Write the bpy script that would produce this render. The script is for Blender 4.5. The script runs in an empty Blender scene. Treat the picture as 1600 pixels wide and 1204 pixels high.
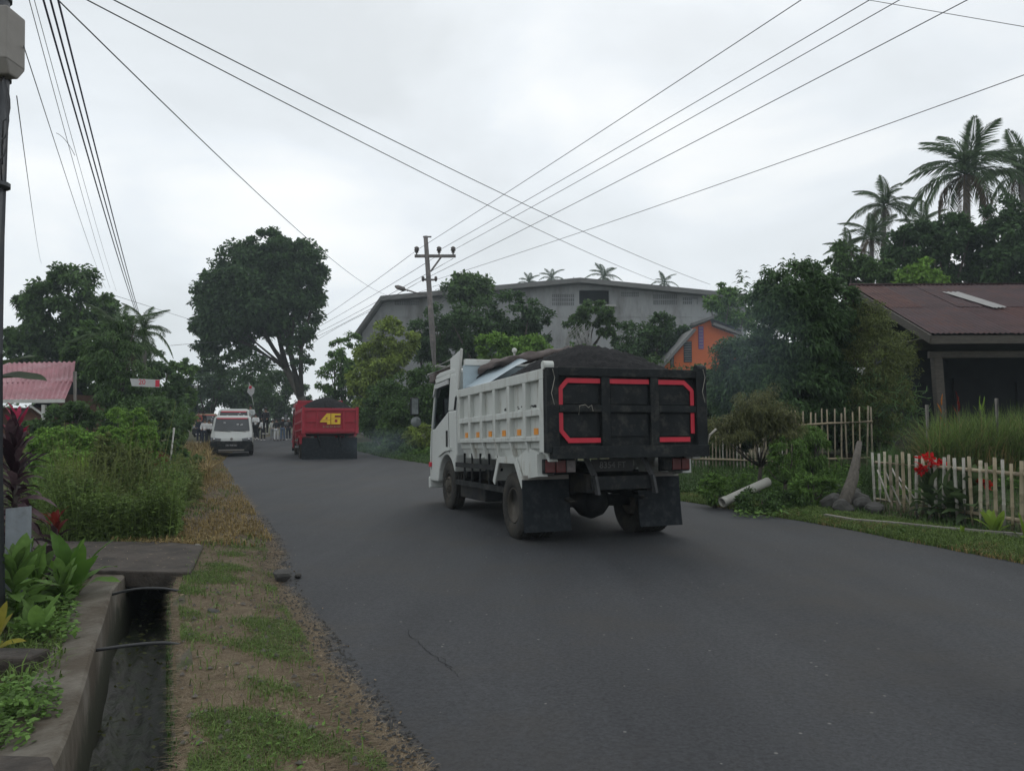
import bpy, bmesh, math, random
import numpy as np
from mathutils import Vector, Matrix, Euler
rng = np.random.default_rng(7)
random.seed(7)
R = math.radians
scn = bpy.context.scene
COL = scn.collection

# ------------------------------------------------------------------ camera
F, CX, CY, YH, CAMH = 1204.0, 800.0, 602.0, 656.0, 1.5
PIT = math.atan((YH - CY) / F)
cam = bpy.data.cameras.new('camera')
cam.sensor_width = 36.0
cam.lens = 36.0 * F / 1600.0
cam.clip_start = 0.05
cam.clip_end = 2000
cam_o = bpy.data.objects.new('camera', cam)
cam_o.location = (0, 0, CAMH)
cam_o.rotation_euler = (math.pi / 2 + PIT, 0, 0)
COL.objects.link(cam_o)
scn.camera = cam_o

# ------------------------------------------------------------------ sky, sun, exposure
SUN_EL, SUN_AZ = R(42), R(8)          # the sun stands ahead, a little right, behind cloud
world = bpy.data.worlds.new('World')
scn.world = world
world.use_nodes = True
nt = world.node_tree
nt.nodes.clear()
N = nt.nodes.new
L = nt.links.new
out = N('ShaderNodeOutputWorld')
bg = N('ShaderNodeBackground')
bg.inputs['Strength'].default_value = 0.1
sky = N('ShaderNodeTexSky')
sky.sky_type = 'NISHITA'
sky.sun_disc = False
sky.sun_elevation = SUN_EL
sky.sun_rotation = SUN_AZ
tc = N('ShaderNodeTexCoord')
mp = N('ShaderNodeMapping')
mp.inputs['Scale'].default_value = (1.0, 1.0, 2.2)
mp.inputs['Location'].default_value = (0.35, 0.2, 0.0)
nz = N('ShaderNodeTexNoise')
nz.inputs['Scale'].default_value = 2.6
nz.inputs['Detail'].default_value = 7
nz.inputs['Roughness'].default_value = 0.48
nz.inputs['Distortion'].default_value = 0.25
rp = N('ShaderNodeValToRGB')
rp.color_ramp.elements[0].position = 0.34
rp.color_ramp.elements[0].color = (0.635, 0.67, 0.69, 1)
rp.color_ramp.elements[1].position = 0.66
rp.color_ramp.elements[1].color = (0.885, 0.90, 0.895, 1)
e = rp.color_ramp.elements.new(0.5)
e.color = (0.735, 0.775, 0.805, 1)
# broad drift of the cloud deck: brighter to the left, greyer to the right
dt = N('ShaderNodeVectorMath'); dt.operation = 'DOT_PRODUCT'
dt.inputs[1].default_value = (-0.80, 0.35, 0.18)
mr = N('ShaderNodeMapRange')
mr.inputs['From Min'].default_value = -0.9
mr.inputs['From Max'].default_value = 0.9
mr.inputs['To Min'].default_value = 11.1
mr.inputs['To Max'].default_value = 12.9
sc_ = N('ShaderNodeVectorMath'); sc_.operation = 'SCALE'
mx = N('ShaderNodeMixRGB')
mx.inputs['Fac'].default_value = 0.93
L(tc.outputs['Generated'], mp.inputs['Vector'])
L(mp.outputs['Vector'], nz.inputs['Vector'])
L(nz.outputs['Fac'], rp.inputs['Fac'])
L(tc.outputs['Generated'], dt.inputs[0])
L(dt.outputs['Value'], mr.inputs['Value'])
L(rp.outputs['Color'], sc_.inputs[0])
L(mr.outputs['Result'], sc_.inputs['Scale'])
L(sky.outputs['Color'], mx.inputs['Color1'])
L(sc_.outputs['Vector'], mx.inputs['Color2'])
L(mx.outputs['Color'], bg.inputs['Color'])
L(bg.outputs['Background'], out.inputs['Surface'])

sun = bpy.data.lights.new('sun', 'SUN')
sun.energy = 0.5
sun.angle = R(35)
sun.color = (1.0, 0.96, 0.9)
sun_o = bpy.data.objects.new('sun', sun)
d = Vector((math.sin(SUN_AZ) * math.cos(SUN_EL), math.cos(SUN_AZ) * math.cos(SUN_EL), math.sin(SUN_EL)))
sun_o.rotation_euler = d.to_track_quat('Z', 'Y').to_euler()
COL.objects.link(sun_o)

scn.view_settings.view_transform = 'Standard'
scn.view_settings.look = 'None'
scn.view_settings.exposure = 0.0
scn.view_settings.gamma = 1.0
scn.view_settings.use_curve_mapping = False
scn.render.engine = 'CYCLES'
scn.cycles.max_bounces = 6
scn.cycles.transparent_max_bounces = 12
scn.cycles.volume_bounces = 0
scn.cycles.use_denoising = True

# ------------------------------------------------------------------ helpers
def px(u, v, D):
    """the world point at distance y = D seen at pixel (u, v) of the photograph"""
    up = CY - v
    x = u - CX
    y = F * math.cos(PIT) - up * math.sin(PIT)
    z = F * math.sin(PIT) + up * math.cos(PIT)
    return np.array([x * D / y, D, CAMH + z * D / y])

def gnd(u, v, z=0.0):
    a = px(u, v, 1.0)
    t = (z - CAMH) / (a[2] - CAMH)
    return np.array([a[0] * t, t, z])

def link(o, parent=None):
    COL.objects.link(o)
    if parent is not None:
        o.parent = parent
    return o

def tag(o, label, cat, group=None, kind=None):
    if label: o['label'] = label
    if cat: o['category'] = cat
    if group: o['group'] = group
    if kind: o['kind'] = kind
    return o

def empty(name, loc, rz=0, label=None, cat=None, group=None):
    o = bpy.data.objects.new(name, None)
    o.location = loc
    o.rotation_euler = (0, 0, rz)
    o.empty_display_size = 0.2
    link(o)
    return tag(o, label, cat, group)

def frame_of(a):
    a = Vector(a).normalized()
    t = Vector((0, 0, 1)) if abs(a.z) < 0.9 else Vector((1, 0, 0))
    s = a.cross(t).normalized()
    return a, s, s.cross(a).normalized()

class MB:
    def __init__(self):
        self.v, self.f, self.m, self.s = [], [], [], []
        self.mi = 0
        self.sm = False
    def add(self, vs, fs):
        b = len(self.v)
        self.v += [tuple(map(float, q)) for q in vs]
        for f in fs:
            self.f.append([b + i for i in f])
            self.m.append(self.mi)
            self.s.append(self.sm)
        return self
    def box(self, x0, x1, y0, y1, z0, z1):
        return self.add([(x0, y0, z0), (x1, y0, z0), (x1, y1, z0), (x0, y1, z0), (x0, y0, z1), (x1, y0, z1), (x1, y1, z1), (x0, y1, z1)],
                        [(0, 3, 2, 1), (4, 5, 6, 7), (0, 1, 5, 4), (1, 2, 6, 5), (2, 3, 7, 6), (3, 0, 4, 7)])
    def bar(self, a, b, w, h=None, up=None):
        """a rectangular bar from a to b, w wide and h high"""
        h = h or w
        a, b = Vector(a), Vector(b)
        d, s, u = frame_of(b - a)
        if up is not None:
            u0 = Vector(up)
            s = d.cross(u0).normalized(); u = s.cross(d).normalized()
        vs = [p + s * i * w / 2 + u * j * h / 2 for p in (a, b) for i, j in ((-1, -1), (1, -1), (1, 1), (-1, 1))]
        return self.add(vs, [(0, 1, 2, 3), (7, 6, 5, 4), (0, 4, 5, 1), (1, 5, 6, 2), (2, 6, 7, 3), (3, 7, 4, 0)])
    def tube(self, pts, rad, n=8, cap=True):
        pts = [Vector(p) for p in pts]
        if not hasattr(rad, '__len__'): rad = [rad] * len(pts)
        vs, fs = [], []
        pu = None
        for i, p in enumerate(pts):
            a = pts[max(i - 1, 0)]; b = pts[min(i + 1, len(pts) - 1)]
            d, s, u = frame_of(b - a)
            if pu is not None:
                s = (pu - d * pu.dot(d))
                s = s.normalized() if s.length > 1e-6 else frame_of(b - a)[1]
                u = d.cross(s)
            pu = s
            for k in range(n):
                t = 2 * math.pi * k / n
                vs.append(p + (s * math.cos(t) + u * math.sin(t)) * rad[i])
        for i in range(len(pts) - 1):
            for k in range(n):
                fs.append((i * n + k, i * n + (k + 1) % n, (i + 1) * n + (k + 1) % n, (i + 1) * n + k))
        if cap:
            fs.append(tuple(range(n - 1, -1, -1)))
            fs.append(tuple((len(pts) - 1) * n + k for k in range(n)))
        return self.add(vs, fs)
    def prism(self, poly, x0, x1, axis='x'):
        n = len(poly)
        mk = {'x': lambda c, p: (c, p[0], p[1]), 'y': lambda c, p: (p[0], c, p[1]), 'z': lambda c, p: (p[0], p[1], c)}[axis]
        vs = [mk(x0, p) for p in poly] + [mk(x1, p) for p in poly]
        fs = [tuple(range(n)), tuple(range(2 * n - 1, n - 1, -1))] + [(i, i + n, (i + 1) % n + n, (i + 1) % n) for i in range(n)]
        return self.add(vs, fs)
    def lathe(self, prof, c=(0, 0, 0), axis='x', n=28, closed=False):
        """prof: (along, radius) pairs turned about the axis"""
        vs, fs = [], []
        for (a, r) in prof:
            for k in range(n):
                t = 2 * math.pi * k / n
                q = {'x': (a, r * math.cos(t), r * math.sin(t)), 'y': (r * math.cos(t), a, r * math.sin(t)), 'z': (r * math.cos(t), r * math.sin(t), a)}[axis]
                vs.append((q[0] + c[0], q[1] + c[1], q[2] + c[2]))
        m = len(prof)
        for i in range(m - 1 + (1 if closed else 0)):
            j = (i + 1) % m
            for k in range(n):
                fs.append((i * n + k, i * n + (k + 1) % n, j * n + (k + 1) % n, j * n + k))
        if not closed:
            fs.append(tuple(range(n - 1, -1, -1)))
            fs.append(tuple((m - 1) * n + k for k in range(n)))
        return self.add(vs, fs)
    def mesh(self, name, mats, fix=True):
        me = bpy.data.meshes.new(name)
        me.from_pydata(self.v, [], self.f)
        for m in (mats if isinstance(mats, (list, tuple)) else [mats]):
            me.materials.append(m)
        me.polygons.foreach_set('material_index', self.m)
        me.polygons.foreach_set('use_smooth', self.s)
        me.update()
        if fix:
            bm = bmesh.new(); bm.from_mesh(me)
            bmesh.ops.recalc_face_normals(bm, faces=bm.faces)
            bm.to_mesh(me); bm.free()
        return me
    def build(self, name, mats, parent=None, bevel=0, loc=None, fix=True):
        o = bpy.data.objects.new(name, self.mesh(name, mats, fix))
        link(o, parent)
        if loc is not None: o.location = loc
        if bevel:
            b = o.modifiers.new('bevel', 'BEVEL'); b.width = bevel; b.segments = 2; b.limit_method = 'ANGLE'; b.angle_limit = R(40)
        return o

def np_mesh(name, V, nper, mats, smooth=False):
    """V: (N, nper, 3) -> one mesh of N separate polygons"""
    Nn = V.shape[0]
    me = bpy.data.meshes.new(name)
    me.vertices.add(Nn * nper)
    me.vertices.foreach_set('co', V.reshape(-1).astype(np.float32))
    me.loops.add(Nn * nper)
    me.loops.foreach_set('vertex_index', np.arange(Nn * nper, dtype=np.int32))
    me.polygons.add(Nn)
    me.polygons.foreach_set('loop_start', np.arange(0, Nn * nper, nper, dtype=np.int32))
    me.update(calc_edges=True)
    for m in (mats if isinstance(mats, (list, tuple)) else [mats]): me.materials.append(m)
    return me

def unit(a):
    return a / np.maximum(np.linalg.norm(a, axis=-1, keepdims=True), 1e-9)

def rdir(n):
    return unit(rng.normal(size=(n, 3)))

def leaf_quads(P, A, Ln, W, droop=0.2, nrm=None):
    """diamond leaves: base P, axis A, length Ln, width W"""
    n = len(P)
    if nrm is None: nrm = unit(rng.normal(size=(n, 3)) * 0.7 + np.array([0, 0, 1]))
    S = unit(np.cross(A, nrm))
    Ln = np.broadcast_to(Ln, (n,))[:, None]; W = np.broadcast_to(W, (n,))[:, None]
    dz = np.array([0, 0, -1.0])
    V = np.empty((n, 4, 3))
    V[:, 0] = P
    m = P + A * Ln * 0.45
    V[:, 1] = m + S * W / 2
    V[:, 2] = P + A * Ln + dz * Ln * droop
    V[:, 3] = m - S * W / 2
    return V

# ------------------------------------------------------------------ materials
def mat(name, col, rough=0.7, var=0.2, scale=8.0, bump=0.0, bscale=40.0, metal=0.0, dirt=None, dirt_amt=0.0, dirt_scale=3.0, spec=0.4, detail=6, coord='Object', stretch=None):
    m = bpy.data.materials.new(name)
    m.use_nodes = True
    t = m.node_tree
    b = t.nodes['Principled BSDF']
    b.inputs['Roughness'].default_value = rough
    b.inputs['Metallic'].default_value = metal
    b.inputs['Specular IOR Level'].default_value = spec
    c = t.nodes.new('ShaderNodeTexCoord')
    src = c.outputs[coord]
    if stretch:
        q = t.nodes.new('ShaderNodeMapping'); q.inputs['Scale'].default_value = stretch
        t.links.new(src, q.inputs['Vector']); src = q.outputs['Vector']
    n = t.nodes.new('ShaderNodeTexNoise')
    n.inputs['Scale'].default_value = scale; n.inputs['Detail'].default_value = detail; n.inputs['Roughness'].default_value = 0.65
    t.links.new(src, n.inputs['Vector'])
    r = t.nodes.new('ShaderNodeValToRGB')
    r.color_ramp.elements[0].position = 0.3; r.color_ramp.elements[1].position = 0.7
    r.color_ramp.elements[0].color = tuple(max(0, x * (1 - var)) for x in col) + (1,)
    r.color_ramp.elements[1].color = tuple(min(1, x * (1 + var)) for x in col) + (1,)
    t.links.new(n.outputs['Fac'], r.inputs['Fac'])
    last = r.outputs['Color']
    if dirt:
        n2 = t.nodes.new('ShaderNodeTexNoise'); n2.inputs['Scale'].default_value = dirt_scale; n2.inputs['Detail'].default_value = 9; n2.inputs['Roughness'].default_value = 0.7
        t.links.new(src, n2.inputs['Vector'])
        r2 = t.nodes.new('ShaderNodeValToRGB')
        r2.color_ramp.elements[0].position = 0.62 - dirt_amt * 0.35; r2.color_ramp.elements[1].position = 0.75 - dirt_amt * 0.2
        t.links.new(n2.outputs['Fac'], r2.inputs['Fac'])
        mxn = t.nodes.new('ShaderNodeMixRGB'); mxn.inputs['Color2'].default_value = tuple(dirt) + (1,)
        t.links.new(r2.outputs['Color'], mxn.inputs['Fac']); t.links.new(last, mxn.inputs['Color1'])
        last = mxn.outputs['Color']
    t.links.new(last, b.inputs['Base Color'])
    if bump:
        n3 = t.nodes.new('ShaderNodeTexNoise'); n3.inputs['Scale'].default_value = bscale; n3.inputs['Detail'].default_value = 6
        t.links.new(src, n3.inputs['Vector'])
        bp = t.nodes.new('ShaderNodeBump'); bp.inputs['Strength'].default_value = bump; bp.inputs['Distance'].default_value = 0.02
        t.links.new(n3.outputs['Fac'], bp.inputs['Height']); t.links.new(bp.outputs['Normal'], b.inputs['Normal'])
    return m

def leafmat(name, col, col2=None, trans=0.36, rough=0.6, spread=0.5):
    """foliage: each leaf takes its own tone between two greens"""
    m = bpy.data.materials.new(name)
    m.use_nodes = True
    t = m.node_tree
    b = t.nodes['Principled BSDF']
    b.inputs['Roughness'].default_value = rough
    b.inputs['Specular IOR Level'].default_value = 0.14
    g = t.nodes.new('ShaderNodeNewGeometry')
    r = t.nodes.new('ShaderNodeValToRGB')
    col2 = col2 or tuple(c * (1 + spread) for c in col)
    r.color_ramp.elements[0].color = tuple(c * (1 - spread) for c in col) + (1,)
    r.color_ramp.elements[1].color = tuple(col2) + (1,)
    e = r.color_ramp.elements.new(0.5); e.color = tuple(col) + (1,)
    oi = t.nodes.new('ShaderNodeObjectInfo'); ad = t.nodes.new('ShaderNodeMath'); ad.operation = 'ADD'; fr = t.nodes.new('ShaderNodeMath'); fr.operation = 'FRACT'
    t.links.new(g.outputs['Random Per Island'], ad.inputs[0]); t.links.new(oi.outputs['Random'], ad.inputs[1]); t.links.new(ad.outputs[0], fr.inputs[0])
    nz_ = t.nodes.new('ShaderNodeTexNoise'); nz_.inputs['Scale'].default_value = 7.0; nz_.inputs['Detail'].default_value = 5; tc_ = t.nodes.new('ShaderNodeTexCoord'); t.links.new(tc_.outputs['Object'], nz_.inputs['Vector'])
    bl_ = t.nodes.new('ShaderNodeMath'); bl_.operation = 'MULTIPLY_ADD'; bl_.inputs[1].default_value = 0.9; bl_.inputs[2].default_value = -0.45; t.links.new(nz_.outputs['Fac'], bl_.inputs[0])
    ad2 = t.nodes.new('ShaderNodeMath'); ad2.operation = 'ADD'; ad2.use_clamp = True; t.links.new(fr.outputs[0], ad2.inputs[0]); t.links.new(bl_.outputs[0], ad2.inputs[1])
    t.links.new(ad2.outputs[0], r.inputs['Fac'])
    t.links.new(r.outputs['Color'], b.inputs['Base Color'])
    tr = t.nodes.new('ShaderNodeBsdfTranslucent')
    t.links.new(r.outputs['Color'], tr.inputs['Color'])
    mxs = t.nodes.new('ShaderNodeMixShader'); mxs.inputs['Fac'].default_value = trans
    t.links.new(b.outputs['BSDF'], mxs.inputs[1]); t.links.new(tr.outputs['BSDF'], mxs.inputs[2])
    t.links.new(mxs.outputs['Shader'], t.nodes['Material Output'].inputs['Surface'])
    return m

M = {}
M['white'] = mat('white_paint', (0.50, 0.52, 0.495), 0.5, 0.07, 3, 0.05, 20, dirt=(0.30, 0.275, 0.23), dirt_amt=0.24, dirt_scale=9, stretch=(1, 1, 0.22))
M['whitecab'] = mat('white_cab_paint', (0.54, 0.56, 0.54), 0.4, 0.05, 2, dirt=(0.36, 0.34, 0.3), dirt_amt=0.12, dirt_scale=4)
M['bluewhite'] = mat('pale_blue_panel', (0.33, 0.40, 0.44), 0.5, 0.1, 3)
M['black'] = mat('black_steel', (0.016, 0.018, 0.020), 0.55, 0.4, 6, 0.1, 30, dirt=(0.07, 0.065, 0.055), dirt_amt=0.3, dirt_scale=6, spec=0.15)
M['tailblack'] = mat('worn_black_tailgate', (0.012, 0.0145, 0.016), 0.6, 0.4, 5, 0.15, 25, dirt=(0.05, 0.05, 0.045), dirt_amt=0.3, dirt_scale=6, spec=0.15)
M['chassis'] = mat('chassis_black', (0.018, 0.019, 0.021), 0.7, 0.4, 8, dirt=(0.05, 0.045, 0.035), dirt_amt=0.4, spec=0.15)
M['rubber'] = mat('tyre_rubber', (0.035, 0.034, 0.032), 0.85, 0.3, 20, 0.2, 60, dirt=(0.06, 0.053, 0.042), dirt_amt=0.4, dirt_scale=6, spec=0.15)
M['mudrim'] = mat('muddy_rim', (0.062, 0.054, 0.043), 0.85, 0.3, 10, 0.1, 30)
M['flap'] = mat('rubber_flap', (0.015, 0.0185, 0.022), 0.75, 0.35, 9, 0.1, 30, dirt=(0.034, 0.038, 0.041), dirt_amt=0.3, dirt_scale=9, spec=0.15)
M['redtape'] = mat('red_tape', (0.50, 0.018, 0.04), 0.45, 0.12, 6)
M['redpaint'] = mat('red_paint', (0.31, 0.012, 0.028), 0.5, 0.15, 4, dirt=(0.16, 0.03, 0.03), dirt_amt=0.2)
M['yellow'] = mat('yellow_vinyl', (0.72, 0.47, 0.03), 0.5, 0.08, 6)
M['orange'] = mat('orange_reflector', (0.72, 0.27, 0.03), 0.35, 0.1, 30)
M['sand'] = mat('wet_black_sand', (0.012, 0.0125, 0.014), 0.95, 0.5, 30, 0.8, 60, spec=0.15)
M['glass'] = mat('dark_glass', (0.02, 0.026, 0.03), 0.06, 0.2, 3, spec=0.6)
M['taillens'] = mat('tail_lens', (0.10, 0.010, 0.010), 0.35, 0.3, 20)
M['ambdk'] = mat('amber_lens', (0.14, 0.045, 0.018), 0.35, 0.3, 20)
M['greylens'] = mat('dusty_lens', (0.15, 0.13, 0.13), 0.4, 0.3, 20)
M['clearlens'] = mat('clear_lens', (0.55, 0.55, 0.55), 0.15, 0.2, 20)
M['mirrordk'] = mat('mirror_face', (0.16, 0.18, 0.18), 0.25, 0.3, 12, spec=0.5)
M['headlens'] = mat('headlamp_lens', (0.2, 0.21, 0.22), 0.15, 0.3, 14)
M['chrome'] = mat('mirror_chrome', (0.6, 0.62, 0.63), 0.15, 0.1, 5, metal=0.9)
M['plate'] = mat('plate_black', (0.012, 0.012, 0.013), 0.5, 0.2, 8)
M['lettering'] = mat('plate_letters', (0.13, 0.13, 0.13), 0.6, 0.15, 20)
M['tarp'] = mat('brown_tarpaulin', (0.11, 0.09, 0.085), 0.8, 0.3, 6, 0.5, 12)
M['seat'] = mat('seat_cloth', (0.25, 0.27, 0.28), 0.9, 0.2, 8)
M['rope'] = mat('black_rope', (0.025, 0.027, 0.03), 0.8, 0.3, 30)

M['concrete'] = mat('concrete', (0.24, 0.225, 0.20), 0.9, 0.25, 5, 0.3, 30, dirt=(0.10, 0.085, 0.065), dirt_amt=0.4, dirt_scale=2.5)
M['concretedk'] = mat('dark_concrete', (0.068, 0.058, 0.05), 0.92, 0.35, 4, 0.7, 22, dirt=(0.036, 0.033, 0.03), dirt_amt=0.4, spec=0.2)
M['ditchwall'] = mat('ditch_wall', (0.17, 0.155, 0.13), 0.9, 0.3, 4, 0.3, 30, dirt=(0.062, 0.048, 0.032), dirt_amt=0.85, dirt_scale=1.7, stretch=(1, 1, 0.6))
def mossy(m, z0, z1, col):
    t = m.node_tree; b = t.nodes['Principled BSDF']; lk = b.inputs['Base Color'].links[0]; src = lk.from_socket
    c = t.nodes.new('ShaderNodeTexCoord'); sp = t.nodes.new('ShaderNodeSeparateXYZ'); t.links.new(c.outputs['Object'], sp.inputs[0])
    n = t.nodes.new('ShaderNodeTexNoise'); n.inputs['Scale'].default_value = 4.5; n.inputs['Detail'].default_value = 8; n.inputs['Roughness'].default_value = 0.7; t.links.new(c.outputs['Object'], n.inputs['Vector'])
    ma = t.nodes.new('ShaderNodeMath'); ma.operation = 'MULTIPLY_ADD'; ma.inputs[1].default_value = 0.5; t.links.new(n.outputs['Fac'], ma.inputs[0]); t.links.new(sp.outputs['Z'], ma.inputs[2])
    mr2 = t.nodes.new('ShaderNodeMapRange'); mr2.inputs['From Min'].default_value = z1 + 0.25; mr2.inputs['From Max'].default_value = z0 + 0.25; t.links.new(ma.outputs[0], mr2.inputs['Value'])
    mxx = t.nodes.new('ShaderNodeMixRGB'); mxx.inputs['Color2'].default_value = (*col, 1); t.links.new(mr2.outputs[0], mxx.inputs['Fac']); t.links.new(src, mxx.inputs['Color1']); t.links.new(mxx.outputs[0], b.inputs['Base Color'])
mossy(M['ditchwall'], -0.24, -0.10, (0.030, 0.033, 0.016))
M['ditchrim'] = mat('mossy_rim', (0.10, 0.088, 0.07), 0.95, 0.35, 6, 0.5, 30, dirt=(0.045, 0.055, 0.022), dirt_amt=0.5, dirt_scale=4, spec=0.15)
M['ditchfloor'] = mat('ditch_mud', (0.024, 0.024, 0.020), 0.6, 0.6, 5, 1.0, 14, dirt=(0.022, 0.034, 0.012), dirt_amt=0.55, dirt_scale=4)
M['bamboo'] = mat('bamboo', (0.30, 0.25, 0.165), 0.65, 0.2, 5, dirt=(0.16, 0.13, 0.09), dirt_amt=0.3, dirt_scale=8)
M['bambooold'] = mat('weathered_bamboo', (0.25, 0.215, 0.15), 0.75, 0.25, 5, dirt=(0.11, 0.10, 0.08), dirt_amt=0.4, dirt_scale=8)
M['bamboogrey'] = mat('grey_bamboo', (0.36, 0.345, 0.30), 0.75, 0.2, 5, dirt=(0.2, 0.18, 0.14), dirt_amt=0.3, dirt_scale=8)
M['bark'] = mat('bark', (0.075, 0.065, 0.052), 0.9, 0.35, 6, 0.6, 20, stretch=(1, 1, 0.3))
M['barkgrey'] = mat('grey_bark', (0.16, 0.15, 0.135), 0.9, 0.3, 6, 0.6, 20, stretch=(1, 1, 0.3))
M['stump'] = mat('dead_wood', (0.11, 0.098, 0.083), 0.9, 0.35, 9, 0.6, 24, stretch=(2, 2, 0.4))
M['stone'] = mat('field_stone', (0.06, 0.058, 0.054), 0.9, 0.3, 6, 0.6, 18)
M['pole'] = mat('pole_steel', (0.065, 0.07, 0.08), 0.6, 0.2, 3, dirt=(0.10, 0.085, 0.07), dirt_amt=0.2)
M['polefar'] = mat('far_pole', (0.13, 0.12, 0.115), 0.7, 0.25, 3, dirt=(0.25, 0.2, 0.18), dirt_amt=0.2)
M['porcelain'] = mat('brown_insulator', (0.07, 0.06, 0.055), 0.3, 0.2, 8)
M['wire'] = mat('wire', (0.06, 0.062, 0.068), 0.6, 0.1, 3)
M['cablep'] = mat('insulated_cable', (0.07, 0.07, 0.13), 0.6, 0.1, 3)
M['boxdk2'] = mat('dull_band', (0.09, 0.095, 0.10), 0.7, 0.2, 6)
M['boxgrey'] = mat('grey_box', (0.25, 0.235, 0.215), 0.7, 0.12, 5)
M['hose'] = mat('black_hose', (0.03, 0.031, 0.033), 0.45, 0.2, 9)
M['cement'] = mat('wall_cement', (0.31, 0.32, 0.325), 0.9, 0.15, 0.25, 0.2, 3, dirt=(0.17, 0.17, 0.165), dirt_amt=0.5, dirt_scale=0.5, stretch=(1, 1, 0.3))
M['cementlt'] = mat('pale_cement', (0.32, 0.32, 0.31), 0.9, 0.12, 0.4)
M['blockdk'] = mat('vent_block', (0.14, 0.145, 0.148), 0.9, 0.2, 2)
M['dark'] = mat('dark_opening', (0.015, 0.017, 0.02), 0.8, 0.2, 2)
M['roofgrey'] = mat('grey_roof_edge', (0.15, 0.15, 0.145), 0.8, 0.15, 0.5)
M['rust'] = mat('rusted_roof', (0.052, 0.026, 0.028), 0.8, 0.35, 1.2, 0.1, 20, dirt=(0.065, 0.031, 0.025), dirt_amt=0.3, dirt_scale=1.3, spec=0.2)
M['newsheet'] = mat('grey_roof_sheet', (0.26, 0.255, 0.25), 0.6, 0.12, 3)
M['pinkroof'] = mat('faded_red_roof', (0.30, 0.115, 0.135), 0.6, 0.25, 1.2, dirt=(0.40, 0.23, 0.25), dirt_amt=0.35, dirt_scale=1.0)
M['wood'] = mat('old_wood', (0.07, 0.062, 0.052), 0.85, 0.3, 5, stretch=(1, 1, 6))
M['woodred'] = mat('brown_board', (0.13, 0.065, 0.045), 0.8, 0.25, 4)
M['whitepost'] = mat('white_post', (0.5, 0.5, 0.47), 0.7, 0.15, 4)
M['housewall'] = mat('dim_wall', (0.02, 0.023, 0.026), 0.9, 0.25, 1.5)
M['orangewall'] = mat('orange_wall', (0.55, 0.125, 0.03), 0.8, 0.07, 1.0)
M['purple'] = mat('purple_panel', (0.13, 0.075, 0.24), 0.6, 0.1, 3)
M['bluesheet'] = mat('blue_roof_sheet', (0.17, 0.30, 0.45), 0.5, 0.1, 3)
M['pvc'] = mat('white_pipe', (0.46, 0.45, 0.41), 0.5, 0.12, 4, dirt=(0.22, 0.19, 0.14), dirt_amt=0.25)
M['banner'] = mat('white_banner', (0.45, 0.45, 0.45), 0.8, 0.08, 3)
M['bannerred'] = mat('banner_red', (0.55, 0.04, 0.07), 0.8, 0.1, 3)
M['panelgrey'] = mat('fibre_cement', (0.165, 0.185, 0.20), 0.85, 0.15, 4, dirt=(0.10, 0.105, 0.10), dirt_amt=0.35)
M['tan'] = mat('tan_canvas', (0.24, 0.19, 0.12), 0.85, 0.15, 4)
M['skin'] = mat('skin', (0.26, 0.15, 0.10), 0.6, 0.1, 5)
M['hair'] = mat('black_hair', (0.012, 0.011, 0.011), 0.6, 0.2, 20)

G = {}
G['deep'] = leafmat('leaf_deep_green', (0.064, 0.116, 0.043))
G['dark'] = leafmat('leaf_dark_green', (0.078, 0.139, 0.043))
G['mid'] = leafmat('leaf_mid_green', (0.119, 0.211, 0.050))
G['bright'] = leafmat('leaf_bright_green', (0.161, 0.284, 0.053))
G['yellow'] = leafmat('leaf_yellow_green', (0.217, 0.284, 0.063))
G['olive'] = leafmat('leaf_olive', (0.135, 0.165, 0.055))
G['brown'] = leafmat('leaf_bronze', (0.135, 0.145, 0.060))
G['pencil'] = leafmat('stem_pale_green', (0.154, 0.264, 0.107))
G['palm'] = leafmat('palm_leaf', (0.078, 0.121, 0.055))
G['palmdead'] = leafmat('palm_dead', (0.10, 0.075, 0.045))
G['purple'] = leafmat('leaf_purple', (0.036, 0.017, 0.024), (0.13, 0.085, 0.095))
G['redleaf'] = leafmat('leaf_red', (0.16, 0.022, 0.018), (0.22, 0.05, 0.03))
G['pinkleaf'] = leafmat('leaf_pink', (0.30, 0.03, 0.07))
G['ginger'] = leafmat('leaf_ginger', (0.085, 0.18, 0.03), (0.12, 0.22, 0.035), spread=0.35)
G['lime'] = leafmat('leaf_lime', (0.17, 0.27, 0.035), (0.22, 0.32, 0.05), spread=0.3)
G['yellowleaf'] = leafmat('leaf_yellow', (0.30, 0.27, 0.04), spread=0.3)
G['orangeleaf'] = leafmat('leaf_orange', (0.42, 0.14, 0.02), spread=0.3)
G['canna'] = leafmat('leaf_canna', (0.084, 0.132, 0.056), (0.10, 0.15, 0.06))
G['petal'] = leafmat('petal_red', (0.50, 0.012, 0.015), (0.62, 0.02, 0.02), spread=0.3)
G['petal2'] = leafmat('petal_orange_red', (0.38, 0.03, 0.015), spread=0.3)
G['grass'] = leafmat('grass_green', (0.119, 0.178, 0.048), trans=0.3)
G['grassdk'] = leafmat('grass_dark', (0.070, 0.125, 0.038), trans=0.3)
G['grassdry'] = leafmat('grass_dry', (0.26, 0.195, 0.085), trans=0.25)
G['straw'] = leafmat('straw', (0.190, 0.140, 0.085), (0.30, 0.24, 0.16), trans=0.15)
G['banana'] = leafmat('leaf_banana', (0.075, 0.105, 0.055), (0.12, 0.15, 0.09), spread=0.3)
G['greyleaf'] = leafmat('leaf_grey', (0.18, 0.19, 0.17), spread=0.3)

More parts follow.
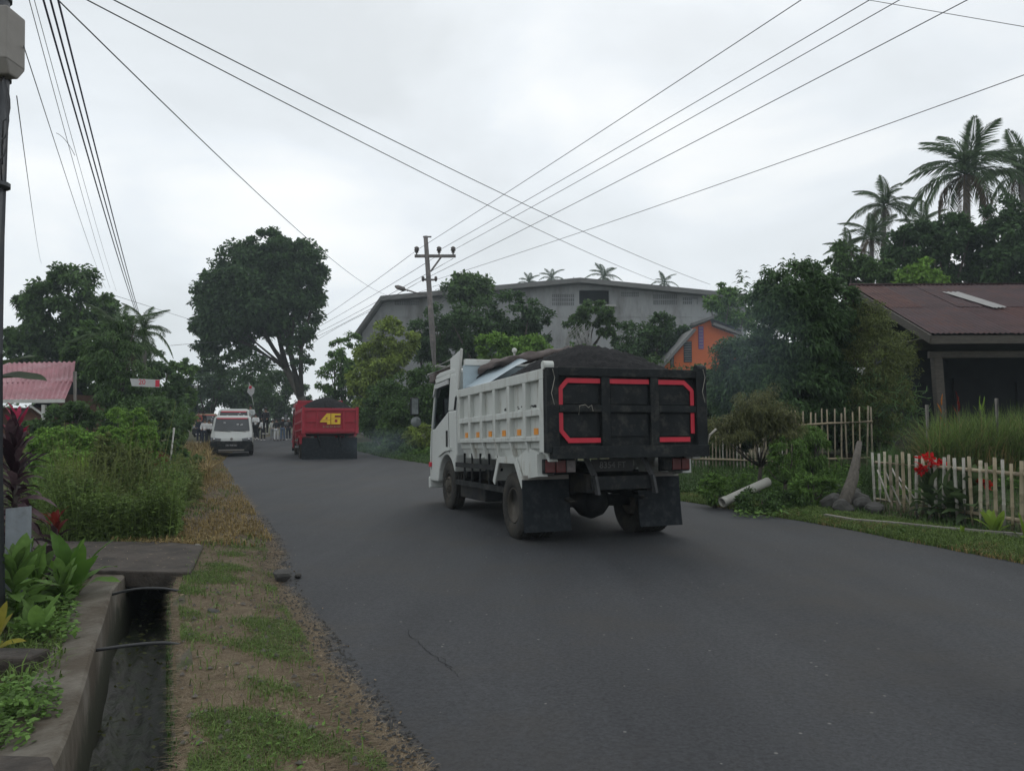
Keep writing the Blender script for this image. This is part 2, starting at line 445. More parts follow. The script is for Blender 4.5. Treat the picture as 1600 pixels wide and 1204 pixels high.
def ground_mat():
    m = bpy.data.materials.new('soil_and_turf'); m.use_nodes = True
    t = m.node_tree; b = t.nodes['Principled BSDF']; b.inputs['Roughness'].default_value = 0.95
    b.inputs['Specular IOR Level'].default_value = 0.15
    c = t.nodes.new('ShaderNodeTexCoord')
    def noise(s, dtl=8):
        n = t.nodes.new('ShaderNodeTexNoise'); n.inputs['Scale'].default_value = s; n.inputs['Detail'].default_value = dtl; n.inputs['Roughness'].default_value = 0.7
        t.links.new(c.outputs['Object'], n.inputs['Vector']); return n
    n1, n2, n3 = noise(0.55), noise(6), noise(45)
    r = t.nodes.new('ShaderNodeValToRGB')
    r.color_ramp.elements[0].position = 0.36; r.color_ramp.elements[0].color = (0.045, 0.062, 0.024, 1)
    r.color_ramp.elements[1].position = 0.62; r.color_ramp.elements[1].color = (0.085, 0.068, 0.045, 1)
    e = r.color_ramp.elements.new(0.49); e.color = (0.062, 0.066, 0.032, 1)
    t.links.new(n1.outputs['Fac'], r.inputs['Fac'])
    mu = t.nodes.new('ShaderNodeMixRGB'); mu.blend_type = 'MULTIPLY'; mu.inputs['Fac'].default_value = 0.8
    r2 = t.nodes.new('ShaderNodeValToRGB'); r2.color_ramp.elements[0].position = 0.3; r2.color_ramp.elements[0].color = (0.5, 0.5, 0.5, 1); r2.color_ramp.elements[1].position = 0.7; r2.color_ramp.elements[1].color = (1.35, 1.3, 1.2, 1)
    t.links.new(n2.outputs['Fac'], r2.inputs['Fac'])
    t.links.new(r.outputs['Color'], mu.inputs['Color1']); t.links.new(r2.outputs['Color'], mu.inputs['Color2'])
    t.links.new(mu.outputs['Color'], b.inputs['Base Color'])
    bp = t.nodes.new('ShaderNodeBump'); bp.inputs['Strength'].default_value = 0.7; bp.inputs['Distance'].default_value = 0.03
    t.links.new(n3.outputs['Fac'], bp.inputs['Height']); t.links.new(bp.outputs['Normal'], b.inputs['Normal'])
    return m

def road_mat():
    m = bpy.data.materials.new('worn_asphalt'); m.use_nodes = True
    t = m.node_tree; b = t.nodes['Principled BSDF']; b.inputs['Roughness'].default_value = 0.82
    b.inputs['Specular IOR Level'].default_value = 0.25
    c = t.nodes.new('ShaderNodeTexCoord')
    def noise(s, dtl=6, rg=0.6, st=None):
        n = t.nodes.new('ShaderNodeTexNoise'); n.inputs['Scale'].default_value = s; n.inputs['Detail'].default_value = dtl; n.inputs['Roughness'].default_value = rg
        if st:
            q = t.nodes.new('ShaderNodeMapping'); q.inputs['Rotation'].default_value = (0, 0, R(-21)); q.inputs['Scale'].default_value = st
            t.links.new(c.outputs['Object'], q.inputs['Vector']); t.links.new(q.outputs['Vector'], n.inputs['Vector'])
        else: t.links.new(c.outputs['Object'], n.inputs['Vector'])
        return n
    big = noise(0.9, 6, 0.6, (1, 0.18, 1))
    r = t.nodes.new('ShaderNodeValToRGB')
    r.color_ramp.elements[0].position = 0.33; r.color_ramp.elements[0].color = (0.031, 0.0325, 0.036, 1)
    r.color_ramp.elements[1].position = 0.68; r.color_ramp.elements[1].color = (0.050, 0.052, 0.056, 1)
    t.links.new(big.outputs['Fac'], r.inputs['Fac'])
    fine = noise(38, 8, 0.85)
    r2 = t.nodes.new('ShaderNodeValToRGB'); r2.color_ramp.elements[0].position = 0.32; r2.color_ramp.elements[0].color = (0.42, 0.42, 0.42, 1); r2.color_ramp.elements[1].position = 0.70; r2.color_ramp.elements[1].color = (1.75, 1.75, 1.75, 1)
    t.links.new(fine.outputs['Fac'], r2.inputs['Fac'])
    mu = t.nodes.new('ShaderNodeMixRGB'); mu.blend_type = 'MULTIPLY'; mu.inputs['Fac'].default_value = 0.85
    t.links.new(r.outputs['Color'], mu.inputs['Color1']); t.links.new(r2.outputs['Color'], mu.inputs['Color2'])
    # pale stone chips worn bare
    vo = t.nodes.new('ShaderNodeTexVoronoi'); vo.inputs['Scale'].default_value = 11
    t.links.new(c.outputs['Object'], vo.inputs['Vector'])
    sp = t.nodes.new('ShaderNodeMath'); sp.operation = 'LESS_THAN'; sp.inputs[1].default_value = 0.10
    t.links.new(vo.outputs['Distance'], sp.inputs[0])
    pick = t.nodes.new('ShaderNodeSeparateColor'); t.links.new(vo.outputs['Color'], pick.inputs['Color'])
    gt = t.nodes.new('ShaderNodeMath'); gt.operation = 'GREATER_THAN'; gt.inputs[1].default_value = 0.86
    t.links.new(pick.outputs['Red'], gt.inputs[0])
    ml = t.nodes.new('ShaderNodeMath'); ml.operation = 'MULTIPLY'
    t.links.new(sp.outputs[0], ml.inputs[0]); t.links.new(gt.outputs[0], ml.inputs[1])
    mc = t.nodes.new('ShaderNodeMixRGB'); mc.inputs['Color2'].default_value = (0.15, 0.147, 0.14, 1)
    t.links.new(ml.outputs[0], mc.inputs['Fac']); t.links.new(mu.outputs['Color'], mc.inputs['Color1'])
    # brown soil washed on patches
    dz = noise(0.5, 8, 0.7)
    r3 = t.nodes.new('ShaderNodeValToRGB'); r3.color_ramp.elements[0].position = 0.48; r3.color_ramp.elements[1].position = 0.72; r3.color_ramp.elements[1].color = (0.75, 0.75, 0.75, 1)
    t.links.new(dz.outputs['Fac'], r3.inputs['Fac'])
    md = t.nodes.new('ShaderNodeMixRGB'); md.inputs['Color2'].default_value = (0.052, 0.0475, 0.042, 1)
    t.links.new(r3.outputs['Color'], md.inputs['Fac']); t.links.new(mc.outputs['Color'], md.inputs['Color1'])
    t.links.new(md.outputs['Color'], b.inputs['Base Color'])
    bp = t.nodes.new('ShaderNodeBump'); bp.inputs['Strength'].default_value = 0.5; bp.inputs['Distance'].default_value = 0.008
    t.links.new(fine.outputs['Fac'], bp.inputs['Height']); t.links.new(bp.outputs['Normal'], b.inputs['Normal'])
    return m
M['ground'] = ground_mat()
M['road'] = road_mat()

# ------------------------------------------------------------------ terrain and road
LY = [-20, 0.0, 3.51, 6.59, 9.8, 27.4, 53, 75, 100, 140, 400]
LX = [8.4, 0.65, -0.58, -1.97, -3.12, -10.35, -18.3, -23, -25, -20, 40]
RY = [-20, 8.06, 11.0, 14.0, 31.1, 53, 75, 100, 140, 400]
RX = [16.0, 5.36, 4.5, 3.31, -5.2, -13.3, -18, -20, -15, 45]
def xl(y): return float(np.interp(y, LY, LX))
def xr(y): return float(np.interp(y, RY, RX))
def rag(y, s):
    return 0.05 * math.sin(y * 2.3 + s) + 0.035 * math.sin(y * 5.9 + 2 * s) + 0.02 * math.sin(y * 13.7 + s)
def zr(t):
    return float(np.interp(t, [0, 0.3, 1.5, 3, 6, 12, 40, 300], [0, 0.05, 0.12, 0.25, 0.45, 0.8, 1.4, 3]))
def zl(t, y):
    return float(np.interp(t, [0, 0.3, 0.92, 1.68, 3, 8, 30, 300], [0, 0.03, 0.03, 0.0, 0.0, 0.05, 0.3, 2]))
def ground_z(x, y):
    a, b = xl(y), xr(y)
    if x < a: return zl(a - x, y)
    if x > b: return zr(x - b)
    return 0.0
DT0, DT1, DT2 = 0.92, 1.42, 1.68            # ditch: right edge, inner left edge, outer left edge (metres left of the asphalt)
SLAB0, SLAB1 = 7.25, 9.25                   # the concrete crossing
ys = list(np.arange(-16, 2, 1.0)) + list(np.arange(2, 16, 0.2)) + list(np.arange(16, 40, 1.0)) + list(np.arange(40, 120, 5.0)) + [140, 200, 300, 400]
ys.append(SLAB1); ys = sorted(ys)
lt = [0, 0.15, 0.3, 0.6, DT0]
lt2 = [DT2, 2.2, 3, 5, 8, 14, 22, 40, 80, 300]
rt = [0, 0.15, 0.3, 0.8, 1.5, 2.2, 3, 4.5, 6, 9, 12, 20, 40, 300]
M['verge'] = mat('verge_soil', (0.095, 0.072, 0.046), 0.95, 0.35, 9, 0.8, 50, dirt=(0.06, 0.07, 0.028), dirt_amt=0.42, dirt_scale=1.6, spec=0.1)
g = MB(); g.sm = True
def strip(cols, y0=-1e9, y1=1e9, dz=0):
    rows = [y for y in ys if y0 - 1e-6 <= y <= y1 + 1e-6]
    vs = [c(y) for y in rows for c in cols]
    n = len(cols)
    fs = [(i * n + k, i * n + k + 1, (i + 1) * n + k + 1, (i + 1) * n + k) for i in range(len(rows) - 1) for k in range(n - 1)]
    g.add(vs, fs)
def cl(t): return lambda y: (xl(y) - t + (0.12 if t == 0 else 0), y, zl(t, y) - (0.035 if t == 0 else 0) + 0.005 * math.sin(y * 3.1 + t * 5) * (1 if 0.1 < t < 0.9 else 0))
def cr(t): return lambda y: (xr(y) + t - (0.12 if t == 0 else 0), y, zr(t) - (0.035 if t == 0 else 0) + 0.012 * math.sin(y * 1.7 + t * 3) * (1 if 0.1 < t < 14 else 0))
g.mi = 1
strip([cl(t) for t in reversed(lt)])
g.mi = 0
strip([cl(t) for t in reversed(lt2)])
g.mi = 1
strip([cl(t) for t in (DT2, DT0)], SLAB1)
g.mi = 0
strip([cr(t) for t in rt])
g.sm = False
gr = g.build('ground', [M['ground'], M['verge']]); tag(gr, 'earth and grass ground on both sides of the road', None, kind='structure')

r = MB(); r.sm = True
ry = list(np.arange(-16, 2, 1.0)) + list(np.arange(2, 20, 0.12)) + list(np.arange(20, 60, 0.8)) + list(np.arange(60, 140, 5)) + [200, 300, 400]
nc = 9
vs, fs = [], []
for y in ry:
    a = xl(y) + rag(y, 0.3) - 0.02; b = xr(y) + rag(y, 1.7) * 0.7
    for k in range(nc):
        q = k / (nc - 1)
        vs.append((a + (b - a) * q, y, 0.004 + 0.03 * (1 - (2 * q - 1) ** 2)))
for i in range(len(ry) - 1):
    for k in range(nc - 1):
        fs.append((i * nc + k, i * nc + k + 1, (i + 1) * nc + k + 1, (i + 1) * nc + k))
r.add(vs, fs)
rd = r.build('road', M['road']); tag(rd, 'worn dark asphalt road running off to the left', None, kind='structure')
def road_z(x, y):
    a, b = xl(y), xr(y); q = min(max((x - a) / (b - a), 0), 1)
    return 0.004 + 0.03 * (1 - (2 * q - 1) ** 2)

# cracks in the asphalt: thin dark seams
ck = MB()
def crack(p0, p1, n, w):
    p0, p1 = Vector(p0[:2]), Vector(p1[:2]); d = (p1 - p0); s = Vector((-d.y, d.x)).normalized()
    off = 0; pts = []
    for i in range(n + 1):
        off += random.uniform(-1, 1) * 0.012
        q = p0 + d * i / n + s * off
        pts.append((q, w * random.uniform(0.3, 1) * (1 if 0 < i < n else 0.1)))
    for (a, wa), (b, wb) in zip(pts, pts[1:]):
        ck.add([(*(a - s * wa), road_z(a.x, a.y) + 0.004), (*(b - s * wb), road_z(b.x, b.y) + 0.004), (*(b + s * wb), road_z(b.x, b.y) + 0.004), (*(a + s * wa), road_z(a.x, a.y) + 0.004)], [(0, 1, 2, 3)])
crack(gnd(635, 985), gnd(712, 1047), 34, 0.0028)
crack(gnd(690, 1030), gnd(735, 1060), 20, 0.0022)
ob = ck.build('road_crack', M['sand'], rd)
def grit(name, pts, r0, r1, mt, label):
    n = len(pts); r_ = rng.uniform(r0, r1, n)[:, None, None]
    O = np.array([[1, 0, 0], [0, 1, 0], [-1, 0, 0], [0, -1, 0], [0, 0, 0.8]], float)
    a = rng.uniform(0, 6.28, n); cs, sn = np.cos(a), np.sin(a)
    Q = O[None] * rng.uniform(0.5, 1.1, (n, 5, 1)) * r_
    Q = np.stack([Q[..., 0] * cs[:, None] - Q[..., 1] * sn[:, None], Q[..., 0] * sn[:, None] + Q[..., 1] * cs[:, None], Q[..., 2]], -1) + pts[:, None]
    F_ = [(0, 1, 4), (1, 2, 4), (2, 3, 4), (3, 0, 4)]
    V = np.concatenate([Q[:, f] for f in F_])
    o = bpy.data.objects.new(name, np_mesh(name, V, 3, mt)); link(o); tag(o, label, None, kind='stuff')
# ------------------------------------------------------------------ drainage ditch
w = MB()
yd = [y for y in ys if -6 <= y <= SLAB1]
def wall_strip(mb, offs):
    vs = [(xl(y) - o, y, z + (0.012 * math.sin(y * 4 + o * 9))) for y in yd for o, z in offs]
    n = len(offs)
    mb.add(vs, [(i * n + k, i * n + k + 1, (i + 1) * n + k + 1, (i + 1) * n + k) for i in range(len(yd) - 1) for k in range(n - 1)])
wall_strip(w, [(DT2 + 0.06, -0.15), (DT2 + 0.03, 0.03), (DT1 + 0.015, 0.05), (DT1 - 0.005, 0.035), (DT1 - 0.06, -0.7)])
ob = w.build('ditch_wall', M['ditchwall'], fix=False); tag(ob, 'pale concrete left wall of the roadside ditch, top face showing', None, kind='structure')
w = MB()
wall_strip(w, [(DT0 + 0.03, -0.7), (DT0 + 0.01, -0.03), (DT0 - 0.02, 0.025), (DT0 - 0.12, 0.028), (DT0 - 0.16, -0.06)])
ob = w.build('ditch_wall', M['ditchrim'], fix=False); tag(ob, 'mossy right wall of the ditch under the straw verge', None, kind='structure')
w = MB(); w.sm = True
vs = []; nf = 8
for y in yd:
    for k in range(nf):
        q = k / (nf - 1)
        vs.append((xl(y) - DT0 - 0.0 - q * (DT1 - DT0 - 0.04), y, -0.52 + 0.03 * math.sin(y * 3 + k * 2) + 0.025 * math.sin(y * 7.7 + k * 3.3) + 0.05 * (abs(q - 0.5) * 2) ** 2))
w.add(vs, [(i * nf + k, i * nf + k + 1, (i + 1) * nf + k + 1, (i + 1) * nf + k) for i in range(len(yd) - 1) for k in range(nf - 1)])
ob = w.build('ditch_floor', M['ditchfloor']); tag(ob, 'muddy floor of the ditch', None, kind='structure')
# far end of the open channel
w = MB(); a = xl(SLAB1)
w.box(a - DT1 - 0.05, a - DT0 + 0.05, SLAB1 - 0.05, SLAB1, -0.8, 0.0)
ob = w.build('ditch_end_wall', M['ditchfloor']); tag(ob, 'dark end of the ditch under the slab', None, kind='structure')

# the concrete crossing slab
def ditch_scraps():
    n = 260; y = rng.uniform(3.1, 8.5, n); x = np.interp(y, LY, LX) - rng.uniform(DT0 + 0.02, DT1 - 0.06, n)
    P = np.stack([x, y, np.full(n, -0.46) + rng.uniform(0, 0.03, n)], 1)
    o = bpy.data.objects.new('litter', np_mesh('litter', leaf_quads(P, unit(rng.normal(size=(n, 3)) * [1, 1, 0.15]), rng.uniform(0.02, 0.07, n), rng.uniform(0.01, 0.03, n), 0.0), 4, G['brown'])); link(o)
    tag(o, 'dead leaves and scraps lying on the muddy ditch floor', None, kind='stuff')
s = MB()
def slab(poly, z0, z1):
    s.prism(poly, z0, z1, 'z')
pf = [(xl(7.3) - DT0 + 0.13, 7.3), (xl(7.42) - 1.9, 7.42), (-5.2, 7.75), (-6.9, 9.2), (xl(9.2) - DT0 - 0.3, 9.15), (xl(9.0) - DT0 + 0.22, 8.9)]
slab(pf, -0.08, 0.075)
ob = s.build('concrete_slab', M['concretedk'], bevel=0.015); tag(ob, 'dark weathered concrete slab bridging the roadside ditch', 'slab')
s = MB()
slab([(-1.62 - 0.35, 3.36), (-4.6, 3.55), (-4.6, 2.6), (-1.55, 2.8)], -0.06, 0.07)
ob = s.build('concrete_slab', M['concretedk'], bevel=0.015); tag(ob, 'narrow concrete slab at the near left end of the ditch wall', 'slab')

s = MB(); slab([(-4.6, 4.55), (-2.86, 4.62), (-2.84, 4.82), (-4.6, 4.9)], -0.05, 0.10)
ob = s.build('concrete_block', M['concretedk'], bevel=0.02); tag(ob, 'dark broken concrete block lying left of the ditch wall', 'block')
# pale concrete edging on the right verge
e_ = MB()
pts = [gnd(1290, 814), gnd(1335, 822), gnd(1400, 829), gnd(1470, 838), gnd(1540, 846), gnd(1620, 855), gnd(1750, 868)]
for a, b in zip(pts, pts[1:]):
    za = ground_z(a[0], a[1]) + 0.015; zb = ground_z(b[0], b[1]) + 0.015
    e_.bar((a[0], a[1], za), (b[0], b[1], zb), 0.07, 0.08, up=(0, 0, 1))
ob = e_.build('concrete_edging', M['concrete']); tag(ob, 'thin pale concrete edging along the right grass verge', 'kerb edging')

# ------------------------------------------------------------------ grass
def blades(name, pts, h, wd, lean, mats, label, lay=0.0, wobble=0.35):
    """pts (N,3) roots; h height (N,) ; thin bent blades, joined: nobody could count them"""
    n = len(pts)
    a = rng.uniform(0, 2 * math.pi, n)
    dirv = np.stack([np.cos(a), np.sin(a), np.zeros(n)], 1)
    up = np.array([0, 0, 1.0])
    h = np.broadcast_to(h, (n,)) * rng.uniform(0.5, 1.25, n)
    ln = np.abs(rng.normal(lean, wobble * 0.5, n))[:, None]
    S = np.stack([-np.sin(a), np.cos(a), np.zeros(n)], 1)
    tilt = unit(up * (1 - lay) + dirv * (ln + lay * 2.5))
    tip = pts + tilt * h[:, None] + dirv * (h * 0.3)[:, None] * ln - up * (h * 0.25)[:, None] * ln * (1 - lay)
    mid = pts + unit(up * (1 - lay) + dirv * (ln * 0.4 + lay * 2.5)) * (h * 0.55)[:, None]
    V = np.empty((n, 4, 3)); ww = np.broadcast_to(wd, (n,))[:, None]
    V[:, 0] = pts - S * ww / 2; V[:, 1] = pts + S * ww / 2
    V[:, 2] = mid + S * ww * 0.4; V[:, 3] = mid - S * ww * 0.4
    V2 = np.empty((n, 4, 3))
    V2[:, 0] = V[:, 3]; V2[:, 1] = V[:, 2]; V2[:, 2] = tip + S * ww * 0.06; V2[:, 3] = tip - S * ww * 0.06
    if lay < 0.5:
        VV = np.concatenate([V, V2]); nn = 4
    else:
        VV = np.concatenate([V, V2])
    o = bpy.data.objects.new(name, np_mesh(name, VV, 4, mats)); link(o)
    if label: tag(o, label, None, kind='stuff')
    return o

def scatter(n, y0, y1, side, t0, t1, pow_=1.0, patch=None, pscale=1.2, pth=0.5):
    """roots on the left or right verge: y0..y1 ahead, t0..t1 metres from the asphalt edge"""
    y = y0 + (y1 - y0) * rng.uniform(0, 1, n) ** pow_
    t = rng.uniform(t0, t1, n)
    if patch is not None:
        f = np.sin(y * pscale * 2.1 + patch) + np.sin(t * pscale * 4.3 + y * pscale + patch * 2) + 0.8 * np.sin(y * pscale * 5.7 - t * 6 + patch) + rng.normal(0, 0.4, n)
        k = f > pth; y, t = y[k], t[k]
    if side == 'l':
        x = np.interp(y, LY, LX) - t; z = np.array([zl(q, 0) for q in t]) + 0.004
    else:
        x = np.interp(y, RY, RX) + t; z = np.array([zr(q) for q in t])
    return np.stack([x, y, z], 1)

# left verge: cut straw lying about, green turf patches, tan standing grass farther up
blades('straw', scatter(62000, 2.6, 9, 'l', -0.16, 0.86, 1.2), 0.11, 0.0034, 0.3, G['straw'], 'loose straw spread thinly over the whole left verge', lay=0.92)
blades('straw', scatter(46000, 2.6, 9.3, 'l', -0.14, 0.88, 1.2, 0.4, 1.5, -99), 0.10, 0.0036, 0.3, G['straw'], 'dry brown straw lying on the left verge', lay=0.9)
blades('straw', scatter(26000, 8.6, 18, 'l', -0.12, 2.0, 1.2), 0.15, 0.008, 0.4, G['straw'], 'dry tan straw on the verge beyond the slab', lay=0.75)
blades('grass', scatter(70000, 2.6, 9, 'l', 0.0, 0.86, 1.2, 2.2, 1.6, 0.7), 0.034, 0.0042, 0.8, G['grass'], 'short green turf patches on the left verge')
blades('grass', scatter(14000, 9, 32, 'l', -0.08, 1.9, 1.6, 1.0, 0.9, -0.6), 0.10, 0.015, 0.7, G['grassdry'], 'tan standing grass on the verge towards the van')
blades('grass', scatter(5000, 9, 32, 'l', 0, 2.2, 1.6, 3.0, 0.9, 0.9), 0.09, 0.014, 0.6, G['grass'], 'green grass tufts on the far left verge')
blades('grass', scatter(900, 2.6, 9, 'l', 0.02, 0.86, 1.2), 0.09, 0.006, 0.8, G['grass'], 'taller grass tufts on the left verge', wobble=0.7)
P = scatter(1500, 2.6, 8.5, 'l', 0.05, 0.85, 1.2, 5.0, 2.0, 0.6); P[:, 2] += rng.uniform(0.005, 0.04, len(P))
o = bpy.data.objects.new('weeds', np_mesh('weeds', leaf_quads(P, unit(rng.normal(size=P.shape) * [1, 1, 0.3] + [0, 0, 0.2]), rng.uniform(0.015, 0.035, len(P)), 0.016, 0.1, unit(rng.normal(size=P.shape) * 0.4 + [0, 0, 1])), 4, G['mid'])); link(o)
tag(o, 'small round-leaved weeds among the straw of the left verge', None, kind='stuff')
blades('grass', scatter(14000, 13, 22, 'r', 0.9, 6), 0.2, 0.016, 0.6, G['grassdk'], 'rough grass below the back fence beside the truck')
# right verge
blades('grass', scatter(40000, 7, 15, 'r', -0.02, 0.95), 0.065, 0.010, 0.5, G['grass'], 'mown green grass verge on the right of the road')
blades('grass', scatter(9000, 7, 15, 'r', -0.05, 0.5, 1, 1.3, 1.4, 0.2), 0.06, 0.010, 0.5, G['grassdry'], 'yellowed grass at the right asphalt edge')
blades('grass', scatter(22000, 15, 45, 'r', -0.02, 2.6, 1.5), 0.12, 0.03, 0.5, G['grassdk'], 'rough grass on the right bank behind the truck')
blades('grass', scatter(14000, 8, 16, 'r', 0.9, 5.5), 0.10, 0.011, 0.6, G['grassdk'], 'low dark weeds under the bamboo fence', wobble=0.6)
# moss and grass hanging in the ditch
yy = rng.uniform(3.0, 7.0, 2600)
pts = np.stack([np.interp(yy, LY, LX) - DT0 - rng.uniform(-0.03, 0.03, 2600), yy, rng.uniform(-0.5, 0.03, 2600)], 1)
blades('moss', pts, 0.045, 0.007, 0.7, G['grassdk'], 'moss and weeds hanging on the ditch wall')

ditch_scraps()
grit('gravel', scatter(2600, 2.4, 12, 'l', -0.22, 0.12, 1.5) + [0, 0, 0.006], 0.004, 0.016, M['stone'], 'loose grit along the crumbling left edge of the asphalt')
grit('gravel', scatter(220, 2.4, 12, 'l', 0.1, 0.9, 1.5) + [0, 0, 0.01], 0.008, 0.028, M['stump'], 'clods and pebbles on the left verge')
yy = rng.uniform(2.5, 14, 500); xx = np.array([xl(y) + (xr(y) - xl(y)) * q for y, q in zip(yy, rng.uniform(0.03, 0.97, 500))])
grit('gravel', np.stack([xx, yy, np.array([road_z(x, y) for x, y in zip(xx, yy)])], 1), 0.002, 0.006, M['stump'], 'small loose stones on the asphalt')
P = np.stack([rng.uniform(-5.5, -3.2, 260), rng.uniform(7.5, 9.1, 260), np.full(260, 0.082)], 1)
o = bpy.data.objects.new('litter', np_mesh('litter', leaf_quads(P, unit(rng.normal(size=(260, 3)) * [1, 1, 0.1]), rng.uniform(0.02, 0.08, 260), 0.008, 0.0, unit(rng.normal(size=(260, 3)) * 0.1 + [0, 0, 1])), 4, G['straw'])); link(o); tag(o, 'straw scraps blown on the slab', None, kind='stuff')
# leaf litter and chips on the verge
P = scatter(420, 2.8, 9, 'l', -0.3, 0.9, 1.2); P[:, 2] += 0.012
o = bpy.data.objects.new('litter', np_mesh('litter', leaf_quads(P, unit(rng.normal(size=(len(P), 3)) * [1, 1, 0.15]), rng.uniform(0.012, 0.035, len(P)), rng.uniform(0.01, 0.02, len(P)), 0.0), 4, G['straw'])); link(o)
tag(o, 'scattered dead leaf scraps on the left verge', None, kind='stuff')

# ------------------------------------------------------------------ trees
def ell(u0, v0, u1, v1, D, deep=1.0):
    """crown ellipsoid that fills the pixel box at distance D"""
    a, b = px(u0, v0, D), px(u1, v1, D)
    c = (a + b) / 2
    rx, rz = abs(b[0] - a[0]) / 2, abs(a[2] - b[2]) / 2
    return (c, np.array([rx, rx * deep, rz]))

def crown_quads(ells, n_clump, per, size, clump=0.22, aspect=0.55, droop=0.25, hollow=0.55):
    per = int(per * 1.9); size = size * 0.72
    allq = []
    vol = np.array([e[1].prod() ** 0.67 for e in ells]); vol = vol / vol.sum()
    for (c, rr), fr in zip(ells, vol):
        nc_ = max(4, int(n_clump * fr))
        dn = rdir(nc_)
        rad = hollow + (1 - hollow) * rng.uniform(0, 1, nc_) ** 0.6
        cc = c + dn * rr * (rad * 0.9)[:, None]
        cr_ = clump * rr.mean() * rng.uniform(0.6, 1.35, nc_)
        idx = np.repeat(np.arange(nc_), per)
        u = rdir(len(idx)) * (rng.uniform(0, 1, len(idx)) ** 0.4)[:, None]
        P = cc[idx] + u * cr_[idx][:, None] * np.array([1.15, 1.15, 0.75])
        outw = unit(P - c)
        A = unit(outw * 0.6 + rdir(len(idx)) * 0.9 + np.array([0, 0, 0.1]))
        nrm = unit(outw * 0.7 + np.array([0, 0, 0.8]) + rdir(len(idx)) * 0.7)
        s = size * rng.uniform(0.6, 1.4, len(idx))
        allq.append(leaf_quads(P, A, s, s * aspect, droop, nrm))
    return np.concatenate(allq)

def limb_mesh(mb, base, ells, r0, nb=7, fork=0.35):
    base = np.array(base, float)
    ctr = np.mean([e[0] for e in ells], 0)
    f = base + (ctr - base) * fork + rng.normal(0, 0.03, 3) * np.linalg.norm(ctr - base)
    m = (base + f) / 2 + rng.normal(0, 0.02, 3) * np.linalg.norm(f - base)
    mb.tube([base, m, f], [r0 * 1.25, r0, r0 * 0.85], 8)
    for k in range(nb):
        c, rr = ells[k % len(ells)]
        tip = c + rdir(1)[0] * rr * 0.75
        mid = f + (tip - f) * 0.5 + np.array([0, 0, -0.06]) * np.linalg.norm(tip - f) + rng.normal(0, 0.05, 3) * np.linalg.norm(tip - f)
        mb.tube([f, mid, tip], [r0 * 0.6, r0 * 0.36, r0 * 0.1], 6)

def tree(name, label, cat, base, ells, n_clump, per, size, lm, r0=0.2, group=None, bark='bark', clump=0.22, aspect=0.55, droop=0.25, hollow=0.55, nb=7, fork=0.35, extra=None):
    base = np.array(base, float)
    root = empty(name, base, 0, label, cat, group)
    mb = MB(); mb.sm = True
    limb_mesh(mb, base, ells, r0, nb, fork)
    o = mb.build('trunk' if 'tree' in name else 'stems', M[bark], root); o.location = -base
    q = crown_quads(ells, n_clump, per, size, clump, aspect, droop, hollow)
    if extra is not None: q = np.concatenate([q, extra])
    me = np_mesh('crown', q - base, 4, lm)
    c = bpy.data.objects.new('crown' if 'tree' in name else 'foliage', me); link(c, root); c['kind'] = 'stuff'
    return root

def gz(x, y): return ground_z(x, y)
def at_ground(u, D):
    p = px(u, 656, D); return np.array([p[0], D, gz(p[0], D) - 0.05])

# the big tree over the road, with its leaning forked trunk built by hand
D = 62
E = [ell(295, 420, 420, 545, D), ell(320, 375, 470, 500, D), ell(400, 362, 505, 470, D), ell(420, 410, 508, 545, D), ell(300, 470, 400, 560, D)]
base = np.array([*px(488, 690, D)[:2], 0.0])
root = empty('broadleaf_tree', base, 0, 'huge dark round-crowned tree with a leaning forked trunk beside the red truck', 'tree')
mb = MB(); mb.sm = True
j1, j2 = px(470, 620, D), px(447, 575, D)
mb.tube([base, px(482, 655, D), j1, j2], [0.5, 0.40, 0.33, 0.28], 9)
for tip, rr_, mid in ((px(395, 450, D), 0.24, px(412, 520, D)), (px(425, 420, D), 0.24, px(432, 510, D)), (px(350, 520, D), 0.18, px(400, 545, D)), (px(330, 450, D), 0.12, px(370, 510, D))):
    mb.tube([j2, mid, tip], [rr_ * 1.3, rr_, 0.05], 7)
for tip, rr_, mid in ((px(465, 440, D), 0.28, px(452, 545, D)), (px(490, 470, D), 0.22, px(470, 540, D)), (px(440, 440, D), 0.18, px(448, 520, D))):
    mb.tube([j1, mid, tip], [rr_ * 1.3, rr_, 0.05], 7)
o = mb.build('trunk', M['bark'], root); o.location = -base
q = crown_quads(E + [ell(330, 385, 480, 540, D), ell(430, 372, 512, 500, D), ell(380, 360, 470, 440, D)], 480, 85, 0.42, 0.2, 0.6, 0.2, 0.6)
q2 = crown_quads([ell(330, 540, 455, 618, D), ell(440, 515, 505, 590, D), ell(300, 520, 390, 580, D)], 85, 30, 0.36, 0.2, 0.6, 0.2, 0.4)
c = bpy.data.objects.new('crown', np_mesh('crown', np.concatenate([q, q2]) - base, 4, G['deep'])); link(c, root); c['kind'] = 'stuff'

GL = 'trees on the left side of the road'
tree('broadleaf_tree', 'large dome-shaped dark tree rising behind the pink-roofed house', 'tree', at_ground(105, 44), [ell(10, 440, 110, 560, 44), ell(50, 412, 170, 520, 44), ell(110, 455, 192, 560, 44), ell(5, 500, 90, 590, 44), ell(60, 520, 150, 600, 44)], 190, 80, 0.36, G['dark'], 0.4, GL)
tree('broadleaf_tree', 'dark bushy tree between the pink roof and the slim palm', 'tree', at_ground(135, 33), [ell(105, 500, 185, 590, 33), ell(115, 560, 190, 650, 33), ell(80, 590, 140, 650, 33)], 110, 70, 0.28, G['dark'], 0.2, GL)
tree('broadleaf_tree', 'dark tree right of the slim palm, below its fronds', 'tree', at_ground(235, 36), [ell(190, 540, 260, 620, 36), ell(215, 570, 285, 650, 36), ell(180, 590, 240, 650, 36)], 100, 60, 0.26, G['deep'], 0.2, GL)
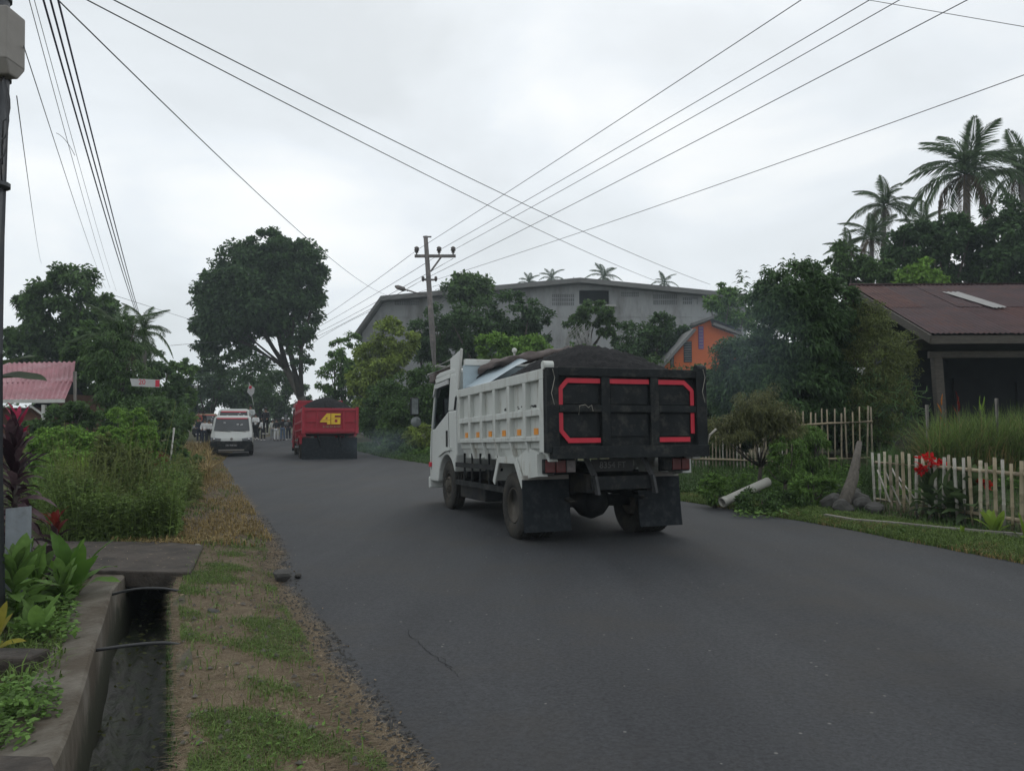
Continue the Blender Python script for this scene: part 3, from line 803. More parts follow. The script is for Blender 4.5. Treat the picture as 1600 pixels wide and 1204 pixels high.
tree('broadleaf_tree', 'slender tree with thin crown left of the white van', 'tree', at_ground(285, 50), [ell(262, 560, 308, 600, 50), ell(252, 588, 304, 645, 50)], 60, 50, 0.30, G['mid'], 0.15, GL)
tree('broadleaf_tree', 'dark spreading tree over the crowd at the road bend', 'tree', at_ground(325, 74), [ell(285, 562, 360, 620, 74), ell(330, 570, 400, 640, 74), ell(290, 600, 340, 650, 74)], 110, 60, 0.42, G['deep'], 0.3, GL)
tree('broadleaf_tree', 'dark tree closing the road behind the flag', 'tree', at_ground(400, 84), [ell(350, 585, 430, 660, 84), ell(400, 575, 470, 660, 84), ell(430, 590, 490, 670, 84)], 110, 60, 0.5, G['dark'], 0.3, GL)

GR = 'trees on the right side of the road'
tree('broadleaf_tree', 'slim light-crowned tree right of the leaning trunk', 'tree', at_ground(530, 52), [ell(510, 520, 572, 575, 52), ell(490, 560, 550, 620, 52), ell(520, 560, 590, 640, 52)], 70, 55, 0.30, G['mid'], 0.16, GR, hollow=0.4)
tree('broadleaf_tree', 'yellow-green tree in front of the warehouse corner', 'tree', at_ground(605, 43), [ell(555, 520, 640, 600, 43), ell(580, 494, 652, 570, 43), ell(540, 560, 620, 640, 43)], 110, 70, 0.28, G['yellow'], 0.2, GR)
tree('broadleaf_tree', 'dark tree wrapping the utility pole', 'tree', at_ground(690, 47), [ell(640, 475, 720, 560, 47), ell(650, 520, 740, 600, 47)], 90, 70, 0.28, G['deep'], 0.2, GR)
tree('broadleaf_tree', 'open airy-crowned tree poking above the warehouse roof', 'tree', at_ground(735, 56), [ell(692, 424, 775, 480, 56)], 70, 34, 0.42, G['dark'], 0.16, GR, hollow=0.3, clump=0.3)
tree('broadleaf_tree', 'wide dark tree in front of the warehouse wall', 'tree', at_ground(780, 46), [ell(690, 460, 790, 560, 46), ell(760, 452, 850, 540, 46), ell(800, 480, 878, 560, 46), ell(720, 500, 830, 590, 46)], 150, 75, 0.30, G['deep'], 0.25, GR)
tree('broadleaf_tree', 'umbrella-shaped tree below the dark warehouse window', 'tree', at_ground(925, 45), [ell(895, 470, 958, 510, 45), ell(880, 490, 925, 525, 45), ell(930, 488, 968, 525, 45)], 70, 60, 0.28, G['dark'], 0.12, GR, fork=0.8)
tree('broadleaf_tree', 'dark bushy tree behind the heaped sand load', 'tree', at_ground(1010, 43), [ell(955, 495, 1040, 580, 43), ell(1000, 488, 1070, 560, 43), ell(1030, 510, 1095, 580, 43)], 110, 65, 0.28, G['deep'], 0.18, GR)
tree('broadleaf_tree', 'pale green tree above the orange house', 'tree', at_ground(1135, 42), [ell(1098, 442, 1160, 500, 42), ell(1120, 455, 1190, 520, 42)], 60, 60, 0.26, G['mid'], 0.14, GR)
tree('broadleaf_tree', 'dark tree behind the rusty roof, under the palms', 'tree', at_ground(1450, 38), [ell(1385, 345, 1470, 450, 38), ell(1440, 330, 1540, 450, 38)], 130, 75, 0.30, G['deep'], 0.25, GR)
tree('broadleaf_tree', 'bright yellow-green tree just over the rusty roof ridge', 'tree', at_ground(1440, 31), [ell(1402, 402, 1478, 470, 31)], 50, 70, 0.22, G['bright'], 0.12, GR)
tree('broadleaf_tree', 'tall dark tree at the right edge of the photo behind the house', 'tree', at_ground(1580, 37), [ell(1530, 300, 1640, 420, 37), ell(1515, 370, 1650, 460, 37)], 130, 75, 0.30, G['deep'], 0.25, GR)
tree('broadleaf_tree', 'small dark tree between the big bush and the lower palms', 'tree', at_ground(1325, 34), [ell(1290, 375, 1350, 450, 34), ell(1320, 400, 1400, 460, 34)], 70, 60, 0.24, G['dark'], 0.14, GR)

# the big leafy bush by the orange house, with sprays of leaves standing up at its top
D = 18.5
E = [ell(1165, 440, 1330, 600, D, 0.8), ell(1112, 500, 1230, 660, D, 0.8), ell(1170, 400, 1310, 520, D, 0.7), ell(1200, 540, 1345, 680, D, 0.7), ell(1260, 430, 1350, 560, D, 0.7)]
ex = []
for k in range(46):
    p = px(random.uniform(1150, 1330), 0, D + random.uniform(-1.2, 1.2))
    u_ = random.uniform(1150, 1325)
    v_ = 400 + abs(u_ - 1245) * 0.35 + random.uniform(-8, 40)
    top = px(u_, v_, D + random.uniform(-1.2, 1.0))
    for m_ in range(11):
        b_ = top - np.array([0, 0, 0.07 * m_]) + rng.normal(0, 0.015, 3)
        a_ = rng.uniform(0, 6.28)
        A = unit(np.array([math.cos(a_), math.sin(a_), 0.55 - 0.05 * m_]))
        ex.append(leaf_quads(b_[None], A[None], np.array([0.22]), np.array([0.055]), 0.45))
tree('broadleaf_tree', 'big dense glossy-leaved bush tree left of the rusty-roofed house', 'tree', at_ground(1240, D), E + [ell(1120, 540, 1330, 700, D, 0.7), ell(1103, 548, 1190, 670, D, 0.5)], 700, 75, 0.16, G['deep'], 0.12, GR, hollow=0.65, clump=0.2, aspect=0.4, droop=0.5, extra=np.concatenate(ex))
tree('shrub', 'low dark bush filling the gap right of the tailgate below the orange house', 'shrub', at_ground(1100, 20), [ell(1070, 566, 1130, 680, 20), ell(1085, 590, 1140, 720, 20)], 120, 60, 0.15, G['dark'], 0.05, 'roadside shrubs')
tree('broadleaf_tree', 'feathery mid-green tree wrapped around the slim pale palm', 'tree', at_ground(165, 28), [ell(128, 515, 215, 600, 28), ell(150, 560, 260, 650, 28), ell(170, 490, 225, 560, 29)], 110, 60, 0.22, G['dark'], 0.1, GL, aspect=0.28, hollow=0.4, droop=0.5)

# shrubs
GS = 'roadside shrubs'
def shrub(label, u, D, ells, nc_, per, size, lm, group=GS, **k):
    return tree('shrub', label, 'shrub', at_ground(u, D), ells, nc_, per, size, lm, k.pop('r0', 0.04), group, **k)
shrub('tall olive shrub in front of the rusty-roofed house corner', 1375, 18.2, [ell(1312, 500, 1435, 620, 18.2), ell(1325, 462, 1395, 560, 18.2), ell(1300, 560, 1430, 690, 18.2)], 260, 70, 0.095, G['olive'], aspect=0.3)
shrub('dark leafy hedge behind the tall bamboo fence', 1220, 20.5, [ell(1090, 590, 1200, 720, 20.5), ell(1180, 580, 1300, 720, 20.5), ell(1270, 580, 1400, 720, 20.5)], 200, 75, 0.17, G['deep'], hollow=0.5)
shrub('bronze-green feathery shrub beside the truck tailgate', 1185, 14.2, [ell(1145, 600, 1232, 680, 14.2), ell(1106, 640, 1190, 705, 14.2), ell(1165, 632, 1258, 700, 14.2)], 150, 60, 0.10, G['brown'], aspect=0.2, hollow=0.3, clump=0.26, droop=0.5, nb=14)
shrub('lower green part-bare shrub in front of the bamboo fence', 1225, 13.6, [ell(1190, 700, 1255, 750, 13.6), ell(1205, 680, 1262, 725, 13.6)], 44, 45, 0.09, G['mid'], aspect=0.25)
shrub('drooping fern-like green shrub against the tall bamboo fence', 1270, 15.2, [ell(1238, 662, 1296, 738, 15.2)], 60, 60, 0.10, G['mid'], aspect=0.25, droop=0.6)
shrub('low green plant between the white pipe and the stump', 1265, 12.8, [ell(1230, 740, 1290, 795, 12.8), ell(1270, 735, 1305, 780, 12.8)], 40, 45, 0.12, G['mid'], aspect=0.25)
shrub('small leafy plant left of the white pipe mouth', 1115, 13.2, [ell(1092, 742, 1135, 785, 13.2)], 26, 40, 0.10, G['mid'], aspect=0.4)
shrub('creeping weeds hanging over the white pipe', 1185, 12.6, [ell(1140, 765, 1230, 800, 12.6), ell(1200, 770, 1260, 800, 12.6)], 44, 45, 0.09, G['grassdk'], aspect=0.4)
shrub('dense green hedge bank right of the red truck', 545, 52, [ell(500, 600, 590, 690, 52), ell(560, 585, 640, 690, 48)], 120, 70, 0.24, G['dark'])
shrub('dense dark green hedge beside the white truck cab', 655, 34, [ell(590, 570, 690, 680, 34), ell(640, 555, 715, 690, 34), ell(566, 590, 640, 690, 40)], 190, 70, 0.20, G['dark'])
shrub('mid-green bushes at the foot of the hedge bank', 622, 34, [ell(592, 640, 655, 700, 34), ell(565, 640, 610, 690, 41)], 70, 50, 0.2, G['mid'])
shrub('pale ginger clump by the low pale fence', 662, 31.5, [ell(632, 662, 690, 700, 31.5)], 40, 40, 0.24, G['yellow'], aspect=0.25)
shrub('light green bush with upright shoots behind the truck load', 790, 38, [ell(740, 515, 800, 580, 38), ell(790, 520, 862, 580, 38)], 70, 55, 0.26, G['bright'])
shrub('green hedge filling the gap behind the truck bed', 900, 40, [ell(850, 535, 960, 640, 40), ell(760, 560, 880, 650, 40), ell(940, 560, 1100, 680, 40)], 110, 60, 0.28, G['dark'])
# left side
shrub('clipped dome-shaped green hedge on the left', 198, 20, [ell(160, 630, 238, 725, 20)], 120, 90, 0.075, G['bright'], hollow=0.88, clump=0.14)
shrub('small round bush left of the dome hedge', 178, 17, [ell(155, 668, 205, 725, 17)], 70, 70, 0.075, G['bright'], hollow=0.85, clump=0.16)
shrub('rounded feathery bush right below the dome hedge', 220, 16.5, [ell(196, 664, 246, 725, 16.5)], 70, 70, 0.075, G['bright'], hollow=0.85, clump=0.16)
shrub('broad light green bushes in front of the pink-roofed house', 105, 16, [ell(45, 662, 120, 750, 16), ell(90, 665, 160, 745, 16), ell(60, 700, 150, 770, 15)], 190, 60, 0.11, G['bright'])
shrub('dark bush under the pink roof eave', 110, 24, [ell(75, 625, 150, 690, 24), ell(20, 655, 80, 700, 24)], 70, 60, 0.16, G['dark'])
shrub('tall thin olive weed bush with pale tips', 170, 11.8, [ell(132, 684, 212, 790, 11.8), ell(146, 670, 178, 740, 11.8), ell(195, 690, 235, 760, 11.8)], 170, 34, 0.06, G['olive'], hollow=0.3)
shrub('dark green bush beside the leaning white stick', 275, 22, [ell(236, 672, 292, 725, 22), ell(265, 705, 318, 742, 20)], 70, 55, 0.15, G['dark'])
shrub('reddish-brown dying plant left of the white stick', 232, 17, [ell(210, 702, 262, 745, 17)], 34, 45, 0.13, G['redleaf'], aspect=0.2)
shrub('green bush behind the crowd on the left of the van', 280, 42, [ell(236, 622, 300, 690, 40)], 60, 50, 0.26, G['mid'])
shrub('dense green understorey left of the slim palm', 210, 27, [ell(160, 620, 290, 690, 27)], 80, 60, 0.18, G['dark'])
shrub('low dark green weeds at the slab end', 262, 10.6, [ell(228, 780, 285, 850, 10.6)], 44, 45, 0.06, G['mid'])

# a far wood closing the horizon, reads as one mass
ee = []
for k in range(26):
    a = R(-62 + k * 124 / 25)
    dd = 150 + 12 * math.sin(k * 2.1)
    ee.append((np.array([dd * math.sin(a), dd * math.cos(a), 3.0 + 1.2 * math.sin(k * 1.7)]), np.array([9.0, 7.0, 6 + 2.0 * math.sin(k * 2.9)])))
o = bpy.data.objects.new('far_wood', np_mesh('far_wood', crown_quads(ee, 520, 40, 1.1, 0.25), 4, G['dark'])); link(o)
tag(o, 'far dark wood closing the horizon behind everything', None, kind='stuff')

# weeds on the left plot
def weeds(name, boxes, n, h, wd, gm, label, lean=0.35):
    pts = []
    for (u0, u1, d0, d1) in boxes:
        m = n // len(boxes)
        dd = rng.uniform(d0, d1, m); uu = rng.uniform(u0, u1, m)
        x = (uu - CX) / F * dd
        pts.append(np.stack([x, dd, np.array([gz(a, b) for a, b in zip(x, dd)])], 1))
    return blades(name, np.concatenate(pts), h, wd, lean, gm, label)
def stemweeds(name, boxes, n, h0, h1, lsz, gm, label, per=26, asp=0.3):
    """upright weeds: thin stems set with small leaves all the way up"""
    q = []
    for (u0, u1, d0, d1) in boxes:
        for k in range(n // len(boxes)):
            dd = random.uniform(d0, d1); uu = random.uniform(u0, u1); x = (uu - CX) / F * dd
            if xl(dd) - 0.15 < x < xr(dd) + 0.9: continue
            patch = 0.60 + 0.48 * math.sin(x * 1.9 + dd * 1.3) * math.sin(dd * 2.1 - x)
            h = random.uniform(h0, h1) * patch
            b = np.array([x, dd, gz(x, dd)]); ln = rng.normal(0, 0.16, 3) * h; ln[2] = 0
            t = rng.uniform(0.08, 1, per) ** 0.8
            P = b + np.stack([t * t * ln[0], t * t * ln[1], t * h], 1)
            A = unit(rng.normal(size=(per, 3)) * [1, 1, 0.4] + [0, 0, 0.45])
            q.append(leaf_quads(P, A, lsz * rng.uniform(0.6, 1.4, per) * (1.25 - 0.6 * t), lsz * asp, 0.25))
            st = np.empty((1, 4, 3)); sd = np.array([0.006, 0, 0]); tp = b + [ln[0], ln[1], h]
            st[0] = [b - sd, b + sd, tp + sd * 0.4, tp - sd * 0.4]; q.append(st)
    o = bpy.data.objects.new(name, np_mesh(name, np.concatenate(q), 4, gm)); link(o); tag(o, label, None, kind='stuff'); return o
stemweeds('weeds', [(70, 285, 9.7, 12.6), (120, 280, 9.5, 10.4)], 900, 0.45, 1.0, 0.085, G['grass'], 'tall leafy green weeds on the left plot beyond the slab', 30)
stemweeds('weeds', [(90, 275, 9.8, 13)], 420, 0.6, 1.3, 0.055, G['olive'], 'tall brownish seeding weeds among the left weeds', 30)
stemweeds('weeds', [(60, 280, 12.5, 17)], 500, 0.5, 1.0, 0.12, G['mid'], 'leafy weeds farther back on the left plot', 26)
stemweeds('weeds', [(230, 312, 13, 24)], 360, 0.3, 0.8, 0.14, G['olive'], 'mixed weeds between the white stick and the road', 22)
stemweeds('weeds', [(590, 720, 28, 37)], 500, 0.3, 0.8, 0.2, G['mid'], 'rank weeds on the bank right of the red truck', 22)
stemweeds('weeds', [(1085, 1340, 13.2, 16.2)], 380, 0.15, 0.45, 0.10, G['mid'], 'low weeds in front of the tall bamboo fence', 16)
stemweeds('weeds', [(100, 250, 10.2, 13)], 150, 1.0, 1.75, 0.055, G['olive'], 'scattered tall thin weeds standing above the left plot', 34, 0.25)
weeds('weeds', [(80, 280, 9.6, 12.5)], 4200, 0.5, 0.010, G['grass'], 'long grass blades among the left weeds', 0.45)
weeds('weeds', [(100, 150, 12.5, 14)], 1600, 0.75, 0.014, G['lime'], 'clump of bright lime grass on the left plot', 0.2)
weeds('weeds', [(20, 300, 13, 24)], 9000, 0.55, 0.022, G['grass'], 'rough grass farther back on the left plot', 0.4)
weeds('weeds', [(250, 330, 18, 40)], 4500, 0.5, 0.035, G['grassdry'], 'tan grassy bank left of the van', 0.4)
weeds('weeds', [(-20, 110, 4.4, 6.8)], 900, 0.12, 0.012, G['grass'], 'low weeds left of the ditch wall', 0.6)
weeds('reeds', [(1445, 1640, 13.3, 15.2)], 6500, 1.15, 0.016, G['grass'], 'tall lemongrass bank in front of the dark veranda', 0.35)
weeds('reeds', [(1430, 1640, 13.2, 15.0)], 1500, 1.1, 0.012, G['grassdry'], 'dry blades among the lemongrass', 0.5)
stemweeds('weeds', [(1370, 1640, 12.6, 14.2)], 260, 0.3, 0.7, 0.10, G['mid'], 'leafy garden weeds behind the near bamboo fence', 22)
weeds('reeds', [(1360, 1500, 13.2, 15.5)], 2600, 0.7, 0.014, G['grassdk'], 'dark grass behind the near bamboo fence', 0.4)
# creeping ground leaves at the bottom left
def creeper(boxes, n, size, gm, label, h=0.12):
    pts = []
    for (u0, v0, u1, v1) in boxes:
        for k in range(n // len(boxes)):
            p = gnd(random.uniform(u0, u1), random.uniform(v0, v1)); pts.append(p + np.array([0, 0, random.uniform(0.01, h)]))
    P = np.array(pts)
    A = unit(rng.normal(size=P.shape) * [1, 1, 0.25] + [0, 0, 0.15])
    o = bpy.data.objects.new('groundcover', np_mesh('groundcover', leaf_quads(P, A, size * rng.uniform(0.6, 1.3, len(P)), size * 0.6, 0.15, unit(rng.normal(size=P.shape) * 0.4 + [0, 0, 1])), 4, gm)); link(o)
    tag(o, label, None, kind='stuff')
creeper([(-60, 1075, 50, 1180), (0, 1085, 92, 1135)], 1300, 0.04, G['mid'], 'small-leaved creeping plants spilling onto the ditch wall')
creeper([(20, 940, 120, 1010)], 900, 0.05, G['mid'], 'low leafy weeds beside the ditch wall')
creeper([(1150, 770, 1330, 812)], 1400, 0.08, G['mid'], 'creeping weeds below the stump on the right')
creeper([(1390, 800, 1600, 840)], 900, 0.08, G['dark'], 'ground cover under the canna plants')

# ------------------------------------------------------------------ palms
def frond_mesh(name, length, droop, lm, nl=30, lw=0.036, ll=0.27):
    """an arching rachis along +y with a row of leaflets on each side"""
    mb = MB(); mb.sm = True
    pts = []
    for i in range(nl + 1):
        t = i / nl
        pts.append(np.array([0, length * (t - 0.12 * droop * t * t * t), length * (0.55 * t * (1 - t) * 0.9 - droop * t * t * 0.62)]))
    mb.tube(pts[::2] if len(pts) % 2 else pts[::2] + [pts[-1]], [0.03 * length / 3 * (1 - 0.8 * i / (nl / 2)) + 0.004 for i in range(len(pts[::2] if len(pts) % 2 else pts[::2] + [pts[-1]]))], 4)
    q = []
    for i in range(3, nl + 1):
        t = i / nl
        d = unit(pts[i] - pts[i - 1])
        for sd in (-1, 1):
            for m_ in range(2):
                b = pts[i] - (pts[i] - pts[i - 1]) * 0.5 * m_
                l_ = length * ll * (math.sin(math.pi * min(1, 0.12 + 0.86 * t)) ** 0.6) * random.uniform(0.8, 1.1)
                A = unit(np.array([sd * 0.85, 0.0, 0.0]) + d * 0.75 + np.array([0, 0, random.uniform(-0.45, 0.05)]))
                q.append(leaf_quads(b[None], A[None], np.array([l_]), np.array([length * lw * 0.5]), 0.35, np.array([[0, 0, 1.0]]) + rng.normal(0, 0.25, (1, 3))))
    V = np.concatenate(q)
    bb = len(mb.v)
    for k in range(len(V)):
        mb.add(V[k], [(0, 1, 2, 3)])
    return mb.mesh(name, lm, fix=False)
FR = [frond_mesh('frond', 1.0, dr, G['palm']) for dr in (0.55, 0.8, 1.1)]
FRD = frond_mesh('frond', 1.0, 1.2, G['palmdead'])
def palm(label, base, top, fl, n, r0, group, dead=3, tilt=0.0):
    base, top = np.array(base, float), np.array(top, float)
    root = empty('palm_tree', base, 0, label, 'palm tree', group)
    mb = MB(); mb.sm = True
    h = top - base
    pts = [base * 0 + h * t + np.array([math.sin(t * 2.2) * 0.02 * h[2], 0, 0]) for t in np.linspace(0, 1, 7)]
    mb.tube(pts, [r0 * (1.35 - 0.55 * t) for t in np.linspace(0, 1, 7)], 9)
    mb.build('trunk', M['barkgrey'], root)
    tp = pts[-1]
    for k in range(n):
        t = k / n
        el = R(80 - 120 * t ** 0.9)              # young fronds upright, old ones hang
        az = k * 2.399 + random.uniform(-0.2, 0.2)
        isd = k >= n - dead
        me = FRD if isd else FR[min(2, int(t * 3.2))]
        o = bpy.data.objects.new('frond', me); link(o, root)
        o.location = tp
        o.rotation_euler = (el, random.uniform(-0.3, 0.3), az)
        sc = fl * random.uniform(0.85, 1.1) * (0.8 if isd else 1)
        o.scale = (sc, sc, sc)
    return root
GP = 'coconut palms behind the rusty roof'
palm('tallest coconut palm, right of centre over the rusty roof', at_ground(1505, 40), px(1503, 275, 40), 3.2, 27, 0.19, GP, 5)
palm('coconut palm with a thin bare trunk left of the tallest palm', at_ground(1365, 45), px(1376, 325, 45), 2.15, 20, 0.14, GP, 3)
palm('lower ragged coconut palm beside the thin-trunked palm', at_ground(1353, 42), px(1357, 376, 42), 1.95, 18, 0.14, GP, 4)
palm('shortest coconut palm, leftmost and half hidden by the big bush', at_ground(1318, 44), px(1318, 396, 44), 1.6, 14, 0.12, GP, 3)
palm('coconut palm at the right edge of the photo', at_ground(1600, 43), px(1592, 275, 43), 2.8, 22, 0.18, GP, 4)
palm('coconut palm between the two tall palms, crown low', at_ground(1440, 48), px(1436, 360, 48), 1.9, 15, 0.14, GP, 3)
GF = 'palms peeping over the warehouse roof'
palm('distant palm top leftmost above the warehouse roof', at_ground(823, 120), px(822, 443, 120), 2.3, 13, 0.16, GF, 0)
palm('distant palm top second from the left above the warehouse roof', at_ground(859, 120), px(858, 436, 120), 2.4, 13, 0.16, GF, 0)
palm('distant palm top just right of the warehouse ridge', at_ground(940, 115), px(940, 434, 115), 2.8, 14, 0.16, GF, 0)
palm('distant palm top rightmost above the warehouse roof', at_ground(1035, 118), px(1034, 443, 118), 2.2, 13, 0.16, GF, 0)
palm('slim palm with a pale trunk and drooping fronds on the left', at_ground(186, 30), px(186, 540, 30), 1.9, 17, 0.11, 'palms on the left plot', 3)
palm('leaning palm whose fronds spread right above the dome hedge', at_ground(222, 33), px(222, 520, 33), 1.5, 15, 0.10, 'palms on the left plot', 1)

# ------------------------------------------------------------------ warehouse
def warehouse():
    root = empty('warehouse', (3, 69, 0), 0, 'huge unfinished grey concrete warehouse with a low gabled roof', 'warehouse')
    off = np.array([3, 69, 0.0])
    D = 69.0
    def q(u, v): p = px(u, v, D); return (p[0] - off[0], p[2])
    out_ = [q(566, 520), q(600, 472), q(905, 444), q(1166, 468), (q(1166, 468)[0], 0), (q(566, 520)[0], 0)]
    # window opening cut: build the facade from pieces around it
    wl, wt = q(905, 453); wr, wb = q(952, 475)
    def roofz(x):
        xs = [o[0] for o in out_[:4]]; zs = [o[1] for o in out_[:4]]
        return float(np.interp(x, xs, zs))
    f = MB()
    f.prism([out_[5], out_[0], out_[1], (wl, roofz(wl)), (wl, 0)], 0, 0.4, 'y')
    f.prism([(wr, 0), (wr, roofz(wr)), out_[3], out_[4]], 0, 0.4, 'y')
    f.prism([(wl, wt), (wl, roofz(wl)), out_[2], (wr, roofz(wr)), (wr, wt)], 0.003, 0.4, 'y') if wl < out_[2][0] < wr else f.box(wl, wr, 0.003, 0.4, wt, roofz((wl + wr) / 2))
    f.box(wl, wr, 0.003, 0.4, 0, wb)
    f.box(out_[4][0] - 0.4, out_[4][0], 0.4, 30, 0, out_[3][1])
    f.box(out_[5][0], out_[5][0] + 0.4, 0.4, 30, 0, out_[0][1])
    wall = f.build('wall', M['cement'], root)
    # roof sheets with an overhanging edge
    rf = MB()
    pr = [q(557, 523), q(598, 465), q(905, 437), q(1170, 463)]
    for (a, b) in zip(pr, pr[1:]):
        t = 0.42
        vs = [(a[0], -1.1, a[1] - t), (b[0], -1.1, b[1] - t), (b[0], -1.1, b[1]), (a[0], -1.1, a[1]), (a[0], 31, a[1] - t), (b[0], 31, b[1] - t), (b[0], 31, b[1]), (a[0], 31, a[1])]
        rf.add(vs, [(0, 1, 2, 3), (7, 6, 5, 4), (0, 4, 5, 1), (3, 2, 6, 7), (0, 3, 7, 4), (1, 5, 6, 2)])
    rf.build('roof', M['roofgrey'], root)
    d = MB(); d.box(wl - 0.2, wr + 0.2, 2.2, 2.3, wb - 0.4, wt + 0.4); d.box(wl - .2, wr + .2, .4, 2.2, wb - .5, wb - .4)
    d.build('window', M['dark'], root)
    d = MB(); d.box(wl + 0.2, wr + 0.5, -0.9, 0, wb - 0.35, wb - 0.15); d.build('sill', M['cementlt'], root)
    # columns and tie beams standing proud
    for u in (700, 780, 858, 1005, 1085, 1150):
        x = q(u, 500)[0]; m = MB(); m.box(x - 0.22, x + 0.22, -0.06, 0, 0, roofz(x) - 0.4); m.build('column', M['cement'], root)
    m = MB(); zz = q(900, 492)[1]; m.box(out_[0][0] + 1.2, out_[3][0] - 0.3, -0.04, -0.002, zz - 0.2, zz + 0.2); m.build('tie_beam', M['cement'], root)
    # vent-block fields
    for (u0, v0, u1, v1, steps) in ((862, 459, 897, 478, 3), (970, 456, 998, 464, 1), (1020, 459, 1058, 477, 3), (1066, 464, 1090, 476, 2), (616, 470, 655, 477, 1)):
        a, b = q(u0, v0), q(u1, v1)
        nx = max(4, int((b[0] - a[0]) / 0.16)); nzr = max(2, int((a[1] - b[1]) / 0.36))
        m = MB()
        for j in range(nzr):
            for i in range(nx):
                if steps > 1 and j < nzr // 2 and i > nx * (0.55 + 0.45 * (nzr - j) / nzr): continue
                x0 = a[0] + (b[0] - a[0]) * i / nx; z0 = a[1] + (b[1] - a[1]) * (j + 1) / nzr
                w_ = (b[0] - a[0]) / nx; h_ = (a[1] - b[1]) / nzr
                m.box(x0 + w_ * 0.3, x0 + w_ * 0.95, -0.03, -0.002, z0 + h_ * 0.12, z0 + h_ * 0.9)
        o = m.build('vent_blocks', M['blockdk'], root); o['kind'] = 'stuff'
    m = MB(); p = q(902, 420); m.bar((p[0], 4, p[1] - 1.5), (p[0], 4, p[1]), 0.06); m.build('mast', M['pole'], root)
warehouse()

# ------------------------------------------------------------------ orange house
def orange_house():
    D = 40.0
    o0 = px(1085, 656, D); root = empty('orange_house', (o0[0], D, gz(o0[0], D)), 0, 'bright orange house with half gable, louvred windows and purple panel', 'house')
    def q(u, v): p = px(u, v, D); return (p[0] - o0[0], p[2] - gz(o0[0], D))
    poly = [q(1034, 578), q(1083, 522), q(1083, 512), q(1110, 500), q(1113, 510), q(1150, 524), (q(1150, 520)[0], 0), (q(1034, 577)[0], 0)]
    f = MB(); f.prism(poly, 0, 0.2, 'y'); f.box(poly[6][0] - 0.2, poly[6][0], 0.2, 6, 0, poly[5][1] - .1); f.box(poly[7][0], poly[7][0] + .2, .2, 6, 0, poly[0][1] - .1)
    f.build('wall', M['orangewall'], root)
    r_ = MB()
    for a, b in ((q(1029, 577), q(1084, 515)), (q(1079, 508), q(1113, 496)), (q(1112, 507), q(1156, 523))):
        for y0, y1 in ((-0.4, -0.004),):
            r_.bar((a[0], -0.2, a[1]), (b[0], -0.2, b[1]), 0.4, 0.14, up=(0, 0, 1))
    r_.build('barge_board', M['roofgrey'], root)
    r_ = MB()
    a, b = q(1112, 503), q(1158, 521)
    r_.add([(a[0], -0.3, a[1] + .12), (b[0], -0.3, b[1] + .12), (b[0], 6, b[1] + 0.5), (a[0], 6, a[1] + 0.5)], [(0, 1, 2, 3)])
    r_.build('roof', M['bluesheet'], root)
    r_ = MB(); a, b = q(1029, 575), q(1084, 513)
    r_.add([(a[0], 0.02, a[1]), (b[0], 0.02, b[1]), (b[0], 6, b[1] + .02), (a[0], 6, a[1] + .02)], [(0, 1, 2, 3)])
    r_.build('roof', M['roofgrey'], root)
    for (u0, v0, u1, v1) in ((1047, 552, 1053, 573), (1068, 533, 1081, 566)):
        a, b = q(u0, v0), q(u1, v1)
        m = MB(); m.box(a[0], b[0], -0.03, -0.003, b[1], a[1]); wn = m.build('window', M['dark'], root)
        n = 9
        s_ = MB()
        for k in range(n):
            z = b[1] + (a[1] - b[1]) * (k + 0.5) / n
            s_.bar((a[0] + 0.03, -0.06, z), (b[0] - 0.03, -0.06, z), 0.06, 0.015, up=(0, 1, 1))
        s_.build('louvre_slats', M['cement'], wn)['kind'] = 'stuff'
    a, b = q(1091, 510), q(1099, 545)
    m = MB(); m.box(a[0], b[0], -0.06, -0.003, b[1], a[1]); pn = m.build('wall_panel', M['purple'], root)
    m = MB()
    for k in range(7):
        z = b[1] + (a[1] - b[1]) * (k + 0.5) / 7
        m.box(a[0] + 0.03, b[0] - 0.03, -0.075, -0.062, z - 0.02, z + 0.02)
    m.build('panel_bands', M['boxgrey'], pn)
orange_house()

# ------------------------------------------------------------------ corrugated sheets
def corrugated(mb, A, B, C, Dd, pitch, amp):
    """a corrugated sheet: ridge A->B, eave Dd->C, waves run from ridge to eave"""
    A, B, C, Dd = map(lambda q: np.array(q, float), (A, B, C, Dd))
    n = max(4, int(np.linalg.norm(B - A) / pitch * 6))
    nr = unit(np.cross(B - A, Dd - A)); nr = nr if nr[2] > 0 else -nr
    vs = []
    for i in range(n + 1):
        t = i / n
        w_ = nr * amp * math.sin(i / 6 * 2 * math.pi)
        vs += [A + (B - A) * t + w_, Dd + (C - Dd) * t + w_]
    mb.sm = True
    mb.add(vs, [(2 * i, 2 * i + 1, 2 * i + 3, 2 * i + 2) for i in range(n)])
    mb.sm = False

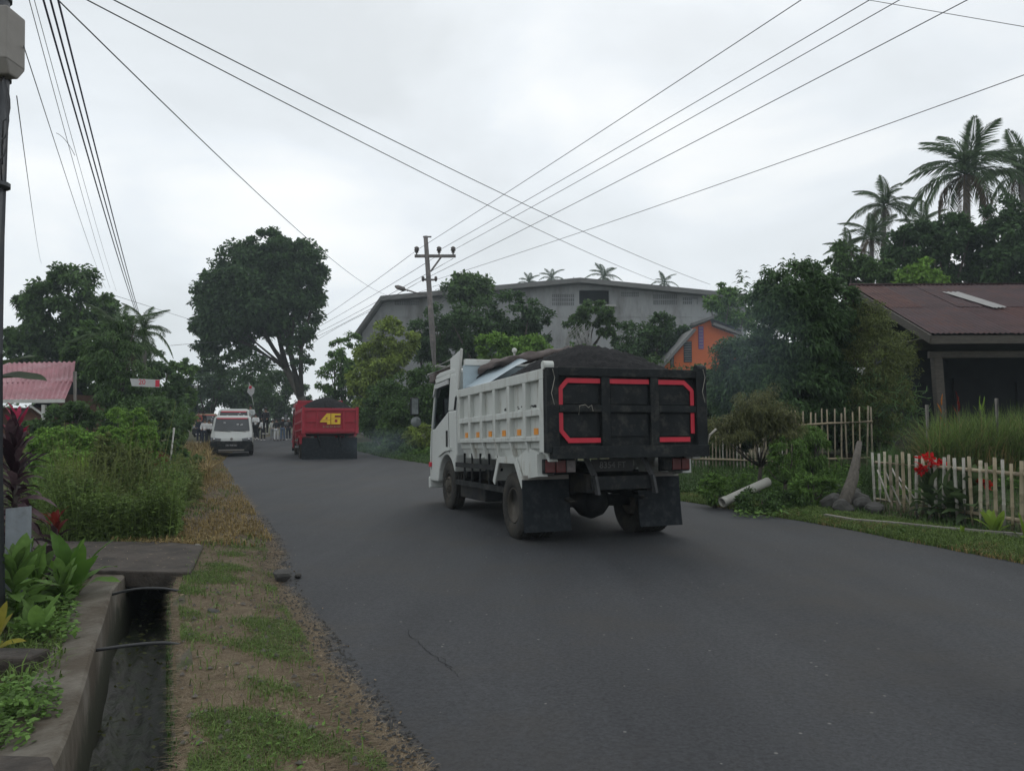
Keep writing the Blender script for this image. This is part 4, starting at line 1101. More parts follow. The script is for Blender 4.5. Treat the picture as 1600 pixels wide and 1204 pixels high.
RUST = [M['rust'], mat('rusted_roof_red', (0.064, 0.027, 0.026), 0.8, 0.35, 1.6, 0.1, 20, dirt=(0.078, 0.036, 0.026), dirt_amt=0.4, dirt_scale=1.6, spec=0.2), mat('rusted_roof_grey', (0.052, 0.030, 0.033), 0.8, 0.3, 1.1, 0.1, 20, dirt=(0.075, 0.032, 0.026), dirt_amt=0.35, dirt_scale=1.9, spec=0.2)]
def rusty_house():
    E0, R0 = px(1455, 522, 18.6), px(1330, 447, 24.5)
    gzh = 0.75
    root = empty('open_house', (E0[0], 18.6, gzh), 0, 'low house with a rusty red corrugated roof and a dark open veranda', 'house')
    off = np.array([E0[0], 18.6, gzh])
    Ev = E0 - off; Rd = R0 - off
    Lr = 12.5
    Ev2 = Ev + np.array([Lr, -0.3, 0.05]); Rd2 = Rd + np.array([Lr, -0.3, 0.05])
    rf = None
    ns = 13
    for k in range(ns):
        for (w0, w1, lift) in ((0.0, 0.53, 0.012), (0.5, 1.0, 0.0)):
            t0, t1 = k / ns, (k + 1.04) / ns
            A0 = Rd + (Rd2 - Rd) * t0; A1 = Rd + (Rd2 - Rd) * t1; B0 = Ev + (Ev2 - Ev) * t0; B1 = Ev + (Ev2 - Ev) * t1
            up_ = np.array([0, -0.004, 0.012]) * random.uniform(0.3, 1.6) + np.array([0, 0, lift])
            m = MB(); corrugated(m, A0 + (B0 - A0) * w0 + up_, A1 + (B1 - A1) * w0 + up_ * 0.6, A1 + (B1 - A1) * w1 + up_ * 0.6 + np.array([0, 0, random.uniform(-0.006, 0.01)]), A0 + (B0 - A0) * w1 + up_, 0.13, 0.014)
            rf = m.build('roof_sheet', random.choice(RUST), root, fix=False)
    # back slope
    m = MB(); bk = Rd + np.array([0.3, 6, -2.2]); corrugated(m, Rd + np.array([0, .02, -.01]), Rd2 + np.array([0, .02, -.01]), bk + np.array([Lr, 0, 0]), bk, 0.13, 0.014)
    m.build('roof', M['rust'], root, fix=False)
    # replaced sheet
    def onroof(u, v):
        a = px(u, v, 1.0) - np.array([0, 0, CAMH]); o_ = np.array([0, 0, CAMH])
        p0 = Ev + off; nn = np.cross(Ev2 - Ev, Rd - Ev)
        t = np.dot(p0 - o_, nn) / np.dot(a, nn); return o_ + a * t - off
    m = MB(); k = np.array([0, -0.03, 0.055])
    c = [onroof(1472, 459) + k, onroof(1497, 459) + k, onroof(1573, 483) + k, onroof(1552, 484) + k]
    corrugated(m, c[0], c[1], c[2], c[3], 0.13, 0.012)
    m.build('roof_sheet', M['newsheet'], root, fix=False)
    # ridge cap, fascia and barge board
    m = MB(); m.sm = True; m.tube([Rd + np.array([-0.05, 0, 0.02]), Rd2 + np.array([0, 0, 0.02])], 0.07, 8); m.build('ridge_cap', M['rust'], root)
    m = MB(); m.bar(Ev + np.array([0, 0.06, -0.13]), Ev2 + np.array([0, 0.06, -0.13]), 0.04, 0.2, up=(0, 0, 1)); m.build('fascia', M['wood'], root)
    m = MB(); m.bar(Ev + np.array([-0.03, -0.02, -0.12]), Rd + np.array([-0.03, 0, -0.12]), 0.05, 0.2, up=(0, 0, 1)); m.build('barge_board', M['wood'], root)
    m = MB(); m.bar(Ev + np.array([0.25, 0.6, -0.45]), Ev2 + np.array([0, 0.6, -0.45]), 0.10, 0.16, up=(0, 0, 1)); m.build('beam', M['wood'], root)
    # posts
    for x, lean in ((0.45, 0.12), (4.2, 0.0), (8.0, 0.0)):
        m = MB(); m.bar((x, 0.62, Ev[2] - 0.5), (x + lean, 0.62, -0.2), 0.2, 0.2, up=(0, 1, 0)); m.build('post', M['wood'], root)
    # walls
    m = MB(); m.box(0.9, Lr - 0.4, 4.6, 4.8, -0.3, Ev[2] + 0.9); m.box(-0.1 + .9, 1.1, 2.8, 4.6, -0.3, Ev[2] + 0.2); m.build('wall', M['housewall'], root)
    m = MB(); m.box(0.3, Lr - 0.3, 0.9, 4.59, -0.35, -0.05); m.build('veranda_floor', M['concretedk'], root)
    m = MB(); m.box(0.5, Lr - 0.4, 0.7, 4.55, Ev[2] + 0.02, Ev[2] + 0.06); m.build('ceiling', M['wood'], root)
    m = MB(); m.box(3.1, 3.9, 4.5, 4.59, 0, 2.0); m.build('door', M['dark'], root)
    m = MB(); m.box(5.0, 6.3, 4.5, 4.59, 0.8, 1.9); m.build('window', M['dark'], root)
rusty_house()

def pink_house():
    D = 26.0
    c0 = px(60, 656, D); root = empty('small_house', (c0[0], D, gz(c0[0], D)), 0, 'small house with a faded pink corrugated roof on the left', 'house')
    off = np.array([c0[0], D, gz(c0[0], D)])
    q = lambda u, v, d: px(u, v, d) - off
    m = MB(); corrugated(m, q(-120, 569, 29.3), q(118, 565, 29.3), q(114, 597, 27.3), q(-120, 599, 27.3), 0.19, 0.03)
    m.build('roof', M['pinkroof'], root, fix=False)
    m = MB(); corrugated(m, q(-120, 597, 27.4), q(113, 595, 27.4), q(101, 624, 25.6), q(-120, 626, 25.6), 0.19, 0.03)
    m.build('roof', M['pinkroof'], root, fix=False)
    m = MB(); m.bar(q(-120, 628, 25.6), q(101, 626, 25.6), 0.05, 0.12, up=(0, 0, 1)); m.build('fascia', M['whitepost'], root)
    m = MB(); a, b = q(-100, 640, 27.5), q(95, 640, 27.5); m.box(a[0], b[0], 1.0, 1.15, 0, 1.9); m.box(b[0] - .15, b[0], 1.15, 4.5, 0, 2.4); m.build('wall', M['woodred'], root)
    m = MB(); a, b = q(-100, 640, 29), q(112, 640, 29); m.prism([(1.15, 0), (1.15, 1.9), (3.3, 3.1), (5, 2), (5, 0)], b[0] - 0.4, b[0] - 0.28, 'x'); m.build('gable', M['housewall'], root)
    for u in (69, -20):
        a = q(u, 632, 25.7); m = MB(); m.bar((a[0], a[1], a[2]), (a[0], a[1], 0), 0.11, 0.11); m.build('post', M['whitepost'], root)
    m = MB(); a, b = q(47, 633, 25.7), q(68, 648, 25.7); m.bar(a, b, 0.06); m.build('brace', M['whitepost'], root)
    m = MB(); m.prism([(q(12, 640, 26)[0], 1.45), (q(40, 634, 26)[0], 1.75), (q(60, 646, 26)[0], 1.45)], 0.3, 0.36, 'y'); m.build('gable_board', M['woodred'], root)
pink_house()
a, b = px(117, 580, 24.5), at_ground(120, 24.5)
m = MB(); m.sm = True; m.tube([b, a], [0.06, 0.055], 8); o = m.build('timber_post', M['barkgrey']); tag(o, 'slim grey post standing at the right end of the pink roof', 'post')
a, b = px(272, 668, 16.5), px(262, 736, 16.5); b[2] = min(b[2], gz(b[0], 16.5) + 0.05)
m = MB(); m.sm = True; m.tube([b, a], [0.028, 0.022], 7); o = m.build('stake', M['whitepost']); tag(o, 'leaning white stick in the left weeds', 'stick')

# ------------------------------------------------------------------ poles and wires
def near_pole():
    root = empty('utility_pole', (-3.735, 5.55, 0), 0, 'dark steel utility pole cut by the left edge of the photo', 'utility pole')
    root.rotation_euler = (0, -0.02, 0)
    m = MB(); m.sm = True; m.tube([(0, 0, -0.3), (0, 0, 4), (0, 0, 8.2)], [0.125, 0.11, 0.09], 16); m.build('shaft', M['pole'], root)
    m = MB(); m.box(0.09, 0.205, -0.16, 0.06, 4.08, 4.47); m.add([(0.09, -0.16, 4.08), (0.205, -0.16, 4.08), (0.19, -0.10, 3.99), (0.09, -0.10, 3.99), (0.09, 0.06, 4.08), (0.205, 0.06, 4.08), (0.19, 0.0, 3.99), (0.09, 0.0, 3.99)], [(0, 1, 2, 3), (7, 6, 5, 4), (1, 5, 6, 2), (3, 2, 6, 7)]); m.build('junction_box', M['boxgrey'], root, bevel=0.012)
    for k in range(3):
        m = MB(); m.sm = True
        m.tube([(0.12, -0.05, 3.99)] + [(0.12 + 0.05 * math.sin(t * 3.1) + 0.012 * k, -0.06 - 0.03 * k, 3.98 - (0.32 + 0.15 * k) * math.sin(t * 1.57) ** 1.3) for t in np.linspace(0.1, 1, 7)] + [(0.10, -0.03, 3.5 - 0.15 * k)], 0.006, 5)
        m.build('cable_loop', M['wire'], root)
    for z in (3.2, 4.0, 4.6):
        m = MB(); m.lathe([(z, 0.122), (z + 0.03, 0.122)], axis='z', n=16); m.build('clamp', M['boxdk2'], root)
near_pole()

def far_pole():
    D = 35.0
    b = at_ground(688, D); t = px(665, 369, D)
    root = empty('utility_pole', b, 0, 'leaning utility pole with a crossarm and street lamp by the warehouse trees', 'utility pole')
    T = t - b
    w_ = lambda u, v: px(u, v, D) - b
    m = MB(); m.sm = True; m.tube([(0, 0, -0.2), tuple(T * 0.5), tuple(T)], [0.17, 0.14, 0.10], 10); m.build('shaft', M['polefar'], root)
    m = MB(); m.bar(w_(648, 400), w_(712, 400), 0.10, 0.13, up=(0, 0, 1)); m.build('crossarm', M['polefar'], root)
    m = MB(); m.bar(w_(689, 402), w_(673, 424), 0.07); m.build('brace', M['polefar'], root)
    m = MB(); m.bar(w_(661, 437), w_(681, 437), 0.08); m.build('lower_crossarm', M['polefar'], root)
    m = MB(); m.bar(w_(661, 370), w_(674, 370), 0.06); m.build('top_bracket', M['polefar'], root)
    for u in (651, 686, 708):
        p = w_(u, 398)
        m = MB(); m.sm = True; m.lathe([(0, 0.03), (0.1, 0.03), (0.1, 0.09), (0.16, 0.06), (0.2, 0.13), (0.26, 0.09), (0.32, 0.12), (0.38, 0.05)], c=tuple(p), axis='z', n=10); m.build('insulator', M['porcelain'], root)
    for u in (661, 681):
        p = w_(u, 437)
        m = MB(); m.sm = True; m.lathe([(-0.08, 0.03), (0.0, 0.07), (0.12, 0.07), (0.16, 0.03)], c=tuple(p), axis='z', n=8); m.build('insulator', M['porcelain'], root)
    m = MB(); m.sm = True; m.tube([w_(675, 461), w_(655, 459), w_(636, 453)], 0.035, 6); arm = m.build('lamp_arm', M['polefar'], root)
    a, c = np.array(w_(637, 454)), np.array(w_(617, 447))
    m = MB(); m.sm = True; m.tube([a, a + (c - a) * 0.3, a + (c - a) * 0.8, c], [0.05, 0.11, 0.10, 0.04], 8); m.build('lamp_head', M['polefar'], arm)
    for k in range(3):
        m = MB(); m.sm = True; p = np.array(w_(676 + 4 * k, 448 + 5 * k)); m.tube([p, p + [0.3, 0, 0.1], p + [0.45, 0, -0.25], p + [0.2, 0, -0.4]], 0.012, 5); m.build('cable_loop', M['wire'], root)
far_pole()

def wire(label, pts, rad, mt='wire', sag=0.0, group=None, n=26, ext0=0.0, ext1=0.0):
    """a cable through two world points, prolonged by ext0 / ext1 times its length, with sag"""
    a, b = map(lambda q: np.array(q, float), pts)
    d_ = b - a
    a2 = a - d_ * ext0; b2 = b + d_ * ext1
    m = MB(); m.sm = True
    tt = np.linspace(0, 1, n)
    P = [a2 + (b2 - a2) * t - np.array([0, 0, 4 * sag * t * (1 - t)]) for t in tt]
    m.tube(P, rad, 5)
    o = m.build('power_line', M[mt]); tag(o, label, 'wire', group)
GW = 'overhead wires'
W = lambda s: 'overhead wire ' + s
wire(W('from the far pole top to the top edge, leftmost of the right fan'), (px(651, 391, 35), px(1235, 0, 15.5)), 0.0099, ext1=1.0, group=GW, sag=0.15)
wire(W('second of the right fan, from the middle insulator'), (px(686, 391, 35), px(1340, 0, 15.5)), 0.0099, ext1=1.0, group=GW, sag=0.15)
wire(W('third of the right fan, from the right insulator'), (px(708, 391, 35), px(1386, 0, 15.5)), 0.0099, ext1=1.0, group=GW, sag=0.15)
wire(W('fourth of the right fan, ending at the top right'), (px(661, 437, 35), px(1480, 0, 14.0)), 0.0099, ext1=1.0, group=GW, sag=0.2)
wire(W('lowest of the right fan, running out past the palms'), (px(681, 437, 35), px(1600, 97, 13.5)), 0.0087, ext1=0.6, group=GW, sag=0.25)
wire(W('short one across the top right corner'), (px(1355, 0, 14), px(1600, 42, 12)), 0.0056, ext0=2, ext1=2, group=GW)
wire(W('lower of the two crossing the road from upper left to the warehouse'), (px(190, 0, 11), px(1030, 437, 44)), 0.0099, ext0=0.25, ext1=0.12, group=GW, sag=0.45)
wire(W('upper of the two crossing the road from upper left to the pale tree'), (px(230, 0, 11), px(1105, 442, 42)), 0.0099, ext0=0.25, ext1=0.02, group=GW, sag=0.4)
wire(W('steep one from the upper left to the warehouse corner'), (px(145, 0, 11), px(607, 462, 66)), 0.0105, ext0=0.2, ext1=0.0, group=GW, sag=0.9)
GC = 'cables strung from the left pole'
wire('thick cable, leftmost of the three heavy cables on the left', (px(72, 0, 9.5), px(214, 492, 40)), 0.0136, 'cablep', ext0=0.15, group=GC, sag=0.25)
wire('thick cable, middle of the three heavy cables on the left', (px(82, 0, 9.5), px(216, 492, 40)), 0.0136, 'cablep', ext0=0.15, group=GC, sag=0.2)
wire('thick cable, rightmost of the three heavy cables on the left', (px(93, 0, 9.5), px(218, 492, 40)), 0.0136, 'cablep', ext0=0.15, group=GC, sag=0.15)
wire('thin wire left of the heavy cables, with a loose tail', (px(49, 0, 9.0), px(172, 450, 40)), 0.0050, ext0=0.15, group=GC, sag=0.2)
wire('thin wire close beside the heavy cables', (px(57, 0, 9.0), px(182, 455, 40)), 0.0043, ext0=0.15, group=GC, sag=0.2)
wire('thin wire running from the junction box to the trees', (px(37, 72, 5.55), px(165, 450, 40)), 0.0037, group=GC, sag=0.15)
wire('thin drooping wire below the junction box', (px(26, 150, 5.5), px(65, 412, 38)), 0.0037, group=GC, sag=0.2)
wire('loose cable end hanging from a thin wire at upper left', (px(88, 208, 12.0), px(117, 243, 12.4)), 0.0043, group=GC, sag=-0.06)
wire('wire from the left trees to the huge tree, upper', (px(190, 465, 40), px(300, 500, 60)), 0.0124, group=GW, ext0=0.1, ext1=0.2)
wire('wire from the left trees to the huge tree, lower', (px(262, 540, 36), px(345, 533, 60)), 0.0112, group=GW, ext1=0.1)
for k, (va, vb, lb) in enumerate(((391, 512, 'top'), (398, 520, 'second'), (404, 528, 'third'), (437, 533, 'lowest'))):
    wire(W('from the far pole towards the huge tree, ' + lb + ' of four'), (px((651, 686, 708, 661)[k], va, 35), px(480, vb, 66)), 0.0124, group=GW, sag=0.1)
wire(W('flat one behind the far pole at the warehouse corner'), (px(668, 452, 35), px(490, 535, 60)), 0.0112, group=GW, sag=-0.3)

# ------------------------------------------------------------------ dump trucks
PB = R(1.97)
def wheel(parent, x, y, rad, wd, face, rimdeep):
    """tyre with tread grooves; face = -1 shows its outside to -x"""
    m = MB(); m.sm = True
    ri = rad * 0.53
    hw = wd / 2
    prof = [(-hw * 0.75, ri), (-hw * 0.98, ri + 0.03), (-hw, rad * 0.78), (-hw * 0.92, rad * 0.93), (-hw * 0.8, rad * 0.985),
            (-hw * 0.5, rad), (-hw * 0.46, rad * 0.97), (-hw * 0.40, rad * 0.97), (-hw * 0.36, rad), (-0.02, rad), (-0.015, rad * 0.97), (0.015, rad * 0.97), (0.02, rad),
            (hw * 0.36, rad), (hw * 0.40, rad * 0.97), (hw * 0.46, rad * 0.97), (hw * 0.5, rad), (hw * 0.8, rad * 0.985), (hw * 0.92, rad * 0.93), (hw, rad * 0.78), (hw * 0.98, ri + 0.03), (hw * 0.75, ri)]
    m.lathe(prof, n=44, closed=True)
    m.sm = False
    for k in range(44):                       # shoulder lugs
        t = 2 * math.pi * k / 44
        for sd in (-1, 1):
            c_, s_ = math.cos(t), math.sin(t)
            a = Vector((sd * hw * 0.93, c_ * rad * 0.90, s_ * rad * 0.90)); b = Vector((sd * hw * 0.72, c_ * rad * 0.995, s_ * rad * 0.995))
            m.bar(a, b, 0.030, 0.014, up=(0, c_, s_))
    o = m.build('wheel', M['rubber'], parent); o.location = (x, y, rad)
    m = MB(); m.sm = True
    f = face
    if rimdeep:
        pr = [(f * hw * 0.8, ri + 0.005), (f * hw * 0.86, ri - 0.012), (f * hw * 0.6, ri - 0.03), (-f * hw * 0.6, ri - 0.045), (-f * hw * 0.9, ri * 0.66), (-f * hw * 0.85, ri * 0.60), (-f * hw * 0.85, ri * 0.36), (f * hw * 0.1, ri * 0.33), (f * hw * 0.15, ri * 0.2)]
    else:
        pr = [(f * hw * 0.8, ri + 0.005), (f * hw * 0.86, ri - 0.012), (f * hw * 0.5, ri - 0.03), (f * hw * 0.35, ri * 0.8), (f * hw * 0.95, ri * 0.62), (f * hw * 0.98, ri * 0.45), (f * hw * 1.25, ri * 0.36), (f * hw * 1.3, ri * 0.2)]
    m.lathe(pr, n=28)
    rr_ = ri * (0.48 if rimdeep else 0.53); ax = f * hw * (-0.85 if rimdeep else 1.0)
    m.sm = False
    for k in range(6):
        t = 2 * math.pi * k / 6
        m.lathe([(ax - 0.005, 0.016), (ax + f * 0.03, 0.016)], c=(0, math.cos(t) * rr_, math.sin(t) * rr_), n=6)
    m.build('rim', M['mudrim'], o)
    return o

def prism_part(name, mt, parent, poly, x0, x1, axis='x', bevel=0, tilt=True):
    m = MB(); m.prism(poly, x0, x1, axis); o = m.build(name, mt, parent, bevel)
    if tilt: o.rotation_euler.x = -PB
    return o

def text_mesh(txt, size, ext, mt, parent, loc, rot, name='lettering'):
    c = bpy.data.curves.new('text', 'FONT'); c.body = txt; c.size = size; c.extrude = ext; c.align_x = 'CENTER'; c.align_y = 'CENTER'
    t = bpy.data.objects.new('text', c); COL.objects.link(t)
    dg = bpy.context.evaluated_depsgraph_get()
    me = bpy.data.meshes.new_from_object(t.evaluated_get(dg))
    COL.objects.unlink(t); bpy.data.objects.remove(t)
    me.materials.clear(); me.materials.append(mt)
    o = bpy.data.objects.new(name, me); link(o, parent); o.location = loc; o.rotation_euler = rot
    return o

def dump_truck(loc, rz, style, label):
    red = style == 'red'
    root = empty('dump_truck', loc, rz, label, 'dump truck')
    body = M['redpaint'] if red else M['white']
    cabm = M['redpaint'] if red else M['whitecab']
    W, B, FY, ZT, ZB, WB = 1.044, 1.148, 2.44, 2.03, 1.075, 3.36
    def P(o): o.rotation_euler.x = -PB; return o
    # chassis
    m = MB()
    for x in (-0.40, 0.40): m.box(x - 0.05, x + 0.05, -0.95, 4.1, 0.60, 0.82)
    for y in (-0.7, 0.6, 1.6, 2.5): m.box(-0.35, 0.35, y - 0.06, y + 0.06, 0.64, 0.78)
    m.box(-0.55, 0.55, 2.9, 4.2, 0.45, 0.6)
    P(m.build('chassis', M['chassis'], root))
    m = MB(); m.sm = True; m.lathe([(-0.85, 0.07), (-0.25, 0.08), (-0.14, 0.19), (0, 0.235), (0.14, 0.19), (0.25, 0.08), (0.85, 0.07)], c=(0.05, 0, 0.44), n=16)
    m.lathe([(-0.27, 0.04), (-0.2, 0.15), (-0.05, 0.20), (0.1, 0.2)], c=(0.05, 0, 0.44), axis='y', n=16)
    m.build('rear_axle', M['chassis'], root)
    m = MB()
    for x in (-0.5, 0.5):
        for k in range(4): m.box(x - 0.04, x + 0.04, -0.62 + k * 0.09, 0.62 - k * 0.09, 0.5 + k * 0.022, 0.52 + k * 0.022)
    m.build('leaf_spring', M['chassis'], root)
    # wheels
    for sx in (-1, 1):
        wheel(root, sx * 0.93, 0, 0.415, 0.21, sx, True)
        wheel(root, sx * 0.67, 0, 0.415, 0.21, sx, True)
        wheel(root, sx * 0.84, WB, 0.405, 0.21, sx, False)
    # side guards, tank and boxes between the axles
    for sx in (-1, 1):
        m = MB()
        x = sx * 0.97
        m.bar((x, 0.55, 0.86), (x, 2.75, 0.87), 0.03, 0.07, up=(0, 0, 1)); m.bar((x, 0.42, 0.58), (x, 2.75, 0.60), 0.03, 0.075, up=(0, 0, 1))
        for y in (0.75, 1.15, 1.55, 1.95, 2.35): m.bar((x - sx * 0.02, y, 0.58), (x - sx * 0.02, y, 1.05), 0.025)
        P(m.build('side_guard', M['black'] if not red else M['chrome'], root))
        m = MB(); m.box(min(sx * 0.5, sx * 0.92), max(sx * 0.5, sx * 0.92), 1.45, 2.7, 0.36, 0.56); P(m.build('battery_box', M['chassis'], root, 0.02))
        m = MB(); m.sm = True; m.lathe([(0.95, 0.02), (0.95, 0.17), (1.38, 0.17), (1.38, 0.02)], c=(sx * 0.62, 0, 0.74), axis='y', n=18); P(m.build('air_tank', M['chassis'], root))
        m = MB()
        for y in (0.85, 1.45, 2.05): m.bar((sx * 0.95, y, 0.98), (sx * 0.88, y + 0.18, 1.06), 0.035, 0.02)
        P(m.build('bracket', body, root))
        # wheel-arch panel and mud flap of the rear wheels
        path = [(0.66, 0.70), (0.47, 1.01), (-0.16, 1.01), (-0.42, 0.70)]
        m = MB()
        for (y0, z0), (y1, z1) in zip(path, path[1:]):
            m.bar((sx * 0.82, y0, z0), (sx * 0.82, y1, z1), 0.44, 0.018, up=(0, -0.2 if y0 > 0.5 else 0.2, 1))
            m.bar((sx * 1.04, y0, z0 - 0.03), (sx * 1.04, y1, z1 - 0.03), 0.02, 0.085, up=(0, 0.7 * (1 if y0 < 0 else -1), 1) if abs(z0 - z1) > .1 else (0, 0, 1))
        P(m.build('fender', body, root))
        if not red:
            m = MB()
            m.add([(sx * 1.02, -0.16, 1.0), (sx * 1.0, -0.50, 1.13), (sx * 0.98, -0.80, 1.08), (sx * 0.98, -0.80, 0.80), (sx * 1.02, -0.44, 0.76),
                   (sx * 0.99, -0.16, 1.0), (sx * 0.97, -0.50, 1.13), (sx * 0.95, -0.80, 1.08), (sx * 0.95, -0.80, 0.80), (sx * 0.99, -0.44, 0.76)],
                  [(0, 1, 2, 3, 4), (9, 8, 7, 6, 5), (0, 5, 6, 1), (1, 6, 7, 2), (2, 7, 8, 3), (3, 8, 9, 4), (4, 9, 5, 0)])
            m.box(min(sx * 0.9, sx * 1.03), max(sx * 0.9, sx * 1.03), -0.86, -0.82, 0.80, 1.06)
            P(m.build('fender_panel', body, root))
            m = MB(); m.bar((sx * 0.48, -0.49, 0.775), (sx * 1.06, -0.49, 0.775), 0.05, 0.05, up=(0, 0, 1)); P(m.build('flap_bracket', M['boxgrey'], root))
            m = MB(); xs = sorted((sx * 0.47, sx * 1.08))
            n = 5
            vs = []
            for j in range(2):
                for i in range(n + 1):
                    t = i / n
                    for xx in xs: vs.append((xx, -0.50 + j * 0.015 - 0.05 * t * t, 0.75 - 0.62 * t))
            fs = [(2 * i, 2 * i + 1, 2 * i + 3, 2 * i + 2) for i in range(n)] + [(12 + 2 * i, 12 + 2 * i + 2, 12 + 2 * i + 3, 12 + 2 * i + 1) for i in range(n)]
            fs += [(2 * i, 2 * i + 2, 12 + 2 * i + 2, 12 + 2 * i) for i in range(n)] + [(2 * i + 1, 12 + 2 * i + 1, 12 + 2 * i + 3, 2 * i + 3) for i in range(n)] + [(0, 12, 13, 1), (10, 11, 23, 22)]
            m.add(vs, fs); P(m.build('mud_flap', M['flap'], root))
        # tail lamps
        m = MB(); xs = sorted((sx * 0.57, sx * 0.97)); m.box(xs[0], xs[1], -0.92, -0.84, 0.83, 1.0); lm = P(m.build('tail_lamp', M['black'], root, 0.01))
        xa = [xs[0] + (xs[1] - xs[0]) * t for t in (0.03, 0.33, 0.36, 0.66, 0.69, 0.97)]
        for i in range(3):
            m = MB(); m.box(xa[2 * i], xa[2 * i + 1], -0.945, -0.925, 0.845, 0.985); m.build('lens', M['taillens'] if i != (2 if sx < 0 else 0) else (M['greylens'] if sx < 0 else M['black']), lm, 0.006)
    if red:
        m = MB(); m.box(-1.02, 1.02, -1.0, -0.985, 0.06, 0.92); P(m.build('mud_flap', M['flap'], root))
    # rear underrun bar, plate, brackets
    m = MB(); m.box(-0.40, 0.42, -0.99, -0.95, 0.63, 0.79); P(m.build('underrun_bar', M['black'], root, 0.01))
    for x in (-0.38, 0.38):
        m = MB(); m.bar((x - 0.06, -0.93, 1.0), (x, -1.02, 0.80), 0.09, 0.03); m.bar((x, -1.02, 0.80), (x + 0.04, -1.02, 0.58), 0.09, 0.03); P(m.build('bracket', M['chassis'] if red else M['boxdk'], root))
    m = MB(); m.box(-0.36, 0.2, -0.9, -0.885, 0.84, 0.99); pl = P(m.build('licence_plate', M['plate'], root, 0.004))
    if not red:
        text_mesh('8354 FT', 0.105, 0.002, M['lettering'], pl, (-0.08, -0.904, 0.915), (math.pi / 2, 0, 0))
    # ---- tipper bed
    t = 0.03
    side_panels = []
    for sx in (-1, 1):
        m = MB()
        xi = sx * (W - 0.10)
        m.box(min(xi, xi + sx * t), max(xi, xi + sx * t), -B + 0.06, FY, ZB + 0.05, ZT - 0.02)
        # sloped skirt below the side
        vs = [(sx * (W - 0.06), -B + 0.1, ZB + 0.16), (sx * (W - 0.06), FY, ZB + 0.16), (sx * (W - 0.13), FY, ZB - 0.10), (sx * (W - 0.13), -B + 0.1, ZB - 0.10)]
        vs += [(v[0] - sx * 0.02, v[1], v[2] + 0.02) for v in vs]
        m.add(vs, [(0, 1, 2, 3), (7, 6, 5, 4), (0, 4, 5, 1), (2, 6, 7, 3)])
        sp = P(m.build('side_panel', body, root))
        def sbox(name, y0, y1, z0, z1, mt=body, xo=0.0, xin=0.1, bev=0.008):
            m_ = MB(); a, b = sorted((sx * (W - xin), sx * (W + xo))); m_.box(a, b, y0, y1, z0, z1); return m_.build(name, mt, sp, bev)
        sbox('top_rail', -B + 0.001, FY + 0.02, 1.91, ZT)
        sbox('mid_rail', -B + 0.08, FY - 0.03, 1.50, 1.58, xo=-0.005)
        sbox('bottom_rail', -B + 0.08, FY, ZB + 0.13, ZB + 0.19, xo=-0.008)
        nrib = 7
        for k in range(nrib):
            y = FY - 0.06 - k * (FY + B - 0.16) / (nrib - 1)
            wr = 0.05 if 0 < k < nrib - 1 else 0.07
            if k == nrib - 1: wr = 0.085
            sbox('rib', y - wr, y + wr * (1 if k else 0.8), ZB + 0.0 if k == nrib - 1 else ZB + 0.16, 1.912, xo=-0.002)
            if 0 < k:
                # gusset running down and inwards
                m_ = MB(); yy0, yy1 = y - 0.03, y + 0.03
                m_.add([(sx * (W - 0.01), yy0, ZB + 0.17), (sx * (W - 0.01), yy1, ZB + 0.17), (sx * (W - 0.06), yy1 - 0.05, ZB - 0.10), (sx * (W - 0.06), yy0 - 0.05, ZB - 0.10),
                        (sx * (W - 0.10), yy0, ZB + 0.17), (sx * (W - 0.10), yy1, ZB + 0.17), (sx * (W - 0.16), yy1 - 0.05, ZB - 0.10), (sx * (W - 0.16), yy0 - 0.05, ZB - 0.10)],
                       [(0, 1, 2, 3), (7, 6, 5, 4), (0, 4, 5, 1), (1, 5, 6, 2), (2, 6, 7, 3), (3, 7, 4, 0)])
                m_.build('gusset', body, sp)
                yp = y + 0.16
                if not red:
                    m_ = MB(); a, b = sorted((sx * (W - 0.098), sx * (W - 0.092) if False else sx * (W - 0.062)))
                    m_.box(a, b, yp + 0.11, yp + 0.24, 1.285, 1.36); m_.build('reflector', M['orange'], sp)
        if red:
            for k in range(nrib - 1):
                for z0, z1 in ((1.30, 1.44), (1.62, 1.85)):
                    y = FY - 0.06 - (k + 0.5) * (FY + B - 0.16) / (nrib - 1)
                    m_ = MB(); a, b = sorted((sx * (W - 0.072), sx * (W - 0.04))); m_.box(a, b, y + 0.02, y + 0.2, z0, z1); m_.build('painted_panel', M['white'] if (k + (z0 > 1.5)) % 2 else M['boxgrey'], sp, 0.01)
        if not red:
            m_ = MB()          # chipped paint above the mid rail near the rear
            for k in range(22):
                y = random.choice((-0.62, -0.2, 0.35)) + random.gauss(0, 0.06); z = 1.605 + random.uniform(0, 0.03)
                m_.box(*sorted((sx * (W - 0.069), sx * (W - 0.067))), y - random.uniform(0.008, 0.04), y + 0.01, z, z + random.uniform(0.006, 0.022))
            m_.build('paint_chips', M['black'], sp)['kind'] = 'stuff'
    m = MB(); m.box(-W + 0.12, W - 0.12, -B + 0.05, FY - 0.05, ZB - 0.02, ZB + 0.04); P(m.build('bed_floor', M['chassis'], root))
    # headboard
    m = MB(); m.box(-W + 0.10, W - 0.10, FY - 0.04, FY, ZB, 2.42); hb = P(m.build('headboard', M['bluewhite'] if not red else body, root))
    m = MB(); m.box(-W + 0.12, W - 0.12, FY - 0.06, FY + 0.03, 2.42, 2.52); m.build('top_rail', cabm, hb, 0.01)
    # tailgate
    tg = MB(); tg.box(-W, W, -B, -B + 0.05, ZB, ZT); tm = M['tailblack'] if not red else body
    gate = P(tg.build('tailgate', tm, root, 0.006))
    def gbox(name, x0, x1, z0, z1, d0, d1, mt=tm, bev=0.006):
        m_ = MB(); m_.box(x0, x1, -B - d1, -B - d0, z0, z1); return m_.build(name, mt, gate, bev)
